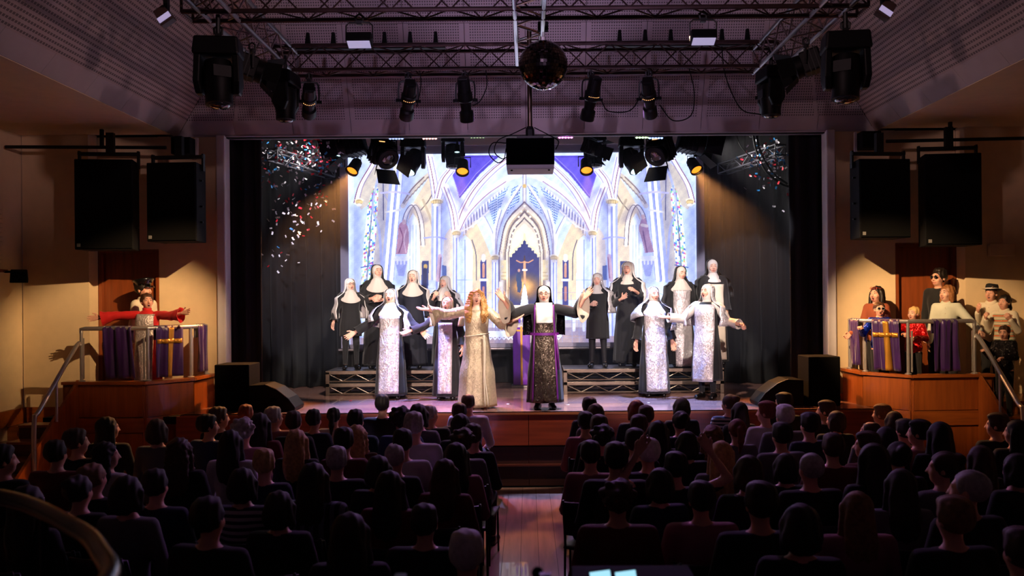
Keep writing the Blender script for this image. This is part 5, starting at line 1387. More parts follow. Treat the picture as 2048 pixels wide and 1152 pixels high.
            cut += [egg(Hd(0, -0.02, 1.47), (0.14 * q, 0.15 * q, 0.060 * q), 0.01, 'hair', True)]
        elif style == 'curly':
            r = random.Random(3)
            for k in range(26):
                a, t = r.uniform(0, 6.28), r.uniform(-0.35, 1.25)
                E.append(egg(Hd(0.092 * math.cos(a) * math.cos(t), 0.035 + 0.095 * math.sin(a) * math.cos(t), 1.605 + 0.095 * math.sin(t)), (0.030 * q,) * 3, 0.012, 'hair'))
        pr = [p.moved(s.T) for p in E + cut]
        def wob(V):
            ph = V[:, 0] * 60 + V[:, 1] * 45
            if style in ('wavy', 'frontlong', 'curly'): ph = ph + 2.2 * np.sin(V[:, 2] * 55)
            a = 0.0038 if style not in ('wavy', 'frontlong', 'curly') else 0.006
            c = np.array(s.hp(0, 0.03, 1.58)); d = V - c; d[:, 2] *= 0.3
            d /= np.maximum(np.linalg.norm(d, axis=1, keepdims=True), 1e-6)
            return V + d * (a * np.sin(ph * 1.6 + np.sin(V[:, 2] * 30)))[:, None]
        V, Q = skin(pr, h, (), 0, 0.0, None, wob)
        return mesh_obj(name, V, Q, m, parent, s.R)
    # ---- robes -------------------------------------------------------------
    def robe_r(s, z, fl=1.0):
        """half-widths of a loose robe at height z"""
        k = s.k; zz = (z - s.dz) / k
        T = ((0.0, 0.245 * fl, 0.20 * fl), (0.45, 0.225 * fl, 0.185 * fl), (0.80, 0.200, 0.160), (1.0, 0.176, 0.138), (1.12, 0.163, 0.126), (1.28, 0.176, 0.134), (1.36, 0.178, 0.112), (1.415, 0.130, 0.088), (1.45, 0.070, 0.066), (1.5, 0.060, 0.060))
        for (a, ra, rb), (b, rc, rd) in zip(T[:-1], T[1:]):
            if zz <= b:
                t = max(0, (zz - a) / (b - a)); t = t * t * (3 - 2 * t)
                return (ra + (rc - ra) * t) * k, (rb + (rd - rb) * t) * k
        return 0.06 * k, 0.06 * k
    def robe(s, parent, m, hem, top=1.44, fl=1.0, folds=11, amp=0.014, seed=0, name='robe', sway=0.0):
        r = random.Random(seed); ph = r.uniform(0, 6.28); n = 56
        rings = []
        zs = np.linspace(hem, top, 30) * s.k + s.dz
        for z in zs:
            rx, ry = s.robe_r(z, fl); t = 1 - (z - zs[0]) / (zs[-1] - zs[0]); a = amp * max(0, t - 0.15) ** 0.8
            row = []
            for i in range(n):
                th = 2 * math.pi * i / n
                w = 1 + (a / 0.2) * (math.sin(folds * th + ph) * 0.7 + math.sin(folds * 1.7 * th + ph * 2 + t * 3) * 0.4)
                row.append((rx * w * math.cos(th) + sway * t * t, ry * w * math.sin(th), z))
            rings.append(row)
        inner = [[(x * 0.97, y * 0.97, z + 0.01) for x, y, z in rings[0]]]
        return s.part(name, MB().rings(inner + rings, True, True), m, parent)
    def sleeve(s, parent, m, nm, r0=0.062, r1=0.060, r2=0.075, end=0.93, droop=0.0, name='sleeve', lining=None, start=0.0):
        sh, el, wr = s.arm[nm]; k = s.k
        ctr = np.array((0, 0, s.z_sh)); inw = sh + (ctr - sh) * 0.42 + np.array((0, 0, -0.01)) * k
        pts = [inw] if not start else []
        rad = [r0 * 0.95 * k] if not start else []
        for t in np.linspace(start, 1, 6): pts.append(sh + (el - sh) * t); rad.append((r0 + (r1 - r0) * t) * k)
        for t in np.linspace(0.15, 1.0, 6):
            p = el + (wr - el) * t * end; dr = droop * t * t * k
            pts.append(p - np.array((0, 0, dr * 0.75))); rad.append((r1 + (r2 - r1) * t ** 1.5) * k + dr * 0.35)
        mb = MB(); P0 = [Vector(p) for p in pts]; P = crom(P0, 2); rad = [rad[i // 2] if i % 2 == 0 else (rad[i // 2] + rad[i // 2 + 1]) / 2 for i in range(len(P))]
        for _ in range(2): P = [P[0]] + [(P[i - 1] + P[i] * 2 + P[i + 1]) / 4 for i in range(1, len(P) - 1)] + [P[-1]]
        out = []; n = 18; up = None
        for i, p in enumerate(P):
            t = (P[min(i + 1, len(P) - 1)] - P[max(i - 1, 0)]).normalized()
            up = t.orthogonal().normalized() if up is None else (up - t * up.dot(t)).normalized(); w = t.cross(up)
            row = []; fr = (i / (len(P) - 1)) ** 3
            for j in range(n):
                a = 2 * math.pi * j / n; rr = rad[i] * (1 + 0.05 * math.sin(5 * a + i * 0.6) + 0.03 * math.sin(i * 1.1))
                v = (up * math.cos(a) + w * math.sin(a)) * rr
                if droop: v.y *= 1 - 0.25 * fr; v.z *= 1 + 0.35 * fr
                row.append(p + v)
            out.append(row)
        q = out[-1]; c = sum(q, Vector()) / n; t = (P[-1] - P[-2]).normalized()
        mb.rings(out, True, False); mb.m = 1 if lining else 0
        ins_ = [q]
        for row, fc in ((q, 0.95), (out[-2], 0.80), (out[-3], 0.70), (out[-5], 0.60)):
            cc = sum(row, Vector()) / n; ins_.append([cc + (v - cc) * fc for v in row])
        mb.rings(ins_, False, True)
        return s.part(name, mb, [m, lining] if lining else m, parent)
    def panel(s, parent, m, w, zt, zb, name='apron', fl=1.0, back=False, off=0.016, bend=0.0, wb=None, seed=0, sway=0.0):
        """flat scapular hanging down the front of the robe"""
        r = random.Random(seed); ph = r.uniform(0, 6); rows = []
        nz = 26
        for j in range(nz + 1):
            t = j / nz; z = (zt + (zb - zt) * t) * s.k + s.dz; rx, ry = s.robe_r(z, fl); row = []
            ww = (w + ((wb or w) - w) * t) * s.k
            for i in range(13):
                u = i / 6 - 1; x = u * ww; y = ry * math.sqrt(max(0.05, 1 - (x / (rx * 1.05)) ** 2)) + off
                y += 0.010 * t * math.sin(u * 5 + ph) + 0.004 * math.sin(u * 3 + t * 14 + ph * 2) * (0.3 + t) + 0.03 * t * t
                row.append((x + bend * t * t + sway * t * t, y if back else -y, z))
            rows.append(row)
        return s.part(name, MB().grid(rows, 0.005 if back else -0.005), m, parent)
    def bib(s, parent, m, zb=1.27, w=1.0, name='bib_collar', square=False):
        """white collar from the throat over the shoulders and chest"""
        rows = []; n = 40
        for j in range(9):
            t = j / 8; row = []
            for i in range(n):
                th = 2 * math.pi * i / n; fr = max(0, -math.sin(th))
                z = (1.485 - 0.085 * min(1, t * 2.2) - (1.40 - zb) * max(0, t - 0.45) / 0.55 * (0.25 + 0.75 * fr ** 0.7)) * s.k + s.dz
                rx, ry = s.robe_r(z)
                e = 0.016 + 0.004 * math.sin(th * 9)
                lim = (0.062 + 0.125 * t ** 0.9 * w) * s.k
                row.append((min(rx + e, lim) * math.cos(th), min(ry + e, lim * 0.95 + 0.02) * math.sin(th), z))
            rows.append(row)
        return s.part(name, MB().rings(rows[::-1], False, False), m, parent)
    def coif(s, parent, m, name='coif', chin=True):
        """white cap framing the face, with the throat cloth under the chin"""
        g = 0.011; q = s.hs
        E = [egg(s.Hd(0, 0.014, 1.612), ((0.075 + g) * q, (0.091 + g) * q, (0.083 + g) * q), 0.02), egg(s.Hd(0, 0.0, 1.545), ((0.060 + g) * q, (0.066 + g) * q, (0.075 + g) * q), 0.03)]
        if chin: E += [egg(s.Hd(0, -0.036, 1.498), (0.044 * q, 0.042 * q, 0.030 * q), 0.02), cone(s.Hd(0, 0.01, 1.50), s.Hd(0, 0.02, 1.40), 0.060 * q, 0.075 * q, 0.03)]
        E += [egg(s.Hd(0, -0.095, 1.572), (0.052 * q, 0.085 * q, 0.066 * q), 0.006, neg=True)]
        V, Q = skin([p.moved(s.T) for p in E], 0.009)
        return mesh_obj(name, V, Q, m, parent, s.R)
    def veil(s, parent, m, zb=1.12, w=0.27, open_top=2.0, open_bot=2.3, name='veil', seed=0, back=0.10, lining=None, fwd=0.0, asym=(0.0, 0.0), puff=1.0):
        """cloth over the crown falling behind the shoulders; open_* = half angle covered, measured from the back"""
        k, q = s.k, s.hs; ph = seed * 1.7
        lv = [(0.0, 0.012, 0.012), (0.10, 0.052, 0.056), (0.22, 0.080, 0.090), (0.40, 0.094 * puff, 0.108), (0.62, 0.099 * puff, 0.112), (0.85, 0.102 * puff, 0.112)]
        rows = []
        n = 33
        htop = 1.709; hb = 1.50
        for t, rx, ry in lv:
            row = []
            for i in range(n):
                a = (i / (n - 1) * 2 - 1) * (open_top if t > 0.15 else 3.1 * (1 - t / 0.15) + open_top * t / 0.15)
                p = s.hp(rx * math.sin(a), 0.014 + ry * math.cos(a), htop - (htop - hb) * (t ** 1.35))
                row.append(p)
            rows.append(row)
        zt = rows[-1][n // 2][2]
        for j in range(1, 13):
            t = j / 12; row = []
            for i in range(n):
                u = i / (n - 1) * 2 - 1
                zbb = (zb + (asym[0] if u < 0 else asym[1]) * abs(u)) * k + s.dz
                a = u * (open_top + (open_bot - open_top) * t)
                f = math.sin(i * 1.15 + ph) * 0.012 * t * k
                z = zt + (zbb - zt) * t
                rx = (0.102 + (w - 0.102) * min(1, t * 1.35) ** 0.85) * k; ry = (0.112 + back * 0.8 * min(1, t * 1.5)) * k
                z0 = max(z, 0.5); bx, by = s.robe_r(z)
                q_ = min(1, max(0, (s.z_sh + 0.10 * k - z) / (0.12 * k)))
                rx, ry = max(rx, (bx + 0.022 * k) if z < s.z_sh + 0.05 * k else 0, (0.12 + 0.165 * q_) * k), max(ry, (by + 0.022 * k) if z < s.z_sh + 0.05 * k else 0)
                hx = rows[5][n // 2][0] * 0; c0 = s.T[1]
                ca = math.cos(a); row.append(np.array((c0[0] + (rx + f) * math.sin(a), c0[1] + 0.004 + (ry + f) * ca * (1.55 if ca < 0 else 1.0) + fwd * t, z)))
            if j <= 3:      # ease from the turned head into the shoulders
                b = j / 4.0; base = rows[5]
                row = [np.array(((base[i][0]) * (1 - b) + row[i][0] * b, base[i][1] * (1 - b) + row[i][1] * b, row[i][2])) for i in range(n)]
            rows.append(row)
        return s.part(name, MB().grid(rows, 0.004), m, parent)
    def glasses(s, parent, m=None, r=0.021, dark=False, frame=None, name='glasses'):
        q = s.hs; mb = MB()
        for e in (-1, 1):
            mb.tube([s.hp(e * 0.031 + r * math.cos(a) * 1.05, -0.1015 + 0.004 * abs(math.cos(a)), 1.592 + r * 0.86 * math.sin(a)) for a in np.linspace(0, 2 * math.pi, 13)], 0.0028 * q, 5)
            mb.tube([s.hp(e * 0.052, -0.098, 1.597), s.hp(e * 0.080, -0.02, 1.595), s.hp(e * 0.084, 0.01, 1.588)], 0.0024 * q, 5)
        mb.tube([s.hp(-0.010, -0.104, 1.597), s.hp(0.010, -0.104, 1.597)], 0.0026 * q, 5)
        g = s.part(name, mb, frame or mat('spectacle_frame', (40, 24, 20), 0.35), parent)
        mb = MB()
        for e in (-1, 1): mb.rings([[s.hp(e * 0.031 + r * f * math.cos(a), -0.1015 - 0.002 * (1 - f), 1.592 + r * 0.84 * f * math.sin(a)) for a in np.linspace(0, 2 * math.pi, 13)[:-1]] for f in (1.0, 0.5, 0.05)], False, True)
        if dark: s.part('dark_lens', mb, mat('sunglass_lens', (10, 10, 14), 0.08, coat=1.0), g)
        return g

# ================================================================ PERFORMERS
SK = [mat('skin_fair', (234, 182, 158), 0.5, vary=0.05, scale=12), mat('skin_rosy', (228, 170, 146), 0.5, vary=0.05, scale=12), mat('skin_tan', (214, 156, 124), 0.5, vary=0.05, scale=12)]
M_hab = mat('black_habit_cloth', (17, 16, 20), 0.85, vary=0.15, bump=0.1, bscale=40, sheen=0.15)
M_wht = mat('white_cotton', (212, 202, 194), 0.8, vary=0.04, bump=0.1, bscale=30)
M_crm = mat('cream_cotton', (216, 200, 178), 0.8, vary=0.05)
M_sil = sequin('silver_sequin_cloth', (214, 204, 206), 0.34, 170, 0.6, 0.4, 0.5)
M_silv = sequin('silver_veil_cloth', (228, 222, 226), 0.34, 120, 0.8, 0.45, 0.4)
M_dsil = sequin('dark_sequin_cloth', (104, 90, 78), 0.30, 170, 0.7, 0.8, 0.4)
M_dveil = sequin('black_sequin_veil', (40, 36, 38), 0.3, 120, 0.9, 0.7, 0.3)
M_gold = sequin('gold_lame_cloth', (192, 172, 144), 0.45, 260, 0.5, 0.4, 0.22)
M_sheer = mat('sheer_white_veil', (226, 218, 216), 0.7, vary=0.06)
M_shoe = mat('black_leather_shoe', (14, 13, 14), 0.3, vary=0.1)
M_pur = mat('purple_trim', (104, 24, 120), 0.45, vary=0.1)
ZR1 = ZS + 0.40
def place(fig, body, x, D, z, label, cat='person', extra_y=600):
    p = px(x, extra_y, D)
    body.location = (p.x, D, z)
    return tag(body, label, cat)
def shoes(f, b, m=None): f.garment('shoe', ('foot',), m or M_shoe, b, 0.006, h=0.012)
def nun(label, x, D, z, h, yaw=0, arms=None, hyaw=0, hpitch=0, hroll=0, mouth=0.0, skin_=0, robe=None, hem=0.06, apron=None, aw=0.15, aw2=None, az=(1.30, 0.12), bib='round', veil=None, vz=1.1, vw=0.32, vasym=(0, 0), vopen=(2.0, 2.3), coif=None, fl=1.0, smile=0.0, seed=0, sleeve=None, droop=0.0, lining=None, bell=0.075, legs=None, lips=(178, 84, 82), sway=0.0, build=1.0, head=1.0, stance=0.0, puff=1.0):
    f = Figure(h, yaw, arms, hyaw, hpitch, hroll, mouth, head, build, stance=stance)
    b = f.body('person', SK[skin_])
    place(f, b, x, D, z, label)
    f.face(b, lips, smile=smile)
    f.robe(b, robe or M_hab, hem, fl=fl, seed=seed, sway=sway)
    for nm in 'lr': f.sleeve(b, sleeve or robe or M_hab, nm, 0.074, 0.062, bell, droop=droop, lining=lining)
    if legs: f.garment('tights', ('leg',), legs, b, 0.004, h=0.016)
    shoes(f, b)
    if apron: f.panel(b, apron, aw, az[0], az[1], fl=fl, seed=seed, wb=aw2, sway=sway)
    if coif: f.coif(b, coif)
    if bib == 'round': f.bib(b, coif or M_wht, 1.24, 1.15)
    elif bib == 'small': f.bib(b, coif or M_wht, 1.33, 0.75)
    if veil: f.veil(b, veil, vz, vw, vopen[0], vopen[1], seed=seed, asym=vasym, puff=puff)
    return f, b
BROWN = mat('hair_brown', (74, 46, 30), 0.5, vary=0.3, scale=40)
DARKH = mat('hair_dark', (30, 21, 17), 0.5, vary=0.3, scale=40)
BLOND = mat('hair_blonde', (184, 132, 74), 0.45, vary=0.3, scale=40)
LBLON = mat('hair_light_brown', (150, 98, 56), 0.5, vary=0.3, scale=40)
FAIRH = mat('hair_pale_blonde', (222, 178, 112), 0.45, vary=0.25, scale=40)

# --- stage, from the left
f, b = nun('nun with glasses, white veil and black trousers at the left end of the left platform', 701, 14.2, ZR1, 1.47, 0.3, {'l': ((-0.35, 0.0, -1), (-0.25, -0.35, -0.9), 'relaxed', (0.6, -0.6, 0)), 'r': ((0.6, -0.2, -0.8), (0.75, -0.5, -0.4), 'open', (0, -1, 0.4))}, 0.25, -0.08, 0, 0.5, 0, hem=0.62, coif=M_wht, veil=M_sheer, vz=0.95, vw=0.34, legs=M_hab, seed=1, fl=0.9, stance=0.02)
f.glasses(b)
nun('tall nun in black veil with folded arms at the back of the left platform', 755, 14.35, ZR1, 1.70, 0.15, {'l': ((-0.3, -0.1, -1), (0.75, -0.75, 0.15), 'relaxed', (0, 1, -0.3)), 'r': ((0.3, -0.1, -1), (-0.75, -0.75, 0.05), 'relaxed', (0, 1, -0.3))}, 0.35, -0.2, 0.06, 0.0, 1, coif=M_wht, veil=M_hab, vz=1.05, vw=0.30, vopen=(1.85, 2.0), seed=2, smile=0.5)
nun('open-mouthed nun with wide silver apron and silver veil in front of the left platform', 781, 13.45, ZS, 1.69, -0.05, {'l': ((-0.62, -0.15, -0.8), (-0.75, -0.35, -0.5), 'open', (0.1, -1, 0.3)), 'r': ((0.62, -0.15, -0.8), (0.6, -0.45, -0.45), 'open', (0, -1, 0.3))}, -0.12, -0.18, -0.12, 1.0, 0, apron=M_sil, aw=0.155, az=(1.28, 0.10), coif=M_crm, veil=M_silv, vz=1.05, vw=0.35, vasym=(0.16, -0.08), vopen=(2.0, 2.45), seed=3, smile=0.3)
nun('nun in long dark robe with big round white collar, back row left of centre', 826, 14.3, ZR1, 1.60, 0.05, {'l': ((-0.25, 0, -1), (-0.1, -0.25, -1), 'relaxed', (1, 0, 0)), 'r': ((0.28, 0, -1), (0.15, -0.25, -1), 'relaxed', (-1, 0, 0))}, -0.15, -0.08, 0, 0.7, 0, robe=mat('navy_habit_cloth', (22, 24, 36), 0.85, vary=0.1, bump=0.1, bscale=40), coif=M_wht, veil=M_sheer, vz=1.0, vw=0.34, seed=4)
nun('white-veiled nun half hidden behind the shorter silver-aproned nun', 889, 14.35, ZR1, 1.50, -0.1, {'l': ((-0.35, -0.35, -0.85), (0.45, -0.55, 0.65), 'fist', (0.5, 0.8, 0)), 'r': ((0.35, -0.35, -0.85), (-0.45, -0.55, 0.65), 'fist', (-0.5, 0.8, 0))}, -0.3, -0.05, 0, 0.5, 0, coif=M_wht, veil=M_sheer, vz=1.05, vw=0.35, vopen=(2.1, 2.4), seed=5)
nun('short nun with narrow silver apron beside the gold-gowned singer', 893, 13.3, ZS, 1.55, -0.1, {'l': ((-0.7, -0.3, -0.55), (-0.75, -0.45, -0.25), 'open', (0, -0.6, 0.8)), 'r': ((0.3, 0.1, -1), (0.1, -0.3, -1), 'relaxed', (-1, 0, 0))}, -0.1, -0.1, 0.05, 0.75, 1, apron=M_sil, aw=0.115, az=(1.28, 0.12), coif=M_crm, veil=mat('beige_veil', (206, 180, 150), 0.8, vary=0.05), vz=1.22, vw=0.26, bib='small', seed=6, build=0.95)

# gold-gowned singer
f = Figure(1.66, 0.0, {'l': ((-0.97, -0.12, -0.18), (-0.9, -0.28, 0.30), 'open', (0.1, -0.35, 1), (-0.95, -0.25, 0.12)), 'r': ((0.62, -0.25, -0.62), (0.62, -0.62, 0.22), 'open', (-0.1, -0.4, 1), (0.8, -0.5, 0.35))}, 0.05, -0.05, 0.03, 0.35)
b = f.body('person', SK[0]); place(f, b, 953, 12.2, ZS, 'singer with long wavy golden hair in a gold gown at the stage front')
f.face(b, (170, 24, 34), smile=0.8); f.robe(b, M_gold, 0.03, fl=1.12, seed=7, folds=9, amp=0.010, name='gown', top=1.40)
for nm in 'lr': f.sleeve(b, M_gold, nm, 0.072, 0.070, 0.085, droop=0.10, lining=M_crm, end=0.86)
f.hair(b, 'frontlong', BLOND, h=0.008); shoes(f, b, mat('red_brown_shoe', (80, 24, 22), 0.35))
mb = MB()
for x0 in (0.10, 0.115): mb.tube(crom([(x0, -0.150, 1.02), (x0 + 0.01, -0.185, 0.8), (x0 + 0.005, -0.205, 0.45), (x0 + 0.02 + (x0 - 0.1) * 2, -0.235, 0.05)], 6), 0.009, 6)
mb.tube(crom([(x * 0.172, -math.sqrt(max(0, 1 - x * x)) * 0.145, 1.02 + 0.02 * x) for x in np.linspace(-1, 1, 9)], 3), 0.008, 6)
f.part('rope_belt', mb, M_crm, b)

# lead nun
f = Figure(1.69, 0.0, {'l': ((-0.82, -0.30, -0.22), (-0.50, -0.35, 0.80), 'open', (0.4, -0.9, 0.3), (-0.55, -0.25, 0.8)), 'r': ((0.85, -0.28, -0.20), (0.45, -0.35, 0.82), 'open', (-0.4, -0.9, 0.3), (0.6, -0.2, 0.78))}, -0.06, -0.04, 0.0, 0.45, build=1.06)
b = f.body('person', SK[1]); place(f, b, 1088, 12.05, ZS, 'lead nun with glasses raising both arms, dark sequin apron and purple belt')
f.face(b); f.robe(b, M_hab, 0.10, fl=1.06, seed=8)
for nm in 'lr': f.sleeve(b, M_hab, nm, 0.074, 0.072, 0.10, droop=0.14, lining=M_crm, end=0.90)
f.panel(b, M_dsil, 0.140, 1.20, 0.11, fl=1.06, seed=8, wb=0.165)
f.coif(b, M_wht); f.veil(b, M_dveil, 1.02, 0.27, 1.75, 1.65, seed=8); f.glasses(b, r=0.019); shoes(f, b)
f.panel(b, M_wht, 0.115, 1.47, 1.19, name='bib', off=0.020)
for e in (-1, 1):
    mb = MB(); rows = []
    for j in range(25):
        t = j / 24; z = 1.44 * (1 - t) + 0.12 * t; rx, ry = f.robe_r(z * f.k, 1.06); w0 = 0.128 + 0.045 * t
        rows.append([(e * (w0 + d) * f.k, -(ry * math.sqrt(max(0.05, 1 - ((w0 + d) * f.k / (rx * 1.05)) ** 2)) + 0.024 + 0.03 * t * t), z * f.k) for d in ((-0.011, 0.011) if e < 0 else (-0.011, 0.011))])
    mb.grid(rows, 0.004); f.part('purple_edging', mb, M_pur, b)
mb = MB(); zb_ = 1.04 * f.k; rx, ry = f.robe_r(zb_, 1.06)
mb.rings([[((rx + 0.030) * math.cos(a), (ry + 0.030) * math.sin(a), zb_ + dz_) for a in np.linspace(0, 2 * math.pi, 33)[:-1]] for dz_ in (-0.018, 0.018)], False, False)
mb.tube([(0.155, -0.11, zb_), (0.175, -0.13, 0.8), (0.19, -0.14, 0.55)], 0.014, 6)
f.part('purple_belt', mb, M_pur, b)

nun('girl in short black dress and tights with long white veil on the right platform', 1195, 14.2, ZR1, 1.52, -0.15, {'l': ((-0.2, -0.2, -1), (0.45, -0.75, 0.1), 'relaxed', (0.6, 0.7, 0)), 'r': ((0.45, -0.25, -0.85), (0.55, -0.6, 0.35), 'open', (-0.3, -0.9, 0.2))}, -0.1, 0.05, 0, 0.2, 0, hem=0.52, fl=0.92, coif=M_wht, veil=M_silv, vz=0.98, vw=0.32, vopen=(2.3, 2.5), legs=mat('black_tights', (20, 18, 24), 0.7), seed=9, bib='small', stance=0.03)
nun('tall white-veiled nun holding a hand to her chest on the right platform', 1256, 14.4, ZR1, 1.71, -0.25, {'l': ((-0.5, -0.25, -0.85), (-0.55, -0.5, -0.2), 'open', (0.3, -0.8, 0.4)), 'r': ((0.3, -0.3, -0.9), (-0.35, -0.85, 0.35), 'relaxed', (0, 0.8, -0.5))}, -0.2, -0.05, 0, 0.45, 1, coif=M_wht, veil=M_sheer, vz=1.0, vw=0.37, vopen=(2.05, 2.35), seed=10, bib='small')
nun('nun with wide silver apron and hands at her sides before the right platform', 1307, 13.45, ZS, 1.68, 0.1, {'l': ((-0.25, -0.02, -1), (-0.2, -0.15, -1), 'relaxed', (0.5, -0.9, 0)), 'r': ((0.25, -0.02, -1), (0.2, -0.15, -1), 'relaxed', (-0.5, -0.9, 0))}, 0.3, -0.05, 0.03, 0.3, 1, apron=M_sil, aw=0.165, az=(1.30, 0.10), coif=M_wht, veil=M_silv, vz=1.08, vw=0.35, vasym=(0.18, -0.05), vopen=(1.95, 2.5), seed=11)
nun('smiling nun in black veil with long silver apron on the right platform', 1361, 14.15, ZR1, 1.62, 0.12, None, 0.25, 0.08, 0.1, 0.25, 0, apron=M_sil, aw=0.15, az=(1.30, 0.02), coif=M_wht, veil=M_hab, vz=1.0, vw=0.32, vopen=(1.85, 2.05), seed=12, smile=0.8)
nun('tall nun in black veil standing behind at the right end of the right platform', 1426, 14.45, ZR1, 1.74, 0.1, None, -0.1, 0.0, 0, 0.15, 0, apron=M_crm, aw=0.15, az=(1.30, 0.1), coif=M_wht, veil=M_hab, vz=1.1, vw=0.32, vopen=(1.85, 2.0), seed=13, bib='small')
f, b = nun('nun turning left in sparkling silver veil and white sleeves at the right front', 1413, 13.1, ZS, 1.71, -0.55, {'l': ((-0.62, -0.35, -0.68), (-0.70, -0.70, 0.10), 'open', (0, -0.5, 0.9)), 'r': ((0.5, 0.15, -0.85), (0.65, -0.35, -0.1), 'fist', (-0.5, -0.3, -0.5))}, -0.35, -0.15, 0, 0.8, 1, apron=M_sil, aw=0.155, az=(1.40, 0.27), coif=M_wht, veil=M_silv, vz=1.08, vw=0.34, vopen=(1.95, 2.3), hem=0.28, sleeve=M_wht, legs=M_hab, seed=14, bib=None, smile=0.4)

# ---------------------------------------------------------------- balcony performers
M_red = mat('red_robe_cloth', (206, 22, 26), 0.7, vary=0.08, sheen=0.1)
f = Figure(1.52, 0.05, {'l': ((-1, -0.05, -0.02), (-0.98, -0.12, -0.10), 'open', (0, -1, 0.25)), 'r': ((0.78, -0.5, -0.05), (0.80, -0.45, 0.16), 'open', (0, -0.9, 0.3))}, 0.6, -0.1, 0, 0.7, 1.10)
b = f.body('person', SK[1]); place(f, b, 294, 11.98, ZFB, 'girl in a red robe with arms spread wide on the left balcony')
f.face(b, smile=0.6); f.robe(b, M_red, 0.05, fl=0.95, seed=21, top=1.46)
for nm in 'lr': f.sleeve(b, M_red, nm, 0.068, 0.065, 0.075, end=0.9, droop=0.03)
f.panel(b, M_sil, 0.135, 1.40, 0.1, seed=3, fl=0.95, name='silver_panel'); f.hair(b, 'bun', BROWN); shoes(f, b)
mb = MB(); mb.lathe([(0.062 * f.k, 1.43 * f.k), (0.066 * f.k, 1.49 * f.k), (0.058 * f.k, 1.50 * f.k)], 16, False, False); f.part('collar', mb, M_red, b)

def casual(label, x, D, z, h, yaw, arms, hyaw, hpitch, mouth, top, trousers, hair, hairm, skin_=1, smile=0.0, head=1.12, hem=0.82, build=0.9, grow=0.016, collar=False):
    f = Figure(h, yaw, arms, hyaw, hpitch, 0, mouth, head, build)
    b = f.body('person', SK[skin_]); place(f, b, x, D, z, label); f.face(b, smile=smile)
    k = f.k
    f.garment('shirt', ('torso', 'arm'), top, b, grow, [lambda P: hem * k - P[2], lambda P: P[2] - (1.455 * k)])
    f.garment('trousers', ('leg', 'torso'), trousers, b, 0.009, [lambda P: P[2] - (hem + 0.06) * k, lambda P: 0.06 * k - P[2]])
    shoes(f, b)
    if collar:
        mb = MB(); n = 20; rg = []
        for r_, z_ in ((0.060, 1.462), (0.066, 1.492), (0.072, 1.488), (0.098, 1.445), (0.094, 1.438)):
            rg.append([(r_ * k * math.cos(a), (r_ * math.sin(a) * 0.95 + 0.012) * k, (z_ - 0.030 * max(0, -math.sin(a)) ** 3) * k) for a in np.linspace(0, 2 * math.pi, n + 1)[:-1]])
        mb.rings(rg, False, False); f.part('collar', mb, top, b)
        mb = MB()
        for z_ in np.linspace(1.38, 0.95, 6): mb.ball((0.006, -(0.128 + 0.01) * k * build, z_ * k), 0.006, 6, 4)
        f.part('buttons', mb, M_crm, b)
    if hair: f.hair(b, hair, hairm)
    return f, b
M_shirt = mat('white_shirt', (226, 214, 190), 0.8, vary=0.05, bump=0.15, bscale=18)
f, b = casual('performer in white shirt and black peaked cap behind the red-robed girl', 289, 12.5, ZFB, 1.70, 1.15, None, 0.1, 0, 0.2, M_shirt, M_hab, 'bun', DARKH, 1, collar=True)
mb = MB(Matrix([[*f.T[0][i], f.T[1][i]] for i in range(3)] + [[0, 0, 0, 1]])); q = f.hs
mb.rings([[(rx * q * math.cos(a), (ry * math.sin(a) + 0.014) * q, (z - 1.5 + tl * math.sin(a)) * q) for a in np.linspace(0, 2 * math.pi, 25)[:-1]] for rx, ry, z, tl in ((0.086, 0.102, 1.635, 0.0), (0.088, 0.104, 1.665, 0.0), (0.125, 0.138, 1.700, -0.02), (0.12, 0.132, 1.715, -0.025), (0.03, 0.03, 1.722, -0.02))])
f.part('peaked_cap', mb, mat('cap_patent', (12, 12, 14), 0.25, coat=0.6), b)
mb = MB(Matrix([[*f.T[0][i], f.T[1][i]] for i in range(3)] + [[0, 0, 0, 1]])); mb.grid([[(x * q, (-0.085 - 0.055 * t * math.sqrt(max(0, 1 - (x / 0.08) ** 2))) * q, (0.137 - 0.022 * t) * q) for x in np.linspace(-0.075, 0.075, 9)] for t in (0, 0.5, 1)], 0.004); mb.ball((0, -0.118 * q, 0.185 * q), 0.016 * q, 8, 5)
f.part('cap_peak', mb, mat('cap_patent', (12, 12, 14), 0.25, coat=0.6), b)

def armset(l=None, r=None): return {'l': l, 'r': r}
f, b = casual('girl in rust top with sunglasses in her hair, nearest the stage on right balcony', 1752, 12.42, ZFB, 1.53, -0.85, armset(((-0.2, -0.2, -0.9), (-0.25, -0.6, -0.4), 'relaxed', (0.5, -0.5, 0.3))), -0.1, -0.05, 0.8, mat('rust_top', (150, 74, 44), 0.8), M_hab, 'long', DARKH, 1)
f.glasses(b, r=0.02, frame=mat('red_plastic_frame', (200, 60, 40), 0.3), name='hair_sunglasses').location = tuple(f.R @ np.array((0, 0.03, 0.075)))
f, b = casual('open-mouthed child in shiny blue top and white sunglasses at the right balcony rail', 1759, 12.08, ZFB, 1.31, -0.1, armset(((-0.5, -0.25, -0.7), (-0.35, -0.75, 0.35), 'grip', (0, -0.3, -1)), ((0.45, -0.2, -0.85), (0.1, -0.9, 0.1), 'grip', (0, -0.3, -1))), 0.0, -0.05, 1.0, sequin('blue_sequin', (24, 54, 190), 0.3, 70, 0.8, 0.7, 0.4), M_hab, 'bun', BROWN, 1, head=1.12)
f.glasses(b, r=0.024, dark=True, frame=mat('white_plastic_frame', (230, 228, 226), 0.3), name='sunglasses')
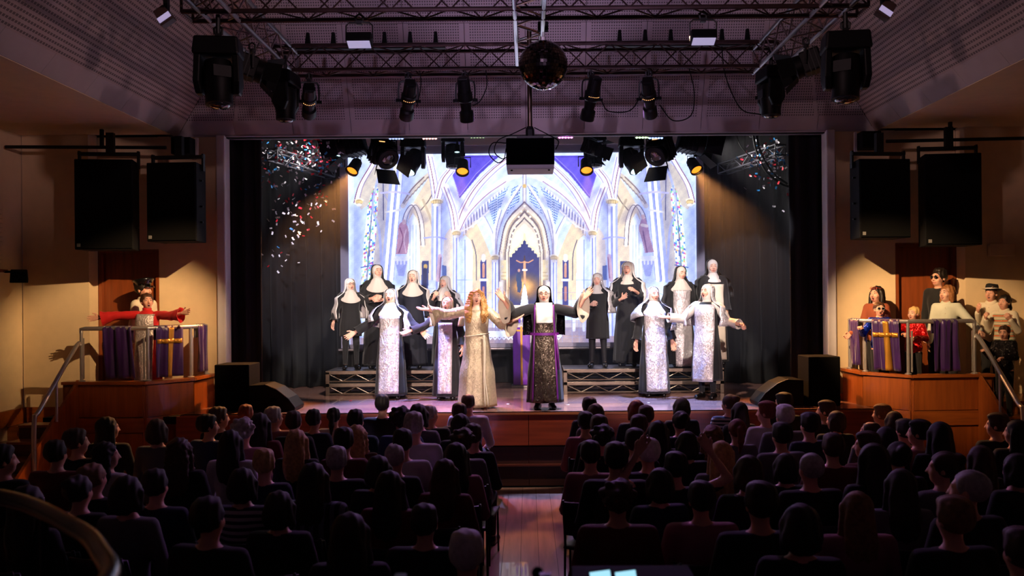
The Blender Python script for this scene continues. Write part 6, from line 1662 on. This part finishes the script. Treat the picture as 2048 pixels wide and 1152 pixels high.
f, b = casual('small child in red sequin top raising a hand behind the right balcony rail', 1826, 12.05, ZFB, 1.24, -0.75, armset(((-0.55, -0.2, -0.55), (-0.25, -0.3, 0.95), 'point', (0, -1, 0)), ((0.35, -0.3, -0.85), (-0.3, -0.9, 0.1), 'grip', (0, -0.3, -1))), -0.2, -0.05, 0.3, sequin('red_sequin', (206, 20, 26), 0.32, 70, 0.7, 0.6, 0.4), M_hab, 'pony', FAIRH, 0, head=1.14)
f, b = casual('tall young man in black with dark sunglasses at the right balcony door', 1877, 12.52, ZFB, 1.78, -0.9, None, -0.2, -0.02, 0.0, M_hab, M_hab, 'short', DARKH, 1, head=1.06)
f.glasses(b, r=0.022, dark=True, name='sunglasses')
f, b = casual('smiling girl in loose pale shirt with a hand on the right balcony rail', 1893, 12.08, ZFB, 1.53, -0.65, armset(((-0.2, -0.05, -1), (-0.15, -0.2, -1), 'relaxed', (1, 0, 0)), ((0.60, -0.15, -0.7), (0.55, -0.55, -0.45), 'grip', (0, -0.4, -1))), -0.5, -0.08, 0.1, mat('pale_shirt', (210, 214, 196), 0.8, vary=0.08, bump=0.15, bscale=14), M_hab, 'bob', LBLON, 0, smile=0.9, collar=True, head=1.14, grow=0.024)
f, b = casual('boy in black trilby hat and cream shirt at the right end of the balcony', 1982, 12.35, ZFB, 1.53, -0.8, armset(((-0.2, -0.1, -1), (0.25, -0.6, 0.75), 'relaxed', (0.5, 0.7, 0)), None), -0.1, -0.08, 0.4, M_shirt, M_hab, 'short', BROWN, 1, head=1.06, collar=True)
mb = MB(Matrix([[*f.T[0][i], f.T[1][i]] for i in range(3)] + [[0, 0, 0, 1]])); q = f.hs
mb.rings([[(rx * q * math.cos(a), (ry * math.sin(a) + 0.014) * q, (z - 1.5 + bb * abs(math.cos(a))) * q) for a in np.linspace(0, 2 * math.pi, 25)[:-1]] for rx, ry, z, bb in ((0.135, 0.15, 1.640, 0.018), (0.088, 0.104, 1.648, 0), (0.084, 0.10, 1.70, 0), (0.076, 0.09, 1.735, -0.01), (0.02, 0.05, 1.722, 0))])
f.part('trilby_hat', mb, mat('black_felt', (15, 13, 14), 0.85), b)
mb = MB(Matrix([[*f.T[0][i], f.T[1][i]] for i in range(3)] + [[0, 0, 0, 1]])); mb.rings([[(0.089 * q * math.cos(a), (0.105 * math.sin(a) + 0.014) * q, (z - 1.5) * q) for a in np.linspace(0, 2 * math.pi, 25)[:-1]] for z in (1.652, 1.67)], False, False); f.part('hat_band', mb, M_wht, b)
M_strp = mat('striped_vest', (216, 204, 180), 0.8)
nt = M_strp.node_tree; wv = nt.nodes.new('ShaderNodeTexWave'); wv.bands_direction = 'Z'; wv.inputs['Scale'].default_value = 4.6; tc = nt.nodes.new('ShaderNodeTexCoord'); nt.links.new(tc.outputs['Object'], wv.inputs['Vector'])
rp = nt.nodes.new('ShaderNodeValToRGB'); rp.color_ramp.interpolation = 'CONSTANT'; e = rp.color_ramp.elements; e[0].color = (*lin((216, 204, 180)), 1); e[1].position = 0.35; e[1].color = (*lin((60, 120, 70)), 1); e.new(0.6).color = (*lin((224, 214, 190)), 1); e.new(0.82).color = (*lin((206, 96, 40)), 1)
nt.links.new(wv.outputs['Color'], rp.inputs[0]); nt.links.new(rp.outputs[0], nt.nodes['Principled BSDF'].inputs['Base Color'])
f, b = casual('girl in striped top with white sleeves clasping her hands at the right balcony end', 2008, 12.0, ZFB, 1.40, -0.9, armset(((-0.3, -0.2, -0.9), (0.15, -0.65, 0.75), 'fist', (0.5, 0.8, 0)), ((0.3, -0.2, -0.9), (-0.2, -0.65, 0.7), 'fist', (-0.5, 0.8, 0))), -0.1, -0.02, 0.0, M_shirt, M_hab, 'pony', DARKH, 1, head=1.08, collar=True)
f.garment('striped_vest', ('torso',), M_strp, b, 0.026, [lambda P: 0.85 * f.k - P[2], lambda P: P[2] - 1.40 * f.k])
f, b = casual('small child in black sequin top holding the sloping handrail on the right', 2008, 11.47, 0.92, 1.17, -0.7, armset(((-0.25, -0.3, -0.75), (-0.15, -0.7, 0.35), 'grip', (0.4, -0.3, -0.8)), ((0.2, -0.4, -0.85), (-0.6, -0.75, 0.0), 'grip', (0, -0.3, -0.9))), -0.1, 0.1, 0.1, M_dveil, M_hab, 'pony', BROWN, 1, head=1.14)

# ================================================================ AUDIENCE
HAIRM = {'dark': mat('aud_hair_dark', (24, 17, 15), 0.68, vary=0.3, scale=40), 'brown': mat('aud_hair_brown', (62, 40, 28), 0.68, vary=0.3, scale=40), 'light': mat('aud_hair_light_brown', (128, 90, 58), 0.68, vary=0.3, scale=40),
         'blonde': mat('aud_hair_blonde', (188, 148, 96), 0.68, vary=0.3, scale=40), 'grey': mat('aud_hair_grey', (168, 164, 166), 0.68, vary=0.25, scale=40), 'white': mat('aud_hair_white', (206, 204, 206), 0.68, vary=0.15, scale=40), 'red': mat('aud_hair_auburn', (112, 44, 26), 0.68, vary=0.3, scale=40)}
TOPM = {'black': mat('top_black', (15, 15, 18), 0.85), 'navy': mat('top_navy', (20, 26, 52), 0.85), 'blue': mat('top_blue', (26, 48, 96), 0.8), 'grey': mat('top_grey', (96, 94, 100), 0.85), 'white': mat('top_white', (186, 182, 190), 0.85),
        'maroon': mat('top_maroon', (92, 24, 26), 0.85), 'green': mat('top_green', (26, 54, 42), 0.85), 'pink': mat('top_pink', (150, 92, 104), 0.85), 'teal': mat('top_teal', (28, 66, 76), 0.85)}
TR = mat('dark_trousers', (22, 22, 28), 0.85)
def striped(name, a, b, scale, direction='Z'):
    m = mat(name, a, 0.85); nt = m.node_tree; w = nt.nodes.new('ShaderNodeTexWave'); w.bands_direction = direction; w.inputs['Scale'].default_value = scale
    tc = nt.nodes.new('ShaderNodeTexCoord'); nt.links.new(tc.outputs['Object'], w.inputs['Vector']); r = nt.nodes.new('ShaderNodeValToRGB'); r.color_ramp.interpolation = 'CONSTANT'
    r.color_ramp.elements[0].color = (*lin(a), 1); r.color_ramp.elements[1].position = 0.5; r.color_ramp.elements[1].color = (*lin(b), 1)
    nt.links.new(w.outputs['Color'], r.inputs[0]); nt.links.new(r.outputs[0], nt.nodes['Principled BSDF'].inputs['Base Color']); return m
TOPM['striped'] = striped('top_striped', (190, 186, 194), (40, 34, 60), 7.0)
TOPM['checked'] = striped('top_checked', (20, 22, 34), (92, 96, 120), 5.0, 'X')
VAR = {}
def variant(key, build, arms=None, hyaw=0.0, hpitch=0.0):
    f = Figure(1.70, math.pi, arms, hyaw, hpitch, build=build, seated=True)
    tmp = bpy.data.objects.new('tmp', None)
    b = f.body('audience_body', SK[1], 0.021, 0.013)
    t = f.garment('audience_top', ('torso', 'arm'), TOPM['black'], None, 0.014, [lambda P: 0.47 - P[2], lambda P: P[2] - 1.02], h=0.021)
    l = f.garment('audience_trousers', ('leg',), TR, None, 0.008, [lambda P: 0.09 - P[2]], h=0.022)
    s = f.garment('audience_shoe', ('foot',), M_shoe, None, 0.006, h=0.016)
    d = {'f': f, 'body': b.data, 'top': t.data, 'leg': l.data, 'shoe': s.data, 'hair': {}}
    for o in (b, t, l, s): bpy.data.objects.remove(o)
    VAR[key] = d
LAP = {'l': ((-0.25, -0.15, -1), (0.25, -0.9, -0.25), 'relaxed', (0, 0, -1)), 'r': ((0.25, -0.15, -1), (-0.25, -0.9, -0.25), 'relaxed', (0, 0, -1))}
variant('slim', 0.93, LAP); variant('broad', 1.12, LAP)
variant('turned_left', 0.97, LAP, hyaw=0.75); variant('turned_right', 0.97, LAP, hyaw=-0.75)
variant('hands_up', 1.0, {'l': ((-0.85, -0.05, 0.35), (0.55, -0.1, 0.85), 'relaxed', (0, 1, 0.2)), 'r': ((0.85, -0.05, 0.35), (-0.55, -0.1, 0.85), 'relaxed', (0, 1, 0.2))})
def hair_mesh(v, st_):
    d = VAR[v]
    if st_ not in d['hair']:
        o = d['f'].hair(None, st_, HAIRM['dark'], h=0.013, name='audience_hair'); d['hair'][st_] = o.data; bpy.data.objects.remove(o)
    return d['hair'][st_]
# where each head stands in the photograph: x, y, hair style, hair colour, top, body
AUD = [
 (8, 915, 'short', 'dark', 'black', 'turned_right'), (114, 903, 'short', 'dark', 'maroon', 'broad'), (155, 879, 'short', 'brown', 'black', 'turned_right'), (218, 852, 'long', 'dark', 'black', 'turned_right'), (316, 857, 'bob', 'brown', 'grey', 'slim'),
 (360, 898, 'wavy', 'brown', 'black', 'slim'), (418, 848, 'short', 'dark', 'blue', 'turned_right'), (440, 832, 'short', 'brown', 'black', 'turned_right'), (487, 858, 'curly', 'grey', 'pink', 'slim'), (463, 881, 'long', 'dark', 'white', 'slim'),
 (493, 826, 'short', 'red', 'maroon', 'slim'), (190, 950, 'bun', 'light', 'black', 'slim'), (160, 976, 'bun', 'dark', 'black', 'slim'), (258, 980, 'bob', 'dark', 'grey', 'slim'), (313, 966, 'short', 'dark', 'navy', 'broad'), (487, 962, 'bob', 'dark', 'striped', 'slim'),
 (215, 905, 'wavy', 'dark', 'white', 'turned_right'), (60, 1000, 'long', 'dark', 'black', 'slim'),
 (522, 845, 'long', 'dark', 'maroon', 'slim'), (549, 831, 'short', 'grey', 'pink', 'turned_right'), (588, 841, 'short', 'brown', 'black', 'slim'), (629, 836, 'short', 'dark', 'navy', 'slim'), (668, 830, 'pony', 'dark', 'white', 'slim'), (713, 838, 'short', 'dark', 'teal', 'broad'),
 (765, 806, 'short', 'dark', 'black', 'broad'), (803, 835, 'curly', 'dark', 'blue', 'slim'), (838, 826, 'bob', 'dark', 'grey', 'slim'), (860, 824, 'thin', 'grey', 'black', 'turned_right'), (829, 847, 'short', 'grey', 'white', 'broad'), (937, 802, 'thin', 'brown', 'white', 'broad'),
 (918, 823, 'short', 'dark', 'navy', 'slim'), (921, 846, 'bob', 'dark', 'black', 'slim'), (595, 879, 'long', 'blonde', 'black', 'slim'), (688, 878, 'short', 'dark', 'maroon', 'slim'), (714, 869, 'wavy', 'blonde', 'maroon', 'slim'), (806, 881, 'short', 'dark', 'white', 'broad'),
 (947, 868, 'short', 'brown', 'black', 'slim'), (924, 880, 'curly', 'brown', 'grey', 'slim'), (912, 908, 'long', 'dark', 'pink', 'slim'), (529, 923, 'short', 'blonde', 'navy', 'slim'), (674, 917, 'short', 'grey', 'black', 'broad'), (791, 910, 'buzz', 'grey', 'black', 'slim'),
 (758, 935, 'bob', 'dark', 'black', 'slim'), (629, 952, 'long', 'dark', 'checked', 'broad'), (781, 968, 'long', 'dark', 'maroon', 'slim'), (891, 942, 'long', 'brown', 'maroon', 'slim'), (934, 1100, 'short', 'white', 'black', 'broad'), (560, 1010, 'bob', 'dark', 'black', 'slim'), (420, 1030, 'short', 'dark', 'black', 'broad'), (700, 1060, 'long', 'dark', 'black', 'slim'), (850, 1040, 'short', 'dark', 'black', 'broad'),
 (1179, 811, 'short', 'dark', 'black', 'slim'), (1190, 824, 'bob', 'brown', 'grey', 'slim'), (1171, 842, 'short', 'dark', 'pink', 'slim'), (1198, 850, 'short', 'brown', 'black', 'slim'), (1203, 871, 'curly', 'dark', 'black', 'slim'), (1272, 816, 'bob', 'red', 'navy', 'slim'), (1292, 829, 'short', 'brown', 'black', 'slim'),
 (1279, 849, 'short', 'brown', 'green', 'turned_right'), (1316, 861, 'long', 'dark', 'black', 'slim'), (1362, 811, 'bob', 'dark', 'black', 'slim'), (1360, 840, 'bun', 'dark', 'navy', 'slim'), (1458, 804, 'bun', 'brown', 'striped', 'turned_left'), (1478, 820, 'long', 'dark', 'black', 'slim'), (1473, 856, 'pony', 'red', 'grey', 'slim'),
 (1424, 869, 'wavy', 'light', 'black', 'slim'), (1442, 905, 'long', 'blonde', 'grey', 'slim'), (1181, 905, 'short', 'dark', 'pink', 'slim'), (1232, 912, 'short', 'dark', 'black', 'broad'), (1296, 901, 'short', 'white', 'black', 'slim'), (1270, 880, 'short', 'dark', 'black', 'slim'), (1350, 930, 'short', 'dark', 'black', 'hands_up'),
 (1372, 884, 'bob', 'dark', 'black', 'slim'), (1318, 962, 'bob', 'dark', 'navy', 'slim'), (1235, 993, 'curly', 'brown', 'maroon', 'broad'), (1402, 993, 'short', 'dark', 'pink', 'broad'), (1495, 938, 'bob', 'brown', 'black', 'slim'),
 (1531, 821, 'short', 'red', 'white', 'turned_left'), (1566, 802, 'short', 'dark', 'black', 'turned_left'), (1568, 829, 'short', 'white', 'grey', 'broad'), (1562, 867, 'short', 'dark', 'grey', 'broad'), (1650, 818, 'short', 'brown', 'black', 'turned_left'), (1670, 838, 'bob', 'brown', 'black', 'turned_left'), (1618, 846, 'short', 'dark', 'navy', 'slim'),
 (1762, 825, 'short', 'light', 'maroon', 'turned_left'), (1786, 839, 'bob', 'brown', 'black', 'slim'), (1738, 858, 'thin', 'brown', 'grey', 'turned_left'), (1731, 886, 'short', 'brown', 'maroon', 'turned_left'), (1770, 874, 'bob', 'dark', 'black', 'slim'), (1808, 858, 'short', 'dark', 'black', 'slim'), (1836, 861, 'short', 'dark', 'pink', 'turned_left'),
 (1877, 866, 'long', 'dark', 'black', 'slim'), (1992, 846, 'short', 'brown', 'black', 'turned_left'), (2030, 860, 'long', 'dark', 'black', 'turned_left'), (1665, 891, 'short', 'brown', 'maroon', 'broad'), (1570, 929, 'bob', 'dark', 'black', 'slim'), (1620, 931, 'buzz', 'grey', 'black', 'broad'), (1743, 915, 'long', 'dark', 'black', 'slim'),
 (1795, 908, 'bun', 'dark', 'black', 'slim'), (1800, 966, 'long', 'dark', 'grey', 'slim'), (1884, 930, 'bun', 'brown', 'grey', 'turned_left'), (1934, 972, 'buzz', 'grey', 'black', 'turned_left'), (1958, 914, 'long', 'brown', 'black', 'slim'), (1712, 1013, 'long', 'light', 'pink', 'broad'), (1905, 1030, 'short', 'light', 'black', 'broad'), (2030, 932, 'bob', 'dark', 'black', 'slim'), (2042, 1096, 'short', 'brown', 'maroon', 'slim'),
 (1520, 1000, 'short', 'dark', 'black', 'broad'), (1600, 1045, 'bob', 'dark', 'black', 'slim')]
ROWS = [10.55 - 0.88 * k for k in range(9)]
seats = []
HC = 1.19            # height of a seated head's centre at scale 1
for a in AUD:
    p1 = px(a[0], a[1], 1.0)
    D0 = HC * 1.01 / 1.0
    drop = HCAM - p1.z         # per metre of distance
    D0 = (HCAM - HC * 1.02) / drop
    if a[0] < 80 and a[1] < 950: D0 = min(D0, 8.8)
    k = min(range(9), key=lambda i: abs(ROWS[i] - D0))
    D = ROWS[k] + max(-0.30, min(0.30, (D0 - ROWS[k]) * 0.8))
    seats.append([a, k, D])
# two people cannot share a seat: the one lower in the photograph comes nearer, within reach of its own row
for s_ in seats:
    drop = HCAM - px(s_[0][0], s_[0][1], 1.0).z; s_.append(((HCAM - HC * 1.11) / drop, (HCAM - HC * 0.93) / drop))
for it in range(60):
    moved = False
    for i in range(len(seats)):
        for j in range(i + 1, len(seats)):
            A, B = seats[i], seats[j]
            xa, xb = px(A[0][0], A[0][1], A[2]).x, px(B[0][0], B[0][1], B[2]).x
            dx, dy = abs(xa - xb), A[2] - B[2]
            if dx < 0.42 and abs(dy) < 0.50:
                n, f_ = (A, B) if A[0][1] > B[0][1] else (B, A)
                n[2] = max(n[3][0], n[2] - 0.04); f_[2] = min(10.9, f_[3][1], f_[2] + 0.04); moved = True
    if not moved: break
for s_ in seats: s_.pop()
M_chair = mat('chair_black_plastic', (14, 14, 16), 0.55); M_chleg = mat('chair_dark_metal', (52, 50, 54), 0.35, 0.8)
CH = {'seat': MB().grid([[(x, y, 0.43 + 0.02 * (x / 0.2) ** 2 - 0.01 * math.cos(y * 7)) for x in np.linspace(-0.215, 0.215, 7)] for y in np.linspace(-0.2, 0.21, 6)], -0.022),
      'backrest': MB().grid([[(x, -0.235 - 0.10 * t + 0.03 * (x / 0.2) ** 2, 0.55 + 0.29 * t) for x in np.linspace(-0.21, 0.21, 7)] for t in np.linspace(0, 1, 5)], 0.018),
      'leg_front': MB().tube([(0, 0.19, 0.42), (0, 0.22, 0.004)], 0.011, 6), 'leg_back': MB().tube([(0, -0.36, 0.86), (0, -0.22, 0.46), (0, -0.25, 0.40), (0, -0.30, 0.004)], 0.011, 6)}
CHD = {}
for k_, mb in CH.items():
    me = bpy.data.meshes.new('chair_' + k_); me.from_pydata([tuple(v) for v in mb.v], [], mb.f); me.materials.append(M_chair if k_ in ('seat', 'backrest') else M_chleg)
    me.polygons.foreach_set('use_smooth', [True] * len(me.polygons)); me.update(); CHD[k_] = me
def ordinal(n): return ['first', 'second', 'third', 'fourth', 'fifth', 'sixth', 'seventh', 'eighth', 'ninth', 'tenth', 'eleventh', 'twelfth', 'thirteenth', 'fourteenth', 'fifteenth', 'sixteenth', 'seventeenth', 'eighteenth', 'nineteenth', 'twentieth'][n]
HW = {'short': 'short %s hair', 'thin': 'thinning %s hair', 'buzz': 'cropped %s hair', 'bob': '%s bobbed hair', 'long': 'long %s hair', 'wavy': 'wavy %s hair', 'pony': '%s ponytail', 'bun': '%s hair in a bun', 'curly': 'curly %s hair'}
rowof = {}
for s_ in seats:
    s_[1] = min(range(9), key=lambda i: abs(ROWS[i] - s_[2])); rowof.setdefault((s_[1], s_[0][0] > 1060), []).append(s_)
rows_used = sorted({k[0] for k in rowof})
for key, L_ in rowof.items():
    L_.sort(key=lambda s: abs(s[0][0] - 1060))
    for i, s_ in enumerate(L_): s_.append((rows_used.index(key[0]), i, key[1]))
rj = random.Random(5)
for (x, y, st_, hc, tp, vr), k, D, (rw, ix, rt) in seats:
    p = px(x, y, D); sc = p.z / HC
    blk = 'right' if rt else 'left'
    lab = '%s, %s top, %s row, %s seat %s of the aisle' % (HW[st_] % hc, tp, ordinal(rw), ordinal(ix), blk)
    d = VAR[vr]; yaw = rj.uniform(-0.18, 0.18) + math.atan2(-p.x, 14) * -0.6
    M = Matrix.Translation((p.x, D, 0)) @ Matrix.Rotation(yaw, 4, 'Z') @ Matrix.Scale(sc, 4)
    # keep the head, not the hips, over the pixel: heads sit 1 cm behind the hips
    b = inst('person', d['body'], None, M)
    tag(b, lab, 'person', 'seated audience')
    inst('top', d['top'], b, None, [TOPM[tp]]); inst('trousers', d['leg'], b); inst('shoe', d['shoe'], b)
    inst('hair', hair_mesh(vr, st_), b, None, [HAIRM[hc]])
    if y > 925 or abs(x - 1060) < 150:
        c = thing('audience_chair', 'black audience chair in the %s row, %s seat %s of the aisle' % (ordinal(rw), ordinal(ix), blk), 'chair', (p.x, D, 0), yaw, 'audience chairs')
        c.scale = (sc, sc, sc) if sc < 1 else (1, 1, sc)
        inst('seat', CHD['seat'], c); inst('backrest', CHD['backrest'], c)
        for q in (-0.2, 0.2):
            inst('leg', CHD['leg_front'], c, Matrix.Translation((q, 0, 0))); inst('leg', CHD['leg_back'], c, Matrix.Translation((q, 0, 0)))

# ---------------------------------------------------------------- nearest things: curved rail, balustrade, desk screens
M_rail = mat('dark_polished_rail', (40, 38, 46), 0.22, 0.9, vary=0.1)
t = thing('curved_handrail', 'dark curved metal handrail in the near left corner', 'railing', (-1.6, 2.6, 0.9))
pts = crom([(-2.9, 3.05, 1.85), (-2.3, 3.06, 1.85), (-1.78, 2.95, 1.85), (-1.31, 2.53, 1.85), (-1.11, 2.27, 1.85), (-0.99, 2.05, 1.85), (-0.94, 1.7, 1.85), (-0.93, 1.2, 1.85)], 8)
MB().tube([p - Vector((-1.6, 2.6, 0.9)) for p in pts], 0.026, 16).build('rail', M_rail, t, smooth=True)
for (x, y) in ((-1.92, 2.99), (-1.52, 2.74), (-1.05, 2.17)):
    MB().tube([(x + 1.6, y - 2.6, -0.0), (x + 1.6, y - 2.6, 0.93)], 0.014, 10).build('baluster', M_rail, t, smooth=40)
tier = struct(MB().box((0, 0.7, 0.45), (9.0, 3.4, 0.9)).build('floor_tier', M_woodd))
t = thing('glass_balustrade', 'glass balustrade with thin top edge along the bottom of the view', 'balustrade', (0, 2.3, 0.9))
for k in range(3):
    MB().box((-0.62 + k * 0.56, 0, 0.42), (0.54, 0.010, 0.84)).build('glass_panel', mat('balustrade_glass', (210, 224, 226), 0.03, vary=0.0, trans=0.98), t)
for x in (0.10, 0.48):
    MB().box((x - 0.44, 0, 0.44), (0.03, 0.03, 0.88)).build('clamp_post', M_blackmetal, t)
p = px(1075, 1146, 2.5)
t = thing('microphone_stand', 'black ball-headed microphone in the aisle foreground', 'microphone', (p.x, 2.5, 0.9))
MB().tube([(0, 0, 0.012), (0, 0, p.z - 0.92)], 0.008, 8).build('stand', M_blackmetal, t)
MB().lathe([(0.10, 0), (0.10, 0.012), (0.02, 0.02)], 16).build('foot', M_blackmetal, t)
MB().ball((0, 0, p.z - 0.9), 0.018, 12, 8).build('head', M_grille, t, smooth=True)
for i, (x, lb) in enumerate(((1201, 'glowing tablet screen at the bottom edge right of the aisle'), (1252, 'second glowing tablet screen at the bottom edge, farther right'))):
    p = px(x, 1147, 2.9)
    t = thing('tablet', lb, 'tablet', (p.x, 2.9, p.z - 0.03))
    A = Matrix.Translation((0, 0, 0.015)) @ Matrix.Rotation(1.15, 4, 'X') @ Matrix.Rotation(0.12, 4, 'Z')
    MB(A).box((0, 0, 0), (0.075, 0.05, 0.008)).build('case', M_black, t); MB(A).box((0, 0, 0.005), (0.068, 0.043, 0.003)).build('screen', glow('tablet_glow', (150, 205, 225), 1.4), t)
t = thing('control_desk', 'dark control desk below the bottom edge carrying the tablets', 'desk', (0.36, 3.02, 0))
MB().box((0, 0, 1.51), (0.42, 0.3, 0.05)).build('top', M_black, t)
for q in (-0.18, 0.18): MB().box((q, 0, 0.74), (0.04, 0.25, 1.48)).build('leg', M_black, t)
